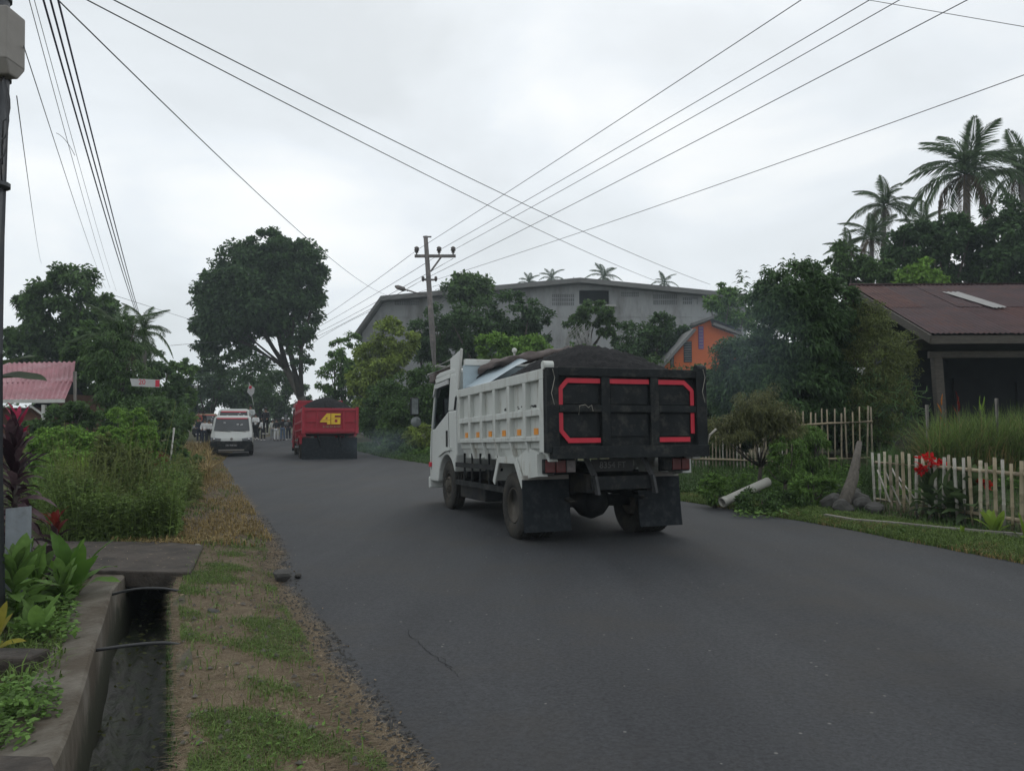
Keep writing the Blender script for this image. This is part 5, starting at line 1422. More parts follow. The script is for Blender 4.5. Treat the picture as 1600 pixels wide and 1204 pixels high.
    if not red:
        gbox('frame_post', -W, -0.90, ZB + 0.002, ZT, 0.001, 0.075); gbox('frame_post', 0.90, W, ZB + 0.002, ZT, 0.001, 0.075)
        gbox('top_rail', -0.90, 0.90, 1.94, ZT + 0.01, 0.001, 0.07)
        gbox('bottom_rail', -W + 0.05, W, ZB - 0.07, ZB + 0.07, 0.002, 0.10)
        gbox('rib', -0.36, -0.25, ZB + 0.07, 1.94, 0.001, 0.06); gbox('rib', 0.28, 0.39, ZB + 0.07, 1.94, 0.001, 0.06)
        gbox('cross_rail', -0.895, -0.36, 1.53, 1.61, 0.001, 0.064); gbox('cross_rail', -0.25, 0.28, 1.53, 1.61, 0.001, 0.056); gbox('cross_rail', 0.39, 0.895, 1.53, 1.61, 0.001, 0.064)
        for i, (x0, x1) in enumerate(((-0.86, -0.36), (-0.25, 0.28), (0.39, 0.86))):
            for (z0, z1) in ((1.24, 1.53), (1.61, 1.86)):
                gbox('inset_panel', x0 + 0.02, x1 - 0.02, z0 + 0.01, z1 - 0.01, 0.001, 0.016, bev=0.01)
        # red reflective border, run over the panels in straight lengths
        def tape(a, b, wd, dy=0.03):
            m_ = MB(); m_.bar((a[0], -B - dy, a[1]), (b[0], -B - dy, b[1]), wd, 0.012, up=(0, 1, 0)); m_.build('red_strip', M['redtape'], gate)
        tape((-0.79, 1.89), (-0.365, 1.89), 0.055); tape((-0.245, 1.89), (0.275, 1.89), 0.055); tape((0.395, 1.89), (0.76, 1.89), 0.055)
        tape((-0.862, 1.80), (-0.78, 1.89), 0.05, 0.032); tape((0.75, 1.89), (0.862, 1.79), 0.05, 0.032)
        tape((-0.862, 1.615), (-0.862, 1.81), 0.05); tape((-0.862, 1.31), (-0.862, 1.525), 0.05)
        tape((0.862, 1.615), (0.862, 1.80), 0.05); tape((0.862, 1.28), (0.862, 1.525), 0.05)
        tape((-0.862, 1.32), (-0.77, 1.215), 0.05, 0.032)
        tape((-0.78, 1.21), (-0.37, 1.21), 0.055); tape((0.40, 1.21), (0.82, 1.21), 0.055)
        # pale scuffs, frayed straps at the upper corners
        for (x, z) in ((-0.98, 1.86), (0.99, 1.9)):
            m_ = MB(); m_.sm = True; m_.tube([(x, -B - 0.09, z + 0.15), (x + 0.02, -B - 0.10, z + 0.05), (x - 0.02, -B - 0.095, z - 0.12), (x + 0.015, -B - 0.09, z - 0.25)], 0.0035, 5); m_.build('strap', M['bamboogrey'], gate)
        m_ = MB(); m_.sm = True; m_.tube([(-0.66, -B - 0.075, 1.5), (-0.65, -B - 0.08, 1.6), (-0.58, -B - 0.08, 1.615), (-0.54, -B - 0.08, 1.58), (-0.50, -B - 0.08, 1.61), (-0.48, -B - 0.075, 1.54)], 0.004, 5); m_.build('strap', M['bamboogrey'], gate)
        for sx in (-1, 1):
            m_ = MB(); m_.lathe([(-0.06, 0.05), (0.06, 0.05)], c=(sx * (W - 0.04), -B + 0.0, ZT + 0.03), n=12); m_.build('hinge', body if sx < 0 else tm, gate)
        # tailgate latch sticks
        m_ = MB(); m_.tube([(1.05, -B - 0.03, 1.12), (1.09, -B - 0.04, 1.26), (1.19, -B - 0.03, 1.33)], 0.014, 6); m_.build('latch_rod', M['bamboogrey'], gate)
    else:
        gbox('frame_post', -W, -0.93, ZB + 0.002, ZT + 0.04, 0.001, 0.06); gbox('frame_post', 0.93, W, ZB + 0.002, ZT + 0.04, 0.001, 0.06)
        gbox('top_rail', -0.93, 0.93, 1.93, ZT - 0.01, 0.001, 0.055); gbox('bottom_rail', -0.93, 0.93, ZB + 0.05, ZB + 0.16, 0.001, 0.055)
        gbox('rib', -0.52, -0.44, ZB + 0.16, 1.93, 0.001, 0.045); gbox('rib', 0.44, 0.52, ZB + 0.16, 1.93, 0.001, 0.045)
        gbox('cross_rail', -0.93, -0.52, 1.5, 1.56, 0.001, 0.04); gbox('cross_rail', 0.52, 0.93, 1.5, 1.56, 0.001, 0.04)
        # yellow racing numeral 46
        def glyph(polys):
            m_ = MB()
            for pl_ in polys: m_.prism([(x, z) for x, z in pl_], -B - 0.066, -B - 0.052, 'y')
            o_ = m_.build('numeral', M['yellow'], gate)
        k = np.array([0.0, 0.0])
        glyph([[(-0.36, 1.57), (-0.14, 1.83), (-0.005, 1.83), (-0.005, 1.42), (-0.13, 1.42), (-0.13, 1.50), (-0.40, 1.50)]])
        glyph([[(0.02, 1.83), (0.37, 1.83), (0.37, 1.755), (0.155, 1.755), (0.145, 1.68), (0.36, 1.68), (0.36, 1.42), (0.02, 1.42)]])
        m_ = MB()
        for q_ in ([(0.15, 1.60), (0.25, 1.60), (0.25, 1.50), (0.15, 1.50)], [(-0.20, 1.62), (-0.14, 1.69), (-0.12, 1.69), (-0.12, 1.62)], [(-0.38, 1.578), (-0.01, 1.584), (-0.01, 1.572), (-0.37, 1.566)], [(0.03, 1.64), (0.33, 1.64), (0.33, 1.63), (0.03, 1.63)]):
            m_.prism(q_, -B - 0.069, -B - 0.0665, 'y')
        m_.build('numeral_gaps', M['redpaint'], gate)
        m_ = MB()
        for k in range(5):
            x = -0.28 + k * 0.135
            m_.box(x, x + 0.10, -B - 0.058, -B - 0.052, 1.30, 1.315); m_.box(x, x + 0.025, -B - 0.058, -B - 0.052, 1.317, 1.38); m_.box(x + 0.04, x + 0.10, -B - 0.058, -B - 0.052, 1.345, 1.36)
        m_.build('faded_lettering', M['tan'], gate)
    # heaped black sand
    n1, n2 = 40, 56
    m = MB(); m.sm = True
    vs = []
    px0, py0 = (0.24, 0.55) if not red else (0.0, 0.5)
    for j in range(n2 + 1):
        y = -B + 0.06 + (FY - 0.08 + B - 0.06) * j / n2
        for i in range(n1 + 1):
            x = -W + 0.12 + (2 * W - 0.24) * i / n1
            dx = (x - px0) / (1.25 if x > px0 else 1.2); dy = (y - py0) / (2.3 if y > py0 else 1.85)
            h = 0.60 * max(0, 1 - (dx * dx + dy * dy) ** 0.78)
            h += 0.010 * math.sin(x * 7.1 + y * 5.3) * math.sin(y * 6.1 - x * 3) + random.uniform(-0.02, 0.02)
            vs.append((x, y, 1.93 + h))
    m.add(vs, [(j * (n1 + 1) + i, j * (n1 + 1) + i + 1, (j + 1) * (n1 + 1) + i + 1, (j + 1) * (n1 + 1) + i) for j in range(n2) for i in range(n1)])
    ld = P(m.build('sand_load', M['sand'], root))
    if not red:
        # pale sheet and brown tarpaulin pulled back to the headboard
        m = MB(); m.sm = True
        c = [np.array(q) for q in ((-0.93, 2.39, 2.06), (-0.93, 1.25, 2.03), (-0.12, 1.72, 2.45), (-0.3, 2.39, 2.47))]
        n = 10; vs = []
        for j in range(n + 1):
            for i in range(n + 1):
                u, v = i / n, j / n
                p = (c[0] * (1 - u) + c[1] * u) * (1 - v) + (c[3] * (1 - u) + c[2] * u) * v
                vs.append(p + np.array([0, 0.02 * math.sin(v * 9) * u, 0.03 * math.sin(u * 6 + v * 4) * v + 0.01]))
        m.add(vs, [(j * (n + 1) + i, j * (n + 1) + i + 1, (j + 1) * (n + 1) + i + 1, (j + 1) * (n + 1) + i) for j in range(n) for i in range(n)])
        P(m.build('liner_sheet', M['bluewhite'], root))
        m = MB(); m.sm = True
        n1, n2 = 26, 12; vs = []
        spine = [np.array(q) for q in ((-0.72, 2.36, 2.40), (-0.45, 2.28, 2.52), (-0.05, 2.0, 2.58), (0.35, 1.6, 2.63), (0.62, 1.2, 2.60), (0.85, 0.8, 2.50))]
        for i in range(n1 + 1):
            t_ = i / n1 * (len(spine) - 1); k = min(int(t_), len(spine) - 2); p = spine[k] + (spine[k + 1] - spine[k]) * (t_ - k)
            rr_ = 0.13 * math.sin(math.pi * min(1, 0.08 + 0.9 * i / n1)) ** 0.5 + 0.02 * math.sin(i * 1.9)
            for j in range(n2):
                a = 2 * math.pi * j / n2
                f_ = 1 + 0.25 * math.sin(3 * a + i * 0.8) + 0.15 * math.sin(5 * a - i * 1.3)
                vs.append(p + np.array([0.3 * rr_ * f_ * math.cos(a), 1.2 * rr_ * f_ * math.cos(a), -0.07 + 0.62 * rr_ * f_ * math.sin(a)]))
        m.add(vs, [(i * n2 + j, i * n2 + (j + 1) % n2, (i + 1) * n2 + (j + 1) % n2, (i + 1) * n2 + j) for i in range(n1) for j in range(n2)] + [tuple(range(n2))[::-1], tuple(n1 * n2 + j for j in range(n2))])
        P(m.build('tarpaulin', M['tarp'], root))
        m = MB(); m.sm = True; m.tube([(-0.52, 2.34, 2.46), (-0.56, 2.36, 2.36), (-0.75, 2.42, 2.2), (-0.92, 2.46, 2.05), (-1.05, 2.47, 1.92), (-1.07, 2.48, 1.72)], 0.017, 6); P(m.build('rope', M['rope'], root))
    # ---- cab
    CW = 0.97
    arch = [(3.36 + 0.56 * math.cos(R(a)), 0.46 + 0.56 * math.sin(R(a))) for a in range(15, 151, 15)]
    low = [(4.48, 0.55), (4.50, 1.05), (4.42, 1.46), (4.17, 1.46), (3.22, 1.74), (2.76, 1.74), (2.76, 1.02)] + list(reversed(arch)) + [(3.93, 0.55)]
    m = MB(); m.prism(low, -CW, CW); cab = P(m.build('cab', cabm, root, 0.025))
    def cpart(name, mt, bev=0.0):
        def go(mb): return mb.build(name, mt, cab, bev)
        return go
    for sx in (-1, 1):
        a, b = sorted((sx * (CW - 0.05), sx * CW))
        m = MB()
        m.prism([(2.762, 1.742), (3.22, 1.742), (3.10, 2.28), (3.05, 2.33), (2.80, 2.33), (2.762, 2.29)], a, b)           # rear quarter
        m.prism([(4.40, 1.462), (4.34, 1.462), (4.06, 2.26), (4.10, 2.26)], a, b)                                             # front pillar
        m.prism([(3.10, 2.282), (4.06, 2.262), (4.08, 2.34), (3.08, 2.35)], a, b)
        cpart('pillar', cabm, 0.008)(m)
        m = MB(); m.prism([(3.225, 1.74), (4.335, 1.463), (4.06, 2.258), (3.105, 2.278)], *sorted((sx * (CW - 0.03), sx * (CW - 0.024)))); cpart('side_window', M['pane'])(m)
        m = MB(); m.prism([(3.26, 1.15), (3.34, 1.15), (3.34, 1.42), (3.26, 1.42)], *sorted((sx * (CW + 0.002), sx * (CW + 0.016)))); cpart('door_handle', M['black'], 0.006)(m)
        # door shut line and rain visor
        m = MB()
        for (p, q) in (((3.20, 1.72), (3.16, 1.05)), ((4.32, 1.45), (4.36, 0.75))): m.bar((sx * (CW + 0.001), *p), (sx * (CW + 0.001), *q), 0.012, 0.006, up=(1, 0, 0))
        cpart('door_seam', M['black'])(m)
        m = MB(); m.prism([(3.14, 2.255), (4.03, 2.235), (4.16, 2.02), (4.08, 2.06), (3.99, 2.16), (3.16, 2.18)], *sorted((sx * (CW + 0.004), sx * (CW + 0.03)))); cpart('rain_visor', M['clearlens'])(m)
        m = MB(); m.prism([(3.0, 1.10), (3.36, 1.075), (3.8, 0.98), (3.82, 1.01), (3.36, 1.115), (3.0, 1.14)], *sorted((sx * (CW + 0.001), sx * (CW + 0.03)))); cpart('arch_trim', cabm)(m)
        m = MB(); m.box(*sorted((sx * (CW + 0.001), sx * (CW + 0.03))), 4.33, 4.46, 0.80, 0.88); cpart('side_lamp', M['redtape'], 0.006)(m)
        if not red:
          m = MB(); m.prism([(3.10, 2.60), (2.50, 2.68), (2.48, 2.64), (2.66, 2.06), (2.74, 1.90), (3.0, 2.2), (3.10, 2.34)], *sorted((sx * (CW - 0.04), sx * (CW - 0.005)))); cpart('fairing_plate', cabm, 0.006)(m)
        if not red:
          m = MB(); m.bar((sx * (CW - 0.02), 2.475, 2.69), (sx * (CW - 0.02), 2.655, 2.08), 0.06, 0.03); cpart('plate_flange', M['whitepost'] if not red else cabm)(m)
        # mirrors on an arm
        m = MB(); m.sm = True; m.tube([(sx * CW, 4.36, 1.50), (sx * (CW + 0.22), 4.5, 1.50), (sx * (CW + 0.27), 4.5, 1.56), (sx * (CW + 0.27), 4.5, 2.05)], 0.013, 6); arm = cpart('mirror_arm', M['black'])(m)
        m = MB(); m.box(*sorted((sx * (CW + 0.20), sx * (CW + 0.36))), 4.46, 4.52, 1.72, 2.04); mr_ = m.build('mirror', M['black'], arm, 0.02)
        m = MB(); m.box(*sorted((sx * (CW + 0.22), sx * (CW + 0.34))), 4.452, 4.458, 1.74, 2.02); m.build('mirror_glass', M['mirrordk'], arm)
        m = MB(); m.sm = True; m.lathe([(4.45, 0.09), (4.46, 0.095), (4.50, 0.08), (4.53, 0.03)], c=(sx * (CW + 0.26), 0, 1.60), axis='y', n=18); m.build('round_mirror', M['mirrordk'], arm)
    m = MB(); m.prism([(2.764, 2.332), (4.10, 2.345), (4.02, 2.40), (3.8, 2.43), (2.95, 2.43), (2.79, 2.40)], -CW + 0.002, CW - 0.002); cpart('cab_roof', cabm, 0.02)(m)
    m = MB(); m.box(-CW + 0.05, CW - 0.05, 2.764, 2.80, 1.742, 2.33); cpart('rear_wall', cabm)(m)
    m = MB(); m.prism([(4.36, 1.47), (4.375, 1.47), (4.085, 2.25), (4.07, 2.25)], -CW + 0.055, CW - 0.055); cpart('windscreen', M['pane'])(m)
    m = MB(); m.box(-CW - 0.01, CW + 0.01, 4.44, 4.56, 0.42, 0.62); cpart('bumper', cabm if not red else M['black'], 0.02)(m)
    m = MB(); m.box(-CW, CW, 4.20, 4.52, 2.30, 2.46); cpart('sun_visor', M['tarp'], 0.03)(m)
    # roof rack rails
    for z, y0, y1 in ((2.60, 3.1, 4.2), (2.50, 3.1, 4.78)):
        for sx in (-1, 1):
            m = MB(); m.sm = True; m.tube([(sx * 0.93, y0, z), (sx * 0.93, y1, z - 0.02)], 0.018, 6); cpart('rack_rail', M['whitepost'] if not red else M['chrome'])(m)
        m = MB(); m.sm = True; m.tube([(-0.93, y1, z - 0.02), (0.93, y1, z - 0.02)], 0.018, 6); cpart('rack_rail', M['whitepost'] if not red else M['chrome'])(m)
    for sx in (-1, 1):
        m = MB(); m.prism([(3.2, 2.44), (4.70, 2.40), (4.74, 2.47), (3.2, 2.55)], *sorted((sx * 0.88, sx * 0.90))); cpart('rack_panel', M['tarp'])(m)
    for sx in (-1, 1):
        m = MB(); m.box(sx * 0.45 - 0.25, sx * 0.45 + 0.25, 2.95, 3.4, 1.3, 1.72); m.box(sx * 0.45 - 0.24, sx * 0.45 + 0.24, 2.90, 3.02, 1.72, 2.02); m.box(sx * 0.45 - 0.13, sx * 0.45 + 0.13, 2.92, 3.01, 2.02, 2.18); cpart('seat', M['seat'], 0.03)(m)
    m = MB(); m.sm = True; m.lathe([(-0.012, 0.19), (0, 0.205), (0.012, 0.19), (0, 0.175)], c=(0, 0, 0), axis='z', n=20, closed=True)
    o = m.build('steering_wheel', M['black'], cab); o.location = (0.45, 3.85, 1.66); o.rotation_euler = (R(-40), 0, 0)
    # whip aerial with a ball on the roof
    if not red:
        m = MB(); m.sm = True; m.tube([(0.02, 2.7, 2.45), (0.02, 2.7, 2.68)], 0.02, 6); m.lathe([(2.68, 0.01), (2.69, 0.035), (2.72, 0.045), (2.75, 0.035), (2.765, 0.008)], c=(0.02, 2.7, 0), axis='z', n=10); cpart('beacon', M['whitepost'])(m)
    return root

M['boxdk'] = mat('dark_bracket', (0.06, 0.062, 0.065), 0.7, 0.3, 8)
pm = bpy.data.materials.new('window_pane'); pm.use_nodes = True
t_ = pm.node_tree; t_.nodes.clear()
o_ = t_.nodes.new('ShaderNodeOutputMaterial'); gl = t_.nodes.new('ShaderNodeBsdfGlossy'); gl.inputs['Roughness'].default_value = 0.03; gl.inputs['Color'].default_value = (0.9, 0.95, 1, 1)
tr_ = t_.nodes.new('ShaderNodeBsdfTransparent'); tr_.inputs['Color'].default_value = (0.42, 0.46, 0.48, 1)
fr_ = t_.nodes.new('ShaderNodeFresnel'); fr_.inputs['IOR'].default_value = 1.5
ms_ = t_.nodes.new('ShaderNodeMixShader')
nn_ = t_.nodes.new('ShaderNodeTexNoise'); nn_.inputs['Scale'].default_value = 2.0
t_.links.new(fr_.outputs[0], ms_.inputs[0]); t_.links.new(tr_.outputs[0], ms_.inputs[1]); t_.links.new(gl.outputs[0], ms_.inputs[2]); t_.links.new(ms_.outputs[0], o_.inputs[0])
M['pane'] = pm

dump_truck((0.975, 10.042, 0.02), R(20.0), 'white', 'white dump truck with a black red-edged tailgate and heaped black sand')
c = px(517, 700, 29.0)
f_ = np.array([-math.sin(R(21)), math.cos(R(21))])
dump_truck((c[0] + f_[0] * 1.15, 29.0 + f_[1] * 1.15, -0.12), R(20), 'red', 'red dump truck with a yellow 46 on its tailgate farther up the road')

# ------------------------------------------------------------------ minibus, light truck, brown vehicle
def section_body(mb, secs):
    """secs: (y, [(x, z) half profile from bottom to top]) -> mirrored loft"""
    n = len(secs[0][1]) * 2
    vs = []
    for y, hp in secs:
        ring = [(x, y, z) for x, z in hp] + [(-x, y, z) for x, z in reversed(hp)]
        vs += ring
    fs = [(i * n + k, i * n + (k + 1) % n, (i + 1) * n + (k + 1) % n, (i + 1) * n + k) for i in range(len(secs) - 1) for k in range(n)]
    fs += [tuple(range(n)), tuple((len(secs) - 1) * n + k for k in range(n - 1, -1, -1))]
    mb.add(vs, fs)

def minibus(label, loc, rz, paint, lower, cat='minibus', hs=1.0, rack=True, bed=False, plate=None):
    root = empty('minibus' if not bed else 'light_truck', loc, rz, label, cat)
    H = 1.0 * hs
    def hp(wb, wt, zb, zm, zt): return [(wb * 0.94, zb), (wb, zb + 0.12), (wb, zm), (wt, zt - 0.10), (wt - 0.12, zt)]
    ye = 0.9 if bed else -1.7
    m = MB(); m.sm = False
    section_body(m, [(ye, hp(0.82, 0.72, 0.32 * H, 1.0 * H, 1.78 * H)), (0.9, hp(0.83, 0.74, 0.30 * H, 1.0 * H, 1.82 * H)), (1.45, hp(0.83, 0.72, 0.28 * H, 1.0 * H, 1.78 * H)),
                     (1.98, hp(0.82, 0.77, 0.26 * H, 0.96 * H, 1.10 * H)), (2.18, hp(0.80, 0.76, 0.26 * H, 0.66 * H, 0.80 * H)), (2.22, hp(0.78, 0.74, 0.28 * H, 0.5 * H, 0.68 * H))])
    body = m.build('body', paint, root, 0.03)
    # windscreen
    def wp(x, t): return (x, 1.97 + (1.47 - 1.97) * t + 0.022, (1.12 + (1.74 - 1.12) * t) * H + 0.004)
    m = MB(); m.add([wp(-0.70, 0.03), wp(0.70, 0.03), wp(0.64, 0.93), wp(-0.64, 0.93)], [(0, 1, 2, 3)])
    ws = m.build('windscreen', M['glass'], root); sol = ws.modifiers.new('solid', 'SOLIDIFY'); sol.thickness = 0.012; sol.offset = 0
    m = MB(); m.add([wp(-0.60, 0.86), wp(0.60, 0.86), wp(0.60, 0.93), wp(-0.60, 0.93)], [(0, 1, 2, 3)]); m.v = [(x, y + 0.012, z + 0.01) for x, y, z in m.v]; s_ = m.build('sun_strip', M['bannerred'], ws)
    for k in range(5):
        m = MB(); q = wp(random.uniform(-0.6, -0.2) if k < 4 else 0.3, random.uniform(0.2, 0.8)); m.box(q[0] - 0.04, q[0] + 0.04, q[1] + 0.012, q[1] + 0.018, q[2] - 0.03, q[2] + 0.03); m.build('sticker', M['clearlens'], ws)
    # side glass
    for sx in (-1, 1):
        m = MB()
        def sw(y, t, o=0.006): x = 0.832 + (0.728 - 0.832) * t; return (sx * (x + o), y, (1.0 + (1.70 - 1.0) * t) * H)
        if not bed:
            for (y0, y1) in ((-1.5, -0.7), (-0.6, 0.25), (0.35, 1.3)):
                m.add([sw(y0, 0.12), sw(y1, 0.12), sw(y1 - 0.08, 0.9), sw(y0, 0.9)], [(0, 1, 2, 3)])
        else: m.add([sw(1.0, 0.12), sw(1.5, 0.12), sw(1.3, 0.9), sw(1.0, 0.9)], [(0, 1, 2, 3)])
        o = m.build('side_window', M['glass'], root); sl = o.modifiers.new('solid', 'SOLIDIFY'); sl.thickness = 0.01
        # headlamp, mirror, wheels
        m = MB(); m.prism([(sx * 0.40, 0.80 * H), (sx * 0.80, 0.86 * H), (sx * 0.82, 0.70 * H), (sx * 0.42, 0.69 * H)], 2.20, 2.265, 'y'); hl = m.build('headlamp', M['headlens'], root, 0.015)
        m = MB(); m.sm = True; m.lathe([(2.266, 0.05), (2.272, 0.03)], c=(sx * 0.68, 0, 0.77 * H), axis='y', n=12); m.build('bulb', M['chrome'], hl)
        m = MB(); m.box(*sorted((sx * 0.86, sx * 1.0)), 1.62, 1.70, 1.05 * H, 1.22 * H); m.bar((sx * 0.8, 1.66, 1.05 * H), (sx * 0.9, 1.66, 1.1 * H), 0.03); m.build('mirror', M['black'], root, 0.02)
        for y in (1.25, -1.2):
            m = MB(); m.sm = True; hw = 0.08; rr_ = 0.29
            m.lathe([(-hw, rr_ * 0.6), (-hw, rr_ * 0.9), (-hw * 0.7, rr_), (hw * 0.7, rr_), (hw, rr_ * 0.9), (hw, rr_ * 0.6)], n=24)
            o = m.build('wheel', M['rubber'], root); o.location = (sx * 0.755, y if not bed else y - 0.8 * (y < 0), rr_)
            m = MB(); m.sm = True; m.lathe([(sx * hw * 0.9, rr_ * 0.62), (sx * hw * 0.6, rr_ * 0.5), (sx * hw * 0.9, rr_ * 0.2)], n=16); m.build('rim', M['boxgrey'], o)
    # lower front: dark bumper and grille, plate
    m = MB(); m.prism([(-0.83, 0.20), (0.83, 0.20), (0.84, 0.58 * H), (0.80, 0.69 * H), (-0.80, 0.69 * H), (-0.84, 0.58 * H)], 2.0, 2.31, 'y'); bp = m.build('bumper', lower, root, 0.03)
    m = MB(); m.box(-0.5, 0.5, 2.312, 2.32, 0.24, 0.30); m.build('bumper_strip', M['boxgrey'], bp)
    if plate:
        m = MB(); m.box(-0.23, 0.23, 2.312, 2.326, 0.40, 0.53); pl = m.build('licence_plate', M['plate'], bp)
        text_mesh(plate, 0.085, 0.002, M['clearlens'], pl, (0, 2.330, 0.465), (math.pi / 2, 0, math.pi))
    m = MB(); m.sm = True; m.lathe([(2.0, 0.001), (2.21, 0.055), (2.222, 0.05)], c=(0, 0.0, 0.78 * H), axis='y', n=14); m.build('badge', M['boxgrey'], root)
    m = MB(); m.bar((-0.55, 2.0, 1.10 * H), (0.05, 1.95, 1.14 * H), 0.015); m.bar((0.05, 2.0, 1.10 * H), (0.6, 1.95, 1.14 * H), 0.015); m.build('wiper', M['black'], root)
    if bed:
        m = MB(); m.box(-0.84, 0.84, -2.2, 0.85, 0.62, 0.72)
        for x in (-0.84, 0.80): m.box(x, x + 0.04, -2.2, 0.85, 0.72, 1.12)
        m.box(-0.80, 0.80, -2.2, -2.16, 0.72, 1.12); m.box(-0.80, 0.80, 0.81, 0.85, 0.72, 1.12)
        m.build('cargo_bed', paint, root, 0.01)
    if rack:
        m = MB(); m.sm = True
        for x in (-0.6, 0.6): m.tube([(x, -1.4, 1.80 * H + 0.12), (x, 1.1, 1.82 * H + 0.12)], 0.018, 6)
        for y in (-1.4, -0.6, 0.2, 1.1):
            m.tube([(-0.6, y, 1.80 * H + 0.12), (0.6, y, 1.80 * H + 0.12)], 0.016, 6)
            for x in (-0.6, 0.6): m.tube([(x, y, 1.70 * H), (x, y, 1.80 * H + 0.12)], 0.016, 6)
        m.build('roof_rack', M['whitepost'], root)
    return root
v = gnd(362, 713)
minibus('white minibus with a black lower front coming towards the camera', (v[0] - 0.70, v[1] + 2.1, 0), R(198), M['whitecab'], M['black'], hs=0.93, rack=False, plate='DB 1848 BU')
v2 = px(362, 656, 40)
minibus('white light truck behind the minibus with people standing on its bed', (v2[0] - 0.05, 40.5, 0), R(199), M['whitecab'], M['black'], 'light truck', 1.14, False, True)
v3 = px(325, 656, 58)
minibus('tan canvas-topped light truck left of the minibus', (v3[0], 58, 0.25), R(196), M['tan'], M['black'], 'light truck', 0.95, False, True)

# ------------------------------------------------------------------ people
def skin(name, joints, edges, rads, mt, parent, rootv=0, sub=1):
    me = bpy.data.meshes.new(name); me.from_pydata([tuple(j) for j in joints], edges, [])
    o = bpy.data.objects.new(name, me); COL.objects.link(o)
    o.modifiers.new('skin', 'SKIN').use_smooth_shade = True
    sd = o.modifiers.new('sub', 'SUBSURF'); sd.levels = sub; sd.render_levels = sub
    for i, r_ in enumerate(rads): me.skin_vertices[0].data[i].radius = r_ if hasattr(r_, '__len__') else (r_, r_)
    me.skin_vertices[0].data[rootv].use_root = True
    dg = bpy.context.evaluated_depsgraph_get()
    out = bpy.data.meshes.new_from_object(o.evaluated_get(dg))
    bpy.data.objects.remove(o)
    out.name = name; out.materials.clear(); out.materials.append(mt)
    for p in out.polygons: p.use_smooth = True
    n = bpy.data.objects.new(name, out); link(n, parent)
    return n
cloth = {}
def cm(col):
    if col not in cloth: cloth[col] = mat('cloth', col, 0.9, 0.15, 8)
    return cloth[col]
def person(label, loc, h, rz, shirt, trousers, step=0.1, arms=(0.1, 0.1), cap=None, sleeves=True, raise_=0.0, group='people walking on the road'):
    root = empty('person', loc, rz, label, 'person', group)
    s = h / 1.7
    hip, kn, an = 0.88, 0.48, 0.08
    J = {'pel': (0, 0, 0.92), 'sp': (0, 0.0, 1.12), 'ch': (0, -0.01, 1.32), 'nk': (0, -0.01, 1.46), 'hd': (0, 0.015, 1.54), 'tp': (0, 0.01, 1.66)}
    ed = [('pel', 'sp'), ('sp', 'ch'), ('ch', 'nk'), ('nk', 'hd'), ('hd', 'tp')]
    for sx, nm in ((-1, 'l'), (1, 'r')):
        st = step * sx
        J['hip' + nm] = (sx * 0.09, 0, hip); J['kn' + nm] = (sx * 0.10, st * 0.7 + 0.02, kn); J['an' + nm] = (sx * 0.10, st, an); J['to' + nm] = (sx * 0.115, st + 0.14, 0.03)
        J['sh' + nm] = (sx * 0.17, -0.01, 1.38)
        bend = arms[0 if sx < 0 else 1]
        J['el' + nm] = (sx * 0.25, bend * 0.5 - 0.02, 1.12); J['wr' + nm] = (sx * (0.25 - bend * 0.5), bend + 0.08, 0.90 + bend * 0.9 + raise_); J['ha' + nm] = (sx * (0.24 - bend * 0.6), bend + 0.14, 0.83 + bend * 1.0 + raise_)
        ed += [('pel', 'hip' + nm), ('hip' + nm, 'kn' + nm), ('kn' + nm, 'an' + nm), ('an' + nm, 'to' + nm), ('ch', 'sh' + nm), ('sh' + nm, 'el' + nm), ('el' + nm, 'wr' + nm), ('wr' + nm, 'ha' + nm)]
    RAD = {'pel': (0.13, 0.10), 'sp': (0.125, 0.095), 'ch': (0.15, 0.10), 'nk': 0.05, 'hd': (0.075, 0.09), 'tp': (0.07, 0.085), 'hip': 0.085, 'kn': 0.055, 'an': 0.038, 'to': 0.035, 'sh': 0.06, 'el': 0.042, 'wr': 0.03, 'ha': 0.035}
    rad = lambda k: RAD.get(k, RAD.get(k[:-1]))
    keys = list(J)
    ix = {k: i for i, k in enumerate(keys)}
    sc3 = lambda p: tuple(c * s for c in p)
    def sr(r_, e=0): return tuple((c + e) * s for c in r_) if hasattr(r_, '__len__') else ((r_ + e) * s, (r_ + e) * s)
    skin('body', [sc3(J[k]) for k in keys], [(ix[a], ix[b]) for a, b in ed], [sr(rad(k)) for k in keys], M['skin'], root)
    def garment(name, ks, es, mt, e):
        i2 = {k: i for i, k in enumerate(ks)}
        skin(name, [sc3(J[k]) for k in ks], [(i2[a], i2[b]) for a, b in es], [sr(rad(k), e) for k in ks], mt, root)
    end = 'wr' if sleeves else 'el'
    J['hem'] = (0, 0, 0.84); RAD['hem'] = (0.145, 0.11); J['col'] = (0, -0.01, 1.41); RAD['col'] = 0.07
    ks = ['sp', 'hem', 'ch', 'col', 'shl', 'ell', 'shr', 'elr'] + (['wrl', 'wrr'] if sleeves else [])
    es = [('sp', 'hem'), ('sp', 'ch'), ('ch', 'col'), ('ch', 'shl'), ('shl', 'ell'), ('ch', 'shr'), ('shr', 'elr')] + ([('ell', 'wrl'), ('elr', 'wrr')] if sleeves else [])
    garment('shirt', ks, es, cm(shirt), 0.018)
    garment('trousers', ['pel', 'hipl', 'knl', 'anl', 'hipr', 'knr', 'anr'], [('pel', 'hipl'), ('hipl', 'knl'), ('knl', 'anl'), ('pel', 'hipr'), ('hipr', 'knr'), ('knr', 'anr')], cm(trousers), 0.02)
    m = MB(); m.sm = True                     # hair or headwear over the skull, face left open
    c0 = np.array([0, 0.0, 1.615]) * s; vs = []
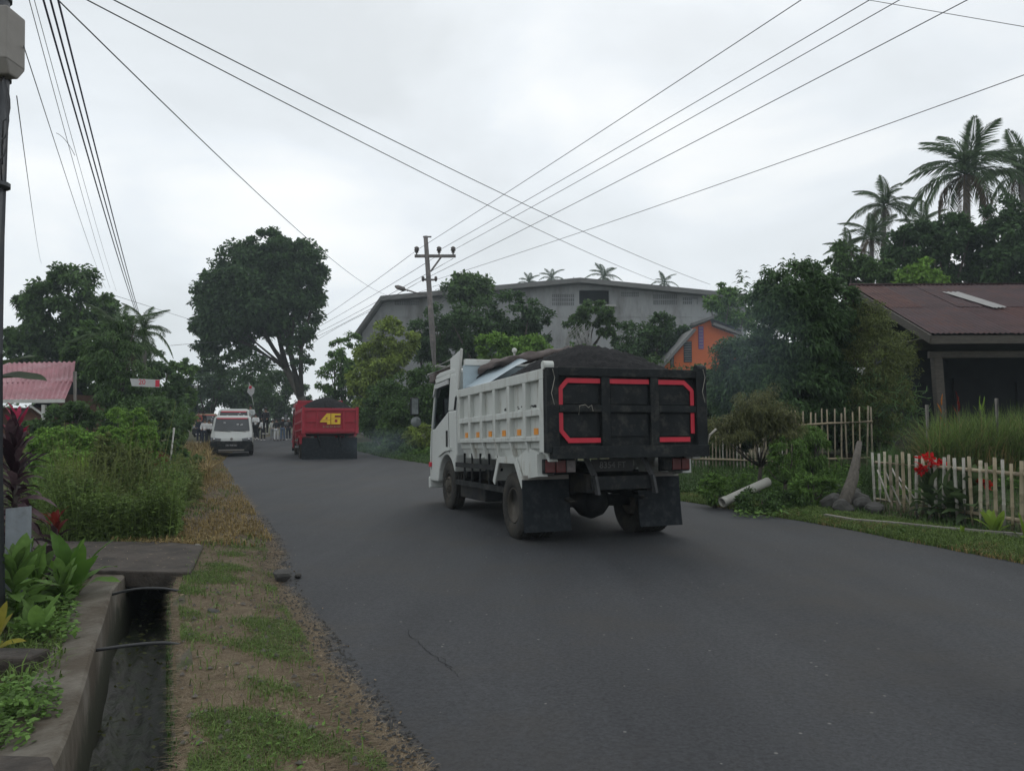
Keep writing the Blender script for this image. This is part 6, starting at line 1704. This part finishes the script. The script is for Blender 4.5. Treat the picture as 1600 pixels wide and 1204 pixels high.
    for i in range(6):
        ph = i / 5 * math.pi * 0.55
        for k in range(12):
            th = 2 * math.pi * k / 12
            front = max(0, math.sin(th))
            rr_ = 0.105 * s * math.sin(ph) if i else 0.002
            vs.append(c0 + np.array([rr_ * math.cos(th) * 0.95, rr_ * math.sin(th) * 1.1 - 0.01 * s, 0.115 * s * math.cos(ph) * (1 if front < 0.5 else 0.98) - (0.05 * s * (1 - front) * (i / 5) ** 2)]))
    m.add(vs, [(i * 12 + k, i * 12 + (k + 1) % 12, (i + 1) * 12 + (k + 1) % 12, (i + 1) * 12 + k) for i in range(5) for k in range(12)])
    if cap: m.tube([c0 + np.array([0, 0.09, 0.01]) * s, c0 + np.array([0, 0.19, 0.0]) * s], [0.07 * s, 0.05 * s], 8)
    m.build('cap' if cap else 'hair', cm(cap) if cap else M['hair'], root)
    for nm in 'lr':
        m = MB(); a = J['an' + nm]; m.box(a[0] - 0.045, a[0] + 0.045, a[1] - 0.07, a[1] + 0.18, 0.0, 0.075); m.v = [sc3(p) for p in m.v]; m.build('shoe', M['clearlens'] if trousers[0] < 0.1 else M['black'], root, 0.015)
    return root
BK, WH, BL, DN, GY = (0.02, 0.02, 0.024), (0.6, 0.6, 0.6), (0.10, 0.14, 0.22), (0.02, 0.024, 0.04), (0.2, 0.21, 0.22)
def onroad(u, D, z=0.03):
    p = px(u, 656, D); return (p[0], D, z)
person('person in white top and dark trousers walking between the minibus and the red truck', onroad(411.5, 56), 1.55, R(185), WH, BK, 0.08, (0.15, 0.15))
person('person all in black just right of the minibus', onroad(402, 58), 1.62, R(190), BK, BK, 0.1)
person('person in black jacket and white trousers in the road', onroad(432, 55), 1.56, R(180), BK, WH, 0.1)
person('person in black top, blue jeans and a white cap near the red truck', onroad(442, 55.5), 1.66, R(185), BK, BL, 0.06, (0.05, 0.05), WH)
person('person in pale top and dark trousers half behind the person in white trousers', onroad(426, 58), 1.5, R(200), (0.45, 0.45, 0.42), GY, 0.1)
person('person in dark clothes with a white headband close to the red truck', onroad(451, 57), 1.62, R(185), BK, DN, 0.05, (0.1, 0.1), WH)
person('person in dark blue at the left end of the crowd by the verge', onroad(312, 48, 0.1), 1.55, R(190), DN, DN, 0.08)
person('person in white shirt and dark trousers left of the minibus', onroad(320, 45, 0.1), 1.45, R(200), WH, DN, 0.08)
person('person in white and black nearest the left side of the minibus', onroad(327, 43, 0.08), 1.45, R(180), WH, BK, 0.05, (0.2, 0.2))
person('person in reddish top standing high at the far left of the crowd', onroad(310.5, 50, 0.55), 1.5, R(185), (0.28, 0.07, 0.05), DN, 0.05)
person('person in dark top beside the tan truck', onroad(317.5, 51, 0.55), 1.5, R(185), BK, DN, 0.05)
person('person in pale shirt standing on the white light truck bed', (v2[0] + 0.30, 42.0, 0.72), 1.6, R(180), (0.4, 0.42, 0.42), DN, 0.05, (0.3, 0.2))
person('person in black standing at the right rear of the white light truck', (v2[0] + 1.0, 42.4, 0.72), 1.45, R(170), BK, BK, 0.05)
person('person in white shirt leaning at the right side of the light truck bed', (v2[0] + 0.75, 41.5, 0.5), 1.35, R(180), WH, BK, 0.05, (0.3, 0.1))

# flag on a thin pole, white pennants, banner
def flag():
    D = 52; b = onroad(404, D); t = px(388, 596, D)
    root = empty('flag', b, 0, 'white and red flag hanging from a slanted pole above the crowd', 'flag')
    off = np.array(b)
    m = MB(); m.sm = True; m.tube([(0, 0, 0.9), px(389, 597, D) - off], 0.02, 6); m.build('pole', M['whitepost'], root)
    c = [px(390, 600, D) - off, px(398, 606, D) - off, px(397, 614, D) - off, px(392, 619, D) - off, px(386, 612, D) - off]
    m = MB(); m.add(c, [(0, 1, 2, 3, 4)]); o = m.build('cloth', M['banner'], root); sd = o.modifiers.new('s', 'SOLIDIFY'); sd.thickness = 0.01
    m = MB(); q = px(391, 605, D - 0.03) - off; m.prism([(q[0] - 0.09, q[2] - 0.1), (q[0] + 0.1, q[2] - 0.07), (q[0] + 0.09, q[2] + 0.12), (q[0] - 0.07, q[2] + 0.1)], q[1], q[1] + 0.008, 'y'); m.build('emblem', M['bannerred'], root)
flag()
for k, (u, v_, w_, lb) in enumerate(((286, 611, 4, 'leftmost white cloth scrap hanging in the dark tree'), (295, 612, 5, 'middle white cloth scrap hanging in the dark tree'), (306, 607, 6, 'rightmost white cloth scrap hanging in the dark tree'))):
    a = px(u - w_ / 2, v_ - 6, 66); b = px(u + w_ / 2, v_ - 5, 66); c = px(u + w_ / 3, v_ + 5, 66.1); d_ = px(u - w_ / 2, v_ + 4, 66)
    m = MB(); m.add([a, b, c, d_], [(0, 1, 2, 3)]); o = m.build('pennant', M['banner']); sd = o.modifiers.new('s', 'SOLIDIFY'); sd.thickness = 0.01; tag(o, lb, 'pennant', 'white scraps in the tree')
def banner():
    D = 25.5; a = px(203, 592, D); root = empty('banner', (a[0], D, a[2]), 0, 'white banner with red ends and red lettering hung among the left trees', 'banner')
    q = lambda u, v: (px(u, v, D) - np.array([a[0], D, a[2]]))
    m = MB(); A, B_, C, D_ = q(203, 591), q(250, 593), q(249, 605), q(206, 603)
    m.add([A, B_, C, D_] + [p + np.array([0, 0.01, 0]) for p in (A, B_, C, D_)], [(0, 1, 2, 3), (7, 6, 5, 4), (0, 4, 5, 1), (1, 5, 6, 2), (2, 6, 7, 3), (3, 7, 4, 0)]); m.build('cloth', M['banner'], root)
    m = MB(); p = q(243, 592.6); r2 = q(249.6, 605); m.box(p[0], r2[0] - 0.01, -0.008, -0.002, r2[2] + 0.02, p[2] - 0.02); m.build('red_end', M['bannerred'], root)
    o = text_mesh('20', 0.24, 0.002, M['bannerred'], root, tuple(q(222, 597) + np.array([0, -0.006, 0])), (math.pi / 2, 0, 0))
banner()

# ------------------------------------------------------------------ bamboo fences
PK = {}
def picket_mesh(key, mt, r0, n=3):
    m = MB(); m.sm = True
    pts, rr_ = [(0, 0, 0)], [r0]
    for k in range(1, n + 1):
        z = k / (n + 0.6)
        pts += [(0, 0, z - 0.012), (0, 0, z), (0, 0, z + 0.012)]; rr_ += [r0 * 0.96, r0 * 1.14, r0 * 0.96]
    pts.append((0, 0, 1.0)); rr_.append(r0 * 0.93)
    m.tube(pts, rr_, 7)
    return m.mesh('picket', mt)
M['bamboopale'] = mat('pale_bamboo', (0.40, 0.36, 0.27), 0.65, 0.2, 5, dirt=(0.22, 0.19, 0.13), dirt_amt=0.3, dirt_scale=9)
for k, mt in (('d', 'bamboopale'), ('a', 'bamboo'), ('b', 'bambooold'), ('c', 'bamboogrey')):
    for j in range(2): PK[k + str(j)] = picket_mesh(k, M[mt], 0.017 + 0.003 * j, 2 + j)
def fence(label, plan, spacing, h, rails, kinds, sink=0.02, zoff=0.0, group='bamboo fences', gap=None, hjit=0.05, fat=1.0):
    """plan: list of (x, y) corner points; pickets stand every `spacing` metres"""
    p0 = np.array(plan[0]); z0 = ground_z(*p0) + zoff
    root = empty('bamboo_fence', (p0[0], p0[1], z0), 0, label, 'fence', group)
    off = np.array([p0[0], p0[1], z0])
    for a, b in zip(plan, plan[1:]):
        a, b = np.array(a), np.array(b); ln = np.linalg.norm(b - a); n = int(ln / spacing)
        for k in range(n + 1):
            t = (k + random.uniform(-0.04, 0.04)) / max(n, 1); p = a + (b - a) * min(max(t, 0), 1)
            z = ground_z(*p) + zoff
            hh = h(t) if callable(h) else h
            o = bpy.data.objects.new('picket', PK[random.choice(kinds) + random.choice('01')]); link(o, root)
            o.location = (p[0] - off[0], p[1] - off[1], z - off[2] - sink)
            o.rotation_euler = (random.gauss(0, 0.014), random.gauss(0, 0.016), random.uniform(0, 6))
            o.scale = (fat, fat, hh * random.uniform(1 - hjit, 1 + hjit))
        nr = np.array([-(b - a)[1], (b - a)[0]]) / ln * 0.03
        for rz_ in rails:
            m = MB(); m.sm = True
            za = ground_z(*a) + zoff - off[2]; zb = ground_z(*b) + zoff - off[2]
            hz = (h(0.5) if callable(h) else h)
            pa = (a[0] - off[0] + nr[0], a[1] - off[1] + nr[1], za + rz_ * hz); pb = (b[0] - off[0] + nr[0], b[1] - off[1] + nr[1], zb + rz_ * hz)
            m.tube([pa, tuple((np.array(pa) + pb) / 2 + [0, 0, 0.01]), pb], 0.026, 8); m.build('rail', M['bamboo'], root)
    return root, off
nf, off = fence('near low bamboo picket fence behind the red canna flowers', [(5.62, 12.0), (6.28, 9.4), (6.9, 7.0)], 0.118, 0.90, (0.80, 0.17), 'dacb', fat=1.2)
for u0, v0, u1, v1 in ((1366, 735, 1385, 785), (1376, 732, 1402, 790), (1388, 732, 1418, 792), (1398, 745, 1432, 790)):
    a, b = px(u0, v0, 11.75), px(u1, v1, 11.3)
    m = MB(); m.sm = True; m.tube([a - off + [0.1, 0.1, 0], b - off + [0.1, 0.1, 0]], 0.016, 6); m.build('brace', M['bamboogrey'], nf)
fence('tall bamboo picket fence with a leaning log in front', [(7.75, 16.6), (6.15, 17.0)], 0.125, 1.38, (0.78, 0.22), 'ab', zoff=-0.04)
fence('lower uneven bamboo fence between the tall fence and the truck', [(6.08, 17.1), (4.3, 19.4)], 0.10, lambda t: 0.72 + 0.28 * math.sin(t * 14), (0.3,), 'bbc', zoff=-0.03, hjit=0.25)
fence('far pale bamboo fence by the hedge bank beyond the truck cab', [(-2.3, 29.5), (-4.0, 33.5)], 0.15, 0.95, (0.9,), 'bc', zoff=0.05)
# wire-fence post in the lemongrass, stakes
for (u, vt, vb, D, lb) in ((1448, 632, 672, 14.0, 'thin grey post left of the lemongrass bank'), (1557, 622, 640, 13.9, 'short grey post end rising from the lemongrass')):
    p = px(u, vt, D); m = MB(); m.sm = True; m.tube([(p[0], D, gz(p[0], D) - 0.1), tuple(p)], 0.03, 7); o = m.build('stake', M['barkgrey']); tag(o, lb, 'post')

# ------------------------------------------------------------------ right-hand small things
def rock(label, c, r_, seed, group=None, mt='stone', name='rock', flat=0.7):
    bm = bmesh.new(); bmesh.ops.create_icosphere(bm, subdivisions=2, radius=1)
    g_ = np.random.default_rng(seed); pl = unit(g_.normal(size=(9, 3))); dd = g_.uniform(0.55, 0.9, 9)
    for v in bm.verts:
        p = np.array(v.co)
        for a_, d_ in zip(pl, dd):
            e_ = p @ a_ - d_
            if e_ > 0: p = p - a_ * e_
        v.co = Vector(p * np.array(r_) * np.array([1, 1, flat]))
    me = bpy.data.meshes.new(name); bm.to_mesh(me); bm.free(); me.materials.append(M[mt])
    o = bpy.data.objects.new(name, me); link(o); o.location = c; o.rotation_euler = (0, 0, seed)
    tag(o, label, 'rock', group)
p = gnd(441, 908); rock('larger grey stone on the left edge of the asphalt', (p[0], p[1], 0.055), (0.11, 0.09, 0.09), 3)
p = gnd(466, 904); rock('smaller grey stone just right of the larger one on the asphalt edge', (p[0], p[1], 0.03), (0.045, 0.04, 0.045), 5)
p = gnd(300, 872); rock('pale scrap of stone on the verge by the slab', (p[0] - .1, p[1] + .4, 0.08), (0.04, 0.03, 0.03), 9, mt='concrete')
p = gnd(333, 962); rock('flat grey stone half sunk in the verge beside the ditch', (p[0], p[1], 0.035), (0.07, 0.05, 0.04), 12)
RK = ((1300, 772, 12.4, 0.24, 'round grey boulder left of the leaning log'), (1318, 782, 11.9, 0.2, 'broad stone at the foot of the leaning log'), (1342, 770, 12.6, 0.2, 'upper stone of the pile right of the log'), (1348, 785, 12.1, 0.19, 'lower stone of the pile right of the log'), (1366, 792, 11.7, 0.17, 'stone at the left foot of the near bamboo fence'), (1330, 758, 13.2, 0.22, 'dark boulder behind the leaning log'), (1305, 756, 13.6, 0.25, 'dark rock behind the round boulder'))
for k, (u, v_, D, r_, lb) in enumerate(RK):
    p = px(u, v_, D); rock(lb, (p[0], D, gz(p[0], D) + r_ * 0.35), (r_, r_ * 0.8, r_), 20 + k, 'stones by the bamboo fence')
a, b = px(1315, 778, 12.1), px(1344, 690, 12.6)
a[2] = gz(a[0], a[1]) - 0.05
m = MB(); m.sm = True; m.tube([a, a + (b - a) * 0.12, a + (b - a) * 0.3 + [0.02, 0, 0.015], a + (b - a) * 0.5 + [0.03, 0, -0.01], a + (b - a) * 0.72 + [0.012, 0, 0.01], b + [-0.01, 0, 0]], [0.14, 0.105, 0.095, 0.085, 0.062, 0.04], 12); m.tube([a + (b - a) * 0.5 + [0.05, 0, 0], a + (b - a) * 0.5 + [0.13, 0, 0.13]], [0.035, 0.02], 7)
o = m.build('log', M['stump']); tag(o, 'grey dead log leaning against the corner of the tall bamboo fence', 'log')
# white pipe
a, b = px(1128, 770, 12.9), px(1200, 752, 13.4)
a[2] = gz(a[0], a[1]) + 0.13; b[2] = max(b[2], a[2] + 0.04)
root = empty('drain_pipe', a, 0, 'fallen white plastic pipe with its mouth facing the road', 'pipe')
dv = Vector(b - a); L_ = dv.length
m = MB(); m.sm = True; m.lathe([(0, 0.074), (0, 0.082), (0.10, 0.082), (0.1, 0.077), (L_, 0.077), (L_, 0.068), (0.02, 0.068)], axis='z', n=22, closed=True)
o = m.build('tube', M['pvc'], root); o.rotation_euler = dv.to_track_quat('Z', 'Y').to_euler()
p = px(1163, 742, 14.3); m = MB(); m.add([(-0.1, 0, 0), (0.1, 0.02, 0.0), (0.07, 0.08, 0.09), (-0.03, 0.06, 0.13)], [(0, 1, 2, 3)]); o = m.build('rubbish_bag', M['banner']); o.location = (p[0], 14.3, gz(p[0], 14.3) + 0.02); o.modifiers.new('s', 'SOLIDIFY').thickness = 0.02; tag(o, 'scrap of white plastic behind the pipe', 'litter')

# ------------------------------------------------------------------ big-leaved plants, each leaf its own part
def big_leaf(name, length, width, curl, lm, fold=0.25, seg=7, wave=0.0):
    """a long leaf along +y, arched and folded along its midrib"""
    m = MB(); m.sm = True; vs = []
    for i in range(seg + 1):
        t = i / seg
        w_ = width / 2 * (math.sin(math.pi * (0.06 + 0.94 * t)) ** 0.75) if t < 1 else 0.002
        y = length * (t - 0.18 * curl * t ** 3); z = length * (0.25 * t - curl * 0.55 * t * t)
        wv = wave * math.sin(t * 17)
        vs += [(-w_, y, z + w_ * fold + wv), (0, y, z), (w_, y, z + w_ * fold - wv)]
    m.add(vs, [q for i in range(seg) for q in ((3 * i, 3 * i + 1, 3 * i + 4, 3 * i + 3), (3 * i + 1, 3 * i + 2, 3 * i + 5, 3 * i + 4))])
    return m.mesh(name, lm, fix=False)
LF = {}
def leaf_of(kind, lm, ar, curl, fold=0.25, wave=0.0):
    k = (kind, ar, curl, random.randrange(4))
    if k not in LF: LF[k] = big_leaf('leaf', 1.0, ar * random.uniform(0.8, 1.2), curl * random.uniform(0.75, 1.3), lm, fold * random.uniform(0.5, 1.5), 9, random.uniform(0.004, 0.018))
    return LF[k]
def leafy(name, label, cat, base, n, l0, l1, lm, ar=0.2, curls=(0.3, 0.7, 1.1), els=(75, 5), h=0.0, stem=0.012, group=None, top=None, twist=0.3, stems=None):
    """a plant of n separately built leaves spiralling up a stem of height h"""
    base = np.array(base, float)
    root = empty(name, base, 0, label, cat, group)
    if h > 0:
        m = MB(); m.sm = True; m.tube([(0, 0, -0.05), (0.02, 0.01, h * 0.5), (0, 0, h)], [stem * 1.3, stem, stem * 0.7], 7); m.build('stem', M['bark'] if stems is None else stems, root)
    for k in range(n):
        t = k / max(n - 1, 1)
        mt = lm
        if top is not None and t > 0.78: mt = top
        c = curls[min(len(curls) - 1, int((1 - t) * len(curls)))]
        o = bpy.data.objects.new('leaf', leaf_of(mt.name, mt, ar, c)); link(o, root)
        o.location = (0, 0, h * (0.25 + 0.75 * t) if h > 0 else 0.02)
        el = R(els[1] + (els[0] - els[1]) * t)
        o.rotation_euler = (el + random.uniform(-0.15, 0.15), random.uniform(-twist, twist), k * 2.399 + random.uniform(-0.25, 0.25))
        s = (l0 + (l1 - l0) * random.random()); o.scale = (s, s, s)
    return root
# cordylines by the pole
def pt(u, v, D): p = px(u, v, D); return (p[0], D, p[2])
def basept(u, D): p = at_ground(u, D); return tuple(p)
GCy = 'dark-leaved cordylines'
leafy('cordyline', 'tall dark purple cordyline beside the left pole', 'plant', basept(24, 7.0), 95, 0.24, 0.42, G['purple'], 0.19, (0.6, 1.0, 1.5), (72, -20), 1.32, 0.02, GCy)
leafy('cordyline', 'pink-topped cordyline behind the tall purple one', 'plant', basept(28, 7.7), 44, 0.22, 0.34, G['purple'], 0.2, (0.5, 0.9, 1.3), (72, -15), 1.52, 0.02, GCy, top=G['pinkleaf'])
leafy('cordyline', 'shorter cordyline with reddish-brown top leaves above the ginger leaves', 'plant', basept(92, 6.9), 34, 0.18, 0.27, G['purple'], 0.24, (0.6, 1.1, 1.5), (68, -25), 0.62, 0.015, GCy, top=G['redleaf'])
# ginger-like plants
GG = 'broad-leaved plants by the ditch'
leafy('ginger_plant', 'large bright green broad-leaved plant left of the slab', 'plant', basept(122, 6.6), 17, 0.42, 0.62, G['ginger'], 0.24, (0.3, 0.6, 0.9), (78, 25), 0.16, 0.02, GG, stems=G['ginger'])
leafy('ginger_plant', 'smaller dark green leafy plant under the grey panel', 'plant', basept(62, 6.1), 18, 0.2, 0.36, G['mid'], 0.34, (0.3, 0.6, 0.9), (75, 10), 0.30, 0.012, GG, stems=G['ginger'])
leafy('ginger_plant', 'low leafy plant in front of the bright green one', 'plant', basept(104, 6.2), 20, 0.18, 0.30, G['mid'], 0.36, (0.3, 0.6, 0.9), (70, 0), 0.22, 0.012, GG, stems=G['ginger'])
leafy('ginger_plant', 'plant with two wide upright leaves beside the ditch wall', 'plant', basept(62, 5.35), 7, 0.26, 0.36, G['mid'], 0.34, (0.2, 0.4), (65, 30), 0.10, 0.012, GG, stems=G['ginger'])
leafy('ginger_plant', 'plant with yellowing leaves at the foot of the left pole', 'plant', basept(-8, 4.95), 9, 0.24, 0.36, G['yellowleaf'], 0.26, (0.3, 0.6), (75, 20), 0.1, 0.01, GG, stems=G['ginger'])
leafy('ginger_plant', 'leafy plant behind the grey panel', 'plant', basept(45, 6.9), 14, 0.25, 0.35, G['ginger'], 0.25, (0.3, 0.6), (75, 10), 0.2, 0.01, GG, stems=G['ginger'])
leafy('ginger_plant', 'bushy leafy plant covering the foot of the grey panel', 'plant', basept(30, 5.75), 30, 0.26, 0.40, G['mid'], 0.3, (0.4, 0.8, 1.1), (70, -5), 0.42, 0.012, GG, stems=G['ginger'])
# banana leaves reaching in from the left
root = empty('banana_plant', basept(-60, 9.0), 0, 'banana plant at the left edge with long torn leaves reaching right', 'banana plant')
b0 = np.array(basept(-60, 9.0))
m = MB(); m.sm = True; m.tube([(0, 0, -0.1), (0, 0, 1.2), (0.05, 0, 2.0)], [0.13, 0.1, 0.07], 10); m.build('stem', G['banana'], root)
bl = big_leaf('leaf', 1.0, 0.3, 0.42, G['banana'], 0.25, 12, 0.006)
for (u0, v0, u1, v1) in ((-10, 570, 75, 592), (-10, 606, 78, 634), (-80, 560, -150, 620), (-70, 540, -90, 470)):
    a, b = px(u0, v0, 9.0) - b0, px(u1, v1, 8.6) - b0
    dv = Vector(b - np.array([0.05, 0, 1.95])); o = bpy.data.objects.new('leaf', bl); link(o, root)
    o.location = (0.05, 0, 1.95); s = dv.length * 1.03; o.scale = (s * 0.8, s, s * 0.8)
    az = math.atan2(-dv.x, dv.y); el = math.atan2(dv.z, math.hypot(dv.x, dv.y)); o.rotation_euler = Euler((el + 0.2, 0.25, az), 'XYZ')
# grey fibre-cement panel by the pole
p = px(30, 800, 6.45)
root = empty('cement_panel', (p[0], 6.45, 0), R(8), 'grey corrugated cement panel standing behind the leaves at the left', 'panel')
m = MB(); corrugated(m, (-0.105, 0, 0.765), (0.095, 0, 0.785), (0.1, 0.02, -0.05), (-0.105, 0.02, -0.05), 0.1, 0.008); o = m.build('sheet', M['panelgrey'], root, fix=False); o.modifiers.new('s', 'SOLIDIFY').thickness = 0.008
# hoses over the ditch
def hose(label, P, r_=0.011):
    m = MB(); m.sm = True
    P = [np.array(p) for p in P]; pts = []
    for i in range(len(P) - 1):
        p0, p1, p2, p3 = P[max(i - 1, 0)], P[i], P[i + 1], P[min(i + 2, len(P) - 1)]
        for t in np.linspace(0, 1, 8, endpoint=False):
            pts.append(0.5 * (2 * p1 + (p2 - p0) * t + (2 * p0 - 5 * p1 + 4 * p2 - p3) * t * t + (3 * p1 - p0 - 3 * p2 + p3) * t ** 3))
    pts.append(P[-1]); m.tube(pts, r_, 8); o = m.build('hose', M['hose']); tag(o, label, 'hose', 'black hoses across the ditch')
hose('black hose arching over the ditch close to the slab', [px(100, 950, 6.6), px(150, 936, 6.6), px(205, 921, 6.6), px(255, 919, 6.65), px(298, 927, 6.7), px(315, 930, 6.7)])
hose('black hose crossing the open ditch nearer the camera', [px(-40, 1030, 5.05), px(30, 1029, 5.05), px(110, 1021, 5.05), px(200, 1008, 5.05), px(260, 1004, 5.1), px(298, 1011, 5.15)])
# canna with red flowers in front of the fence
GCa = 'canna plants by the near fence'
def canna(label, u, D, n, hh, fl):
    root = leafy('canna', label, 'plant', basept(u, D), n + 10, 0.34, 0.52, G['canna'], 0.36, (0.2, 0.5, 0.8), (80, 5), hh, 0.014, GCa, stems=G['canna'])
    b = np.array(basept(u, D))
    for (fu, fv, r_, gm) in fl:
        c = px(fu, fv, D - 0.05) - b
        P = c + rdir(60) * r_ * (rng.uniform(0, 1, 60) ** 0.5)[:, None] * np.array([1.25, 0.9, 0.8]); A = unit(P - c + rng.normal(0, 0.02, P.shape) + [0, 0, 0.02])
        o = bpy.data.objects.new('flower', np_mesh('flower', leaf_quads(P, A, 0.07 * rng.uniform(0.7, 1.2, 60), 0.05, 0.1), 4, gm)); link(o, root)
        m = MB(); m.sm = True; m.tube([(0, 0, 0.2), tuple(c)], [0.012, 0.007], 6); m.build('flower_stalk', G['canna'], root)
canna('canna with a large red flower head rising above the fence', 1455, 10.9, 26, 0.42, ((1450, 720, 0.11, G['petal']), (1468, 724, 0.07, G['petal']), (1440, 734, 0.05, G['petal'])))
canna('canna with a smaller orange-red flower lower on the right', 1512, 10.4, 24, 0.45, ((1528, 753, 0.08, G['petal2']), (1540, 758, 0.05, G['petal2'])))
canna('dark flowerless canna between the two flowering ones', 1482, 10.6, 20, 0.38, ())
leafy('ginger_plant', 'lime green broad-leaved plant at the right in front of the fence', 'plant', basept(1550, 9.6), 11, 0.30, 0.44, G['lime'], 0.22, (0.2, 0.5, 0.8), (80, 20), 0.06, 0.012, 'lime plants in front of the fence', stems=G['ginger'])
leafy('ginger_plant', 'small lime sprout left of the lime plant', 'plant', basept(1500, 9.7), 6, 0.12, 0.18, G['lime'], 0.26, (0.3, 0.6), (70, 20), 0.03, 0.006, 'lime plants in front of the fence', stems=G['ginger'])
leafy('ginger_plant', 'lime green plant cut by the right edge of the photo', 'plant', basept(1596, 9.2), 9, 0.25, 0.36, G['lime'], 0.16, (0.3, 0.7), (75, 20), 0.05, 0.01, 'lime plants in front of the fence', stems=G['ginger'])
# bromeliads on the bank before the veranda
GB = 'bromeliads before the veranda'
def brom(label, u, v, D, n, l, gm, ar=0.12):
    p = px(u, v, D); leafy('bromeliad', label, 'plant', (p[0], D, gz(p[0], D)), n, l * 0.8, l, gm, ar, (0.3, 0.7, 1.0), (82, 25), p[2] - gz(p[0], D), 0.02, GB)
brom('orange bromeliad below the veranda post', 1472, 632, 15.6, 11, 0.3, G['orangeleaf'])
brom('bronze bromeliad right of the orange one', 1497, 632, 15.6, 12, 0.3, G['redleaf'])
brom('yellow-green bromeliad standing above the lemongrass', 1532, 640, 15.2, 16, 0.38, G['lime'])
# pencil-stemmed spurge under the olive shrub
def pencil():
    b = np.array(basept(1390, 17.9)); root = empty('spurge_bush', b, 0, 'pale green pencil-stemmed bush below the olive shrub', 'shrub')
    m = MB(); m.sm = True
    for k in range(230):
        c, rr_ = ell(1295, 575, 1452, 700, 17.9, 0.6)
        p = c + rdir(1)[0] * rr_ * random.uniform(0.5, 1) - b
        d1 = unit(rng.normal(size=3) * [1, 0.7, 0.8] + [0, 0, 0.3]); l = random.uniform(0.12, 0.24)
        q = p + d1 * l
        m.tube([p, p + d1 * l * 0.5 + rng.normal(0, 0.012, 3), q], [0.010, 0.009, 0.007], 4, cap=False)
        for j in range(2):
            d2 = unit(d1 + rng.normal(0, 0.6, 3)); m.tube([q, q + d2 * 0.09, q + d2 * 0.15 + [0, 0, 0.03]], [0.008, 0.007, 0.004], 4, cap=False)
    o = m.build('stems', G['pencil'], root, fix=False); o['kind'] = 'stuff'
    q = crown_quads([ell(1300, 580, 1445, 700, 18.1, 0.5)], 70, 40, 0.09, 0.22, 0.18, 0.3) - b
    o = bpy.data.objects.new('foliage', np_mesh('foliage', q, 4, G['mid'])); link(o, root); o['kind'] = 'stuff'
pencil()
# pale dead climber by the umbrella tree
b = np.array(basept(900, 41.5)); root = empty('dead_tree', b, 0, 'pale leafless tangle behind the sand heap', 'dead tree')
m = MB(); m.sm = True
for k in range(40):
    p = px(random.uniform(882, 925), random.uniform(505, 520), 41.5) - b; q = px(random.uniform(878, 930), 560, 41.5) - b
    m.tube([q, (p + q) / 2 + rng.normal(0, 0.25, 3), p], [0.035, 0.025, 0.012], 4, cap=False)
m.build('branches', M['cementlt'], root, fix=False)['kind'] = 'stuff'

# ------------------------------------------------------------------ exhaust smoke drifting beside the truck
def smoke(label, c, r_, dens):
    m = MB(); m.sm = True
    n1, n2 = 10, 16; vs = []
    for i in range(n1 + 1):
        ph = math.pi * i / n1
        for k in range(n2):
            th = 2 * math.pi * k / n2; vs.append((math.sin(ph) * math.cos(th), math.sin(ph) * math.sin(th), math.cos(ph)))
    m.add(vs, [(i * n2 + k, i * n2 + (k + 1) % n2, (i + 1) * n2 + (k + 1) % n2, (i + 1) * n2 + k) for i in range(n1) for k in range(n2)])
    mt = bpy.data.materials.new('exhaust'); mt.use_nodes = True; t = mt.node_tree; t.nodes.clear()
    o_ = t.nodes.new('ShaderNodeOutputMaterial'); pv = t.nodes.new('ShaderNodeVolumePrincipled'); pv.inputs['Color'].default_value = (0.62, 0.78, 0.95, 1)
    tcn = t.nodes.new('ShaderNodeTexCoord'); ln = t.nodes.new('ShaderNodeVectorMath'); ln.operation = 'LENGTH'; t.links.new(tcn.outputs['Object'], ln.inputs[0])
    mr_ = t.nodes.new('ShaderNodeMapRange'); mr_.inputs['From Min'].default_value = 1.0; mr_.inputs['From Max'].default_value = 0.1; mr_.inputs['To Min'].default_value = 0; mr_.inputs['To Max'].default_value = dens; t.links.new(ln.outputs['Value'], mr_.inputs['Value'])
    nzz = t.nodes.new('ShaderNodeTexNoise'); nzz.inputs['Scale'].default_value = 1.6; nzz.inputs['Detail'].default_value = 3; t.links.new(tcn.outputs['Object'], nzz.inputs['Vector'])
    mu_ = t.nodes.new('ShaderNodeMath'); mu_.operation = 'MULTIPLY'; t.links.new(mr_.outputs[0], mu_.inputs[0]); t.links.new(nzz.outputs['Fac'], mu_.inputs[1])
    t.links.new(mu_.outputs[0], pv.inputs['Density']); t.links.new(pv.outputs[0], o_.inputs['Volume'])
    o = m.build('smoke', mt); o.location = c; o.scale = r_; tag(o, label, None, kind='stuff')
c = px(1150, 545, 14.5); smoke('bluish exhaust smoke drifting behind the tailgate before the big bush', tuple(c), (1.5, 1.5, 1.7), 0.085)
c = px(595, 692, 24); smoke('bluish exhaust smoke low over the road right of the red truck', tuple(c), (1.3, 2.0, 0.6), 0.10)
# ------------------------------------------------------------------ haze
HZ = 0.0010
if HZ:
    h = MB(); h.box(-330, 330, -25, 420, -4, 32)
    hm = bpy.data.materials.new('haze'); hm.use_nodes = True; t = hm.node_tree; t.nodes.clear()
    o_ = t.nodes.new('ShaderNodeOutputMaterial'); pv = t.nodes.new('ShaderNodeVolumePrincipled'); pv.inputs['Color'].default_value = (0.80, 0.92, 1.0, 1); pv.inputs['Density'].default_value = HZ; pv.inputs['Anisotropy'].default_value = 0.0
    t.links.new(pv.outputs[0], o_.inputs['Volume'])
    o = h.build('haze', hm); tag(o, 'thin pale haze in the air', None, kind='stuff')
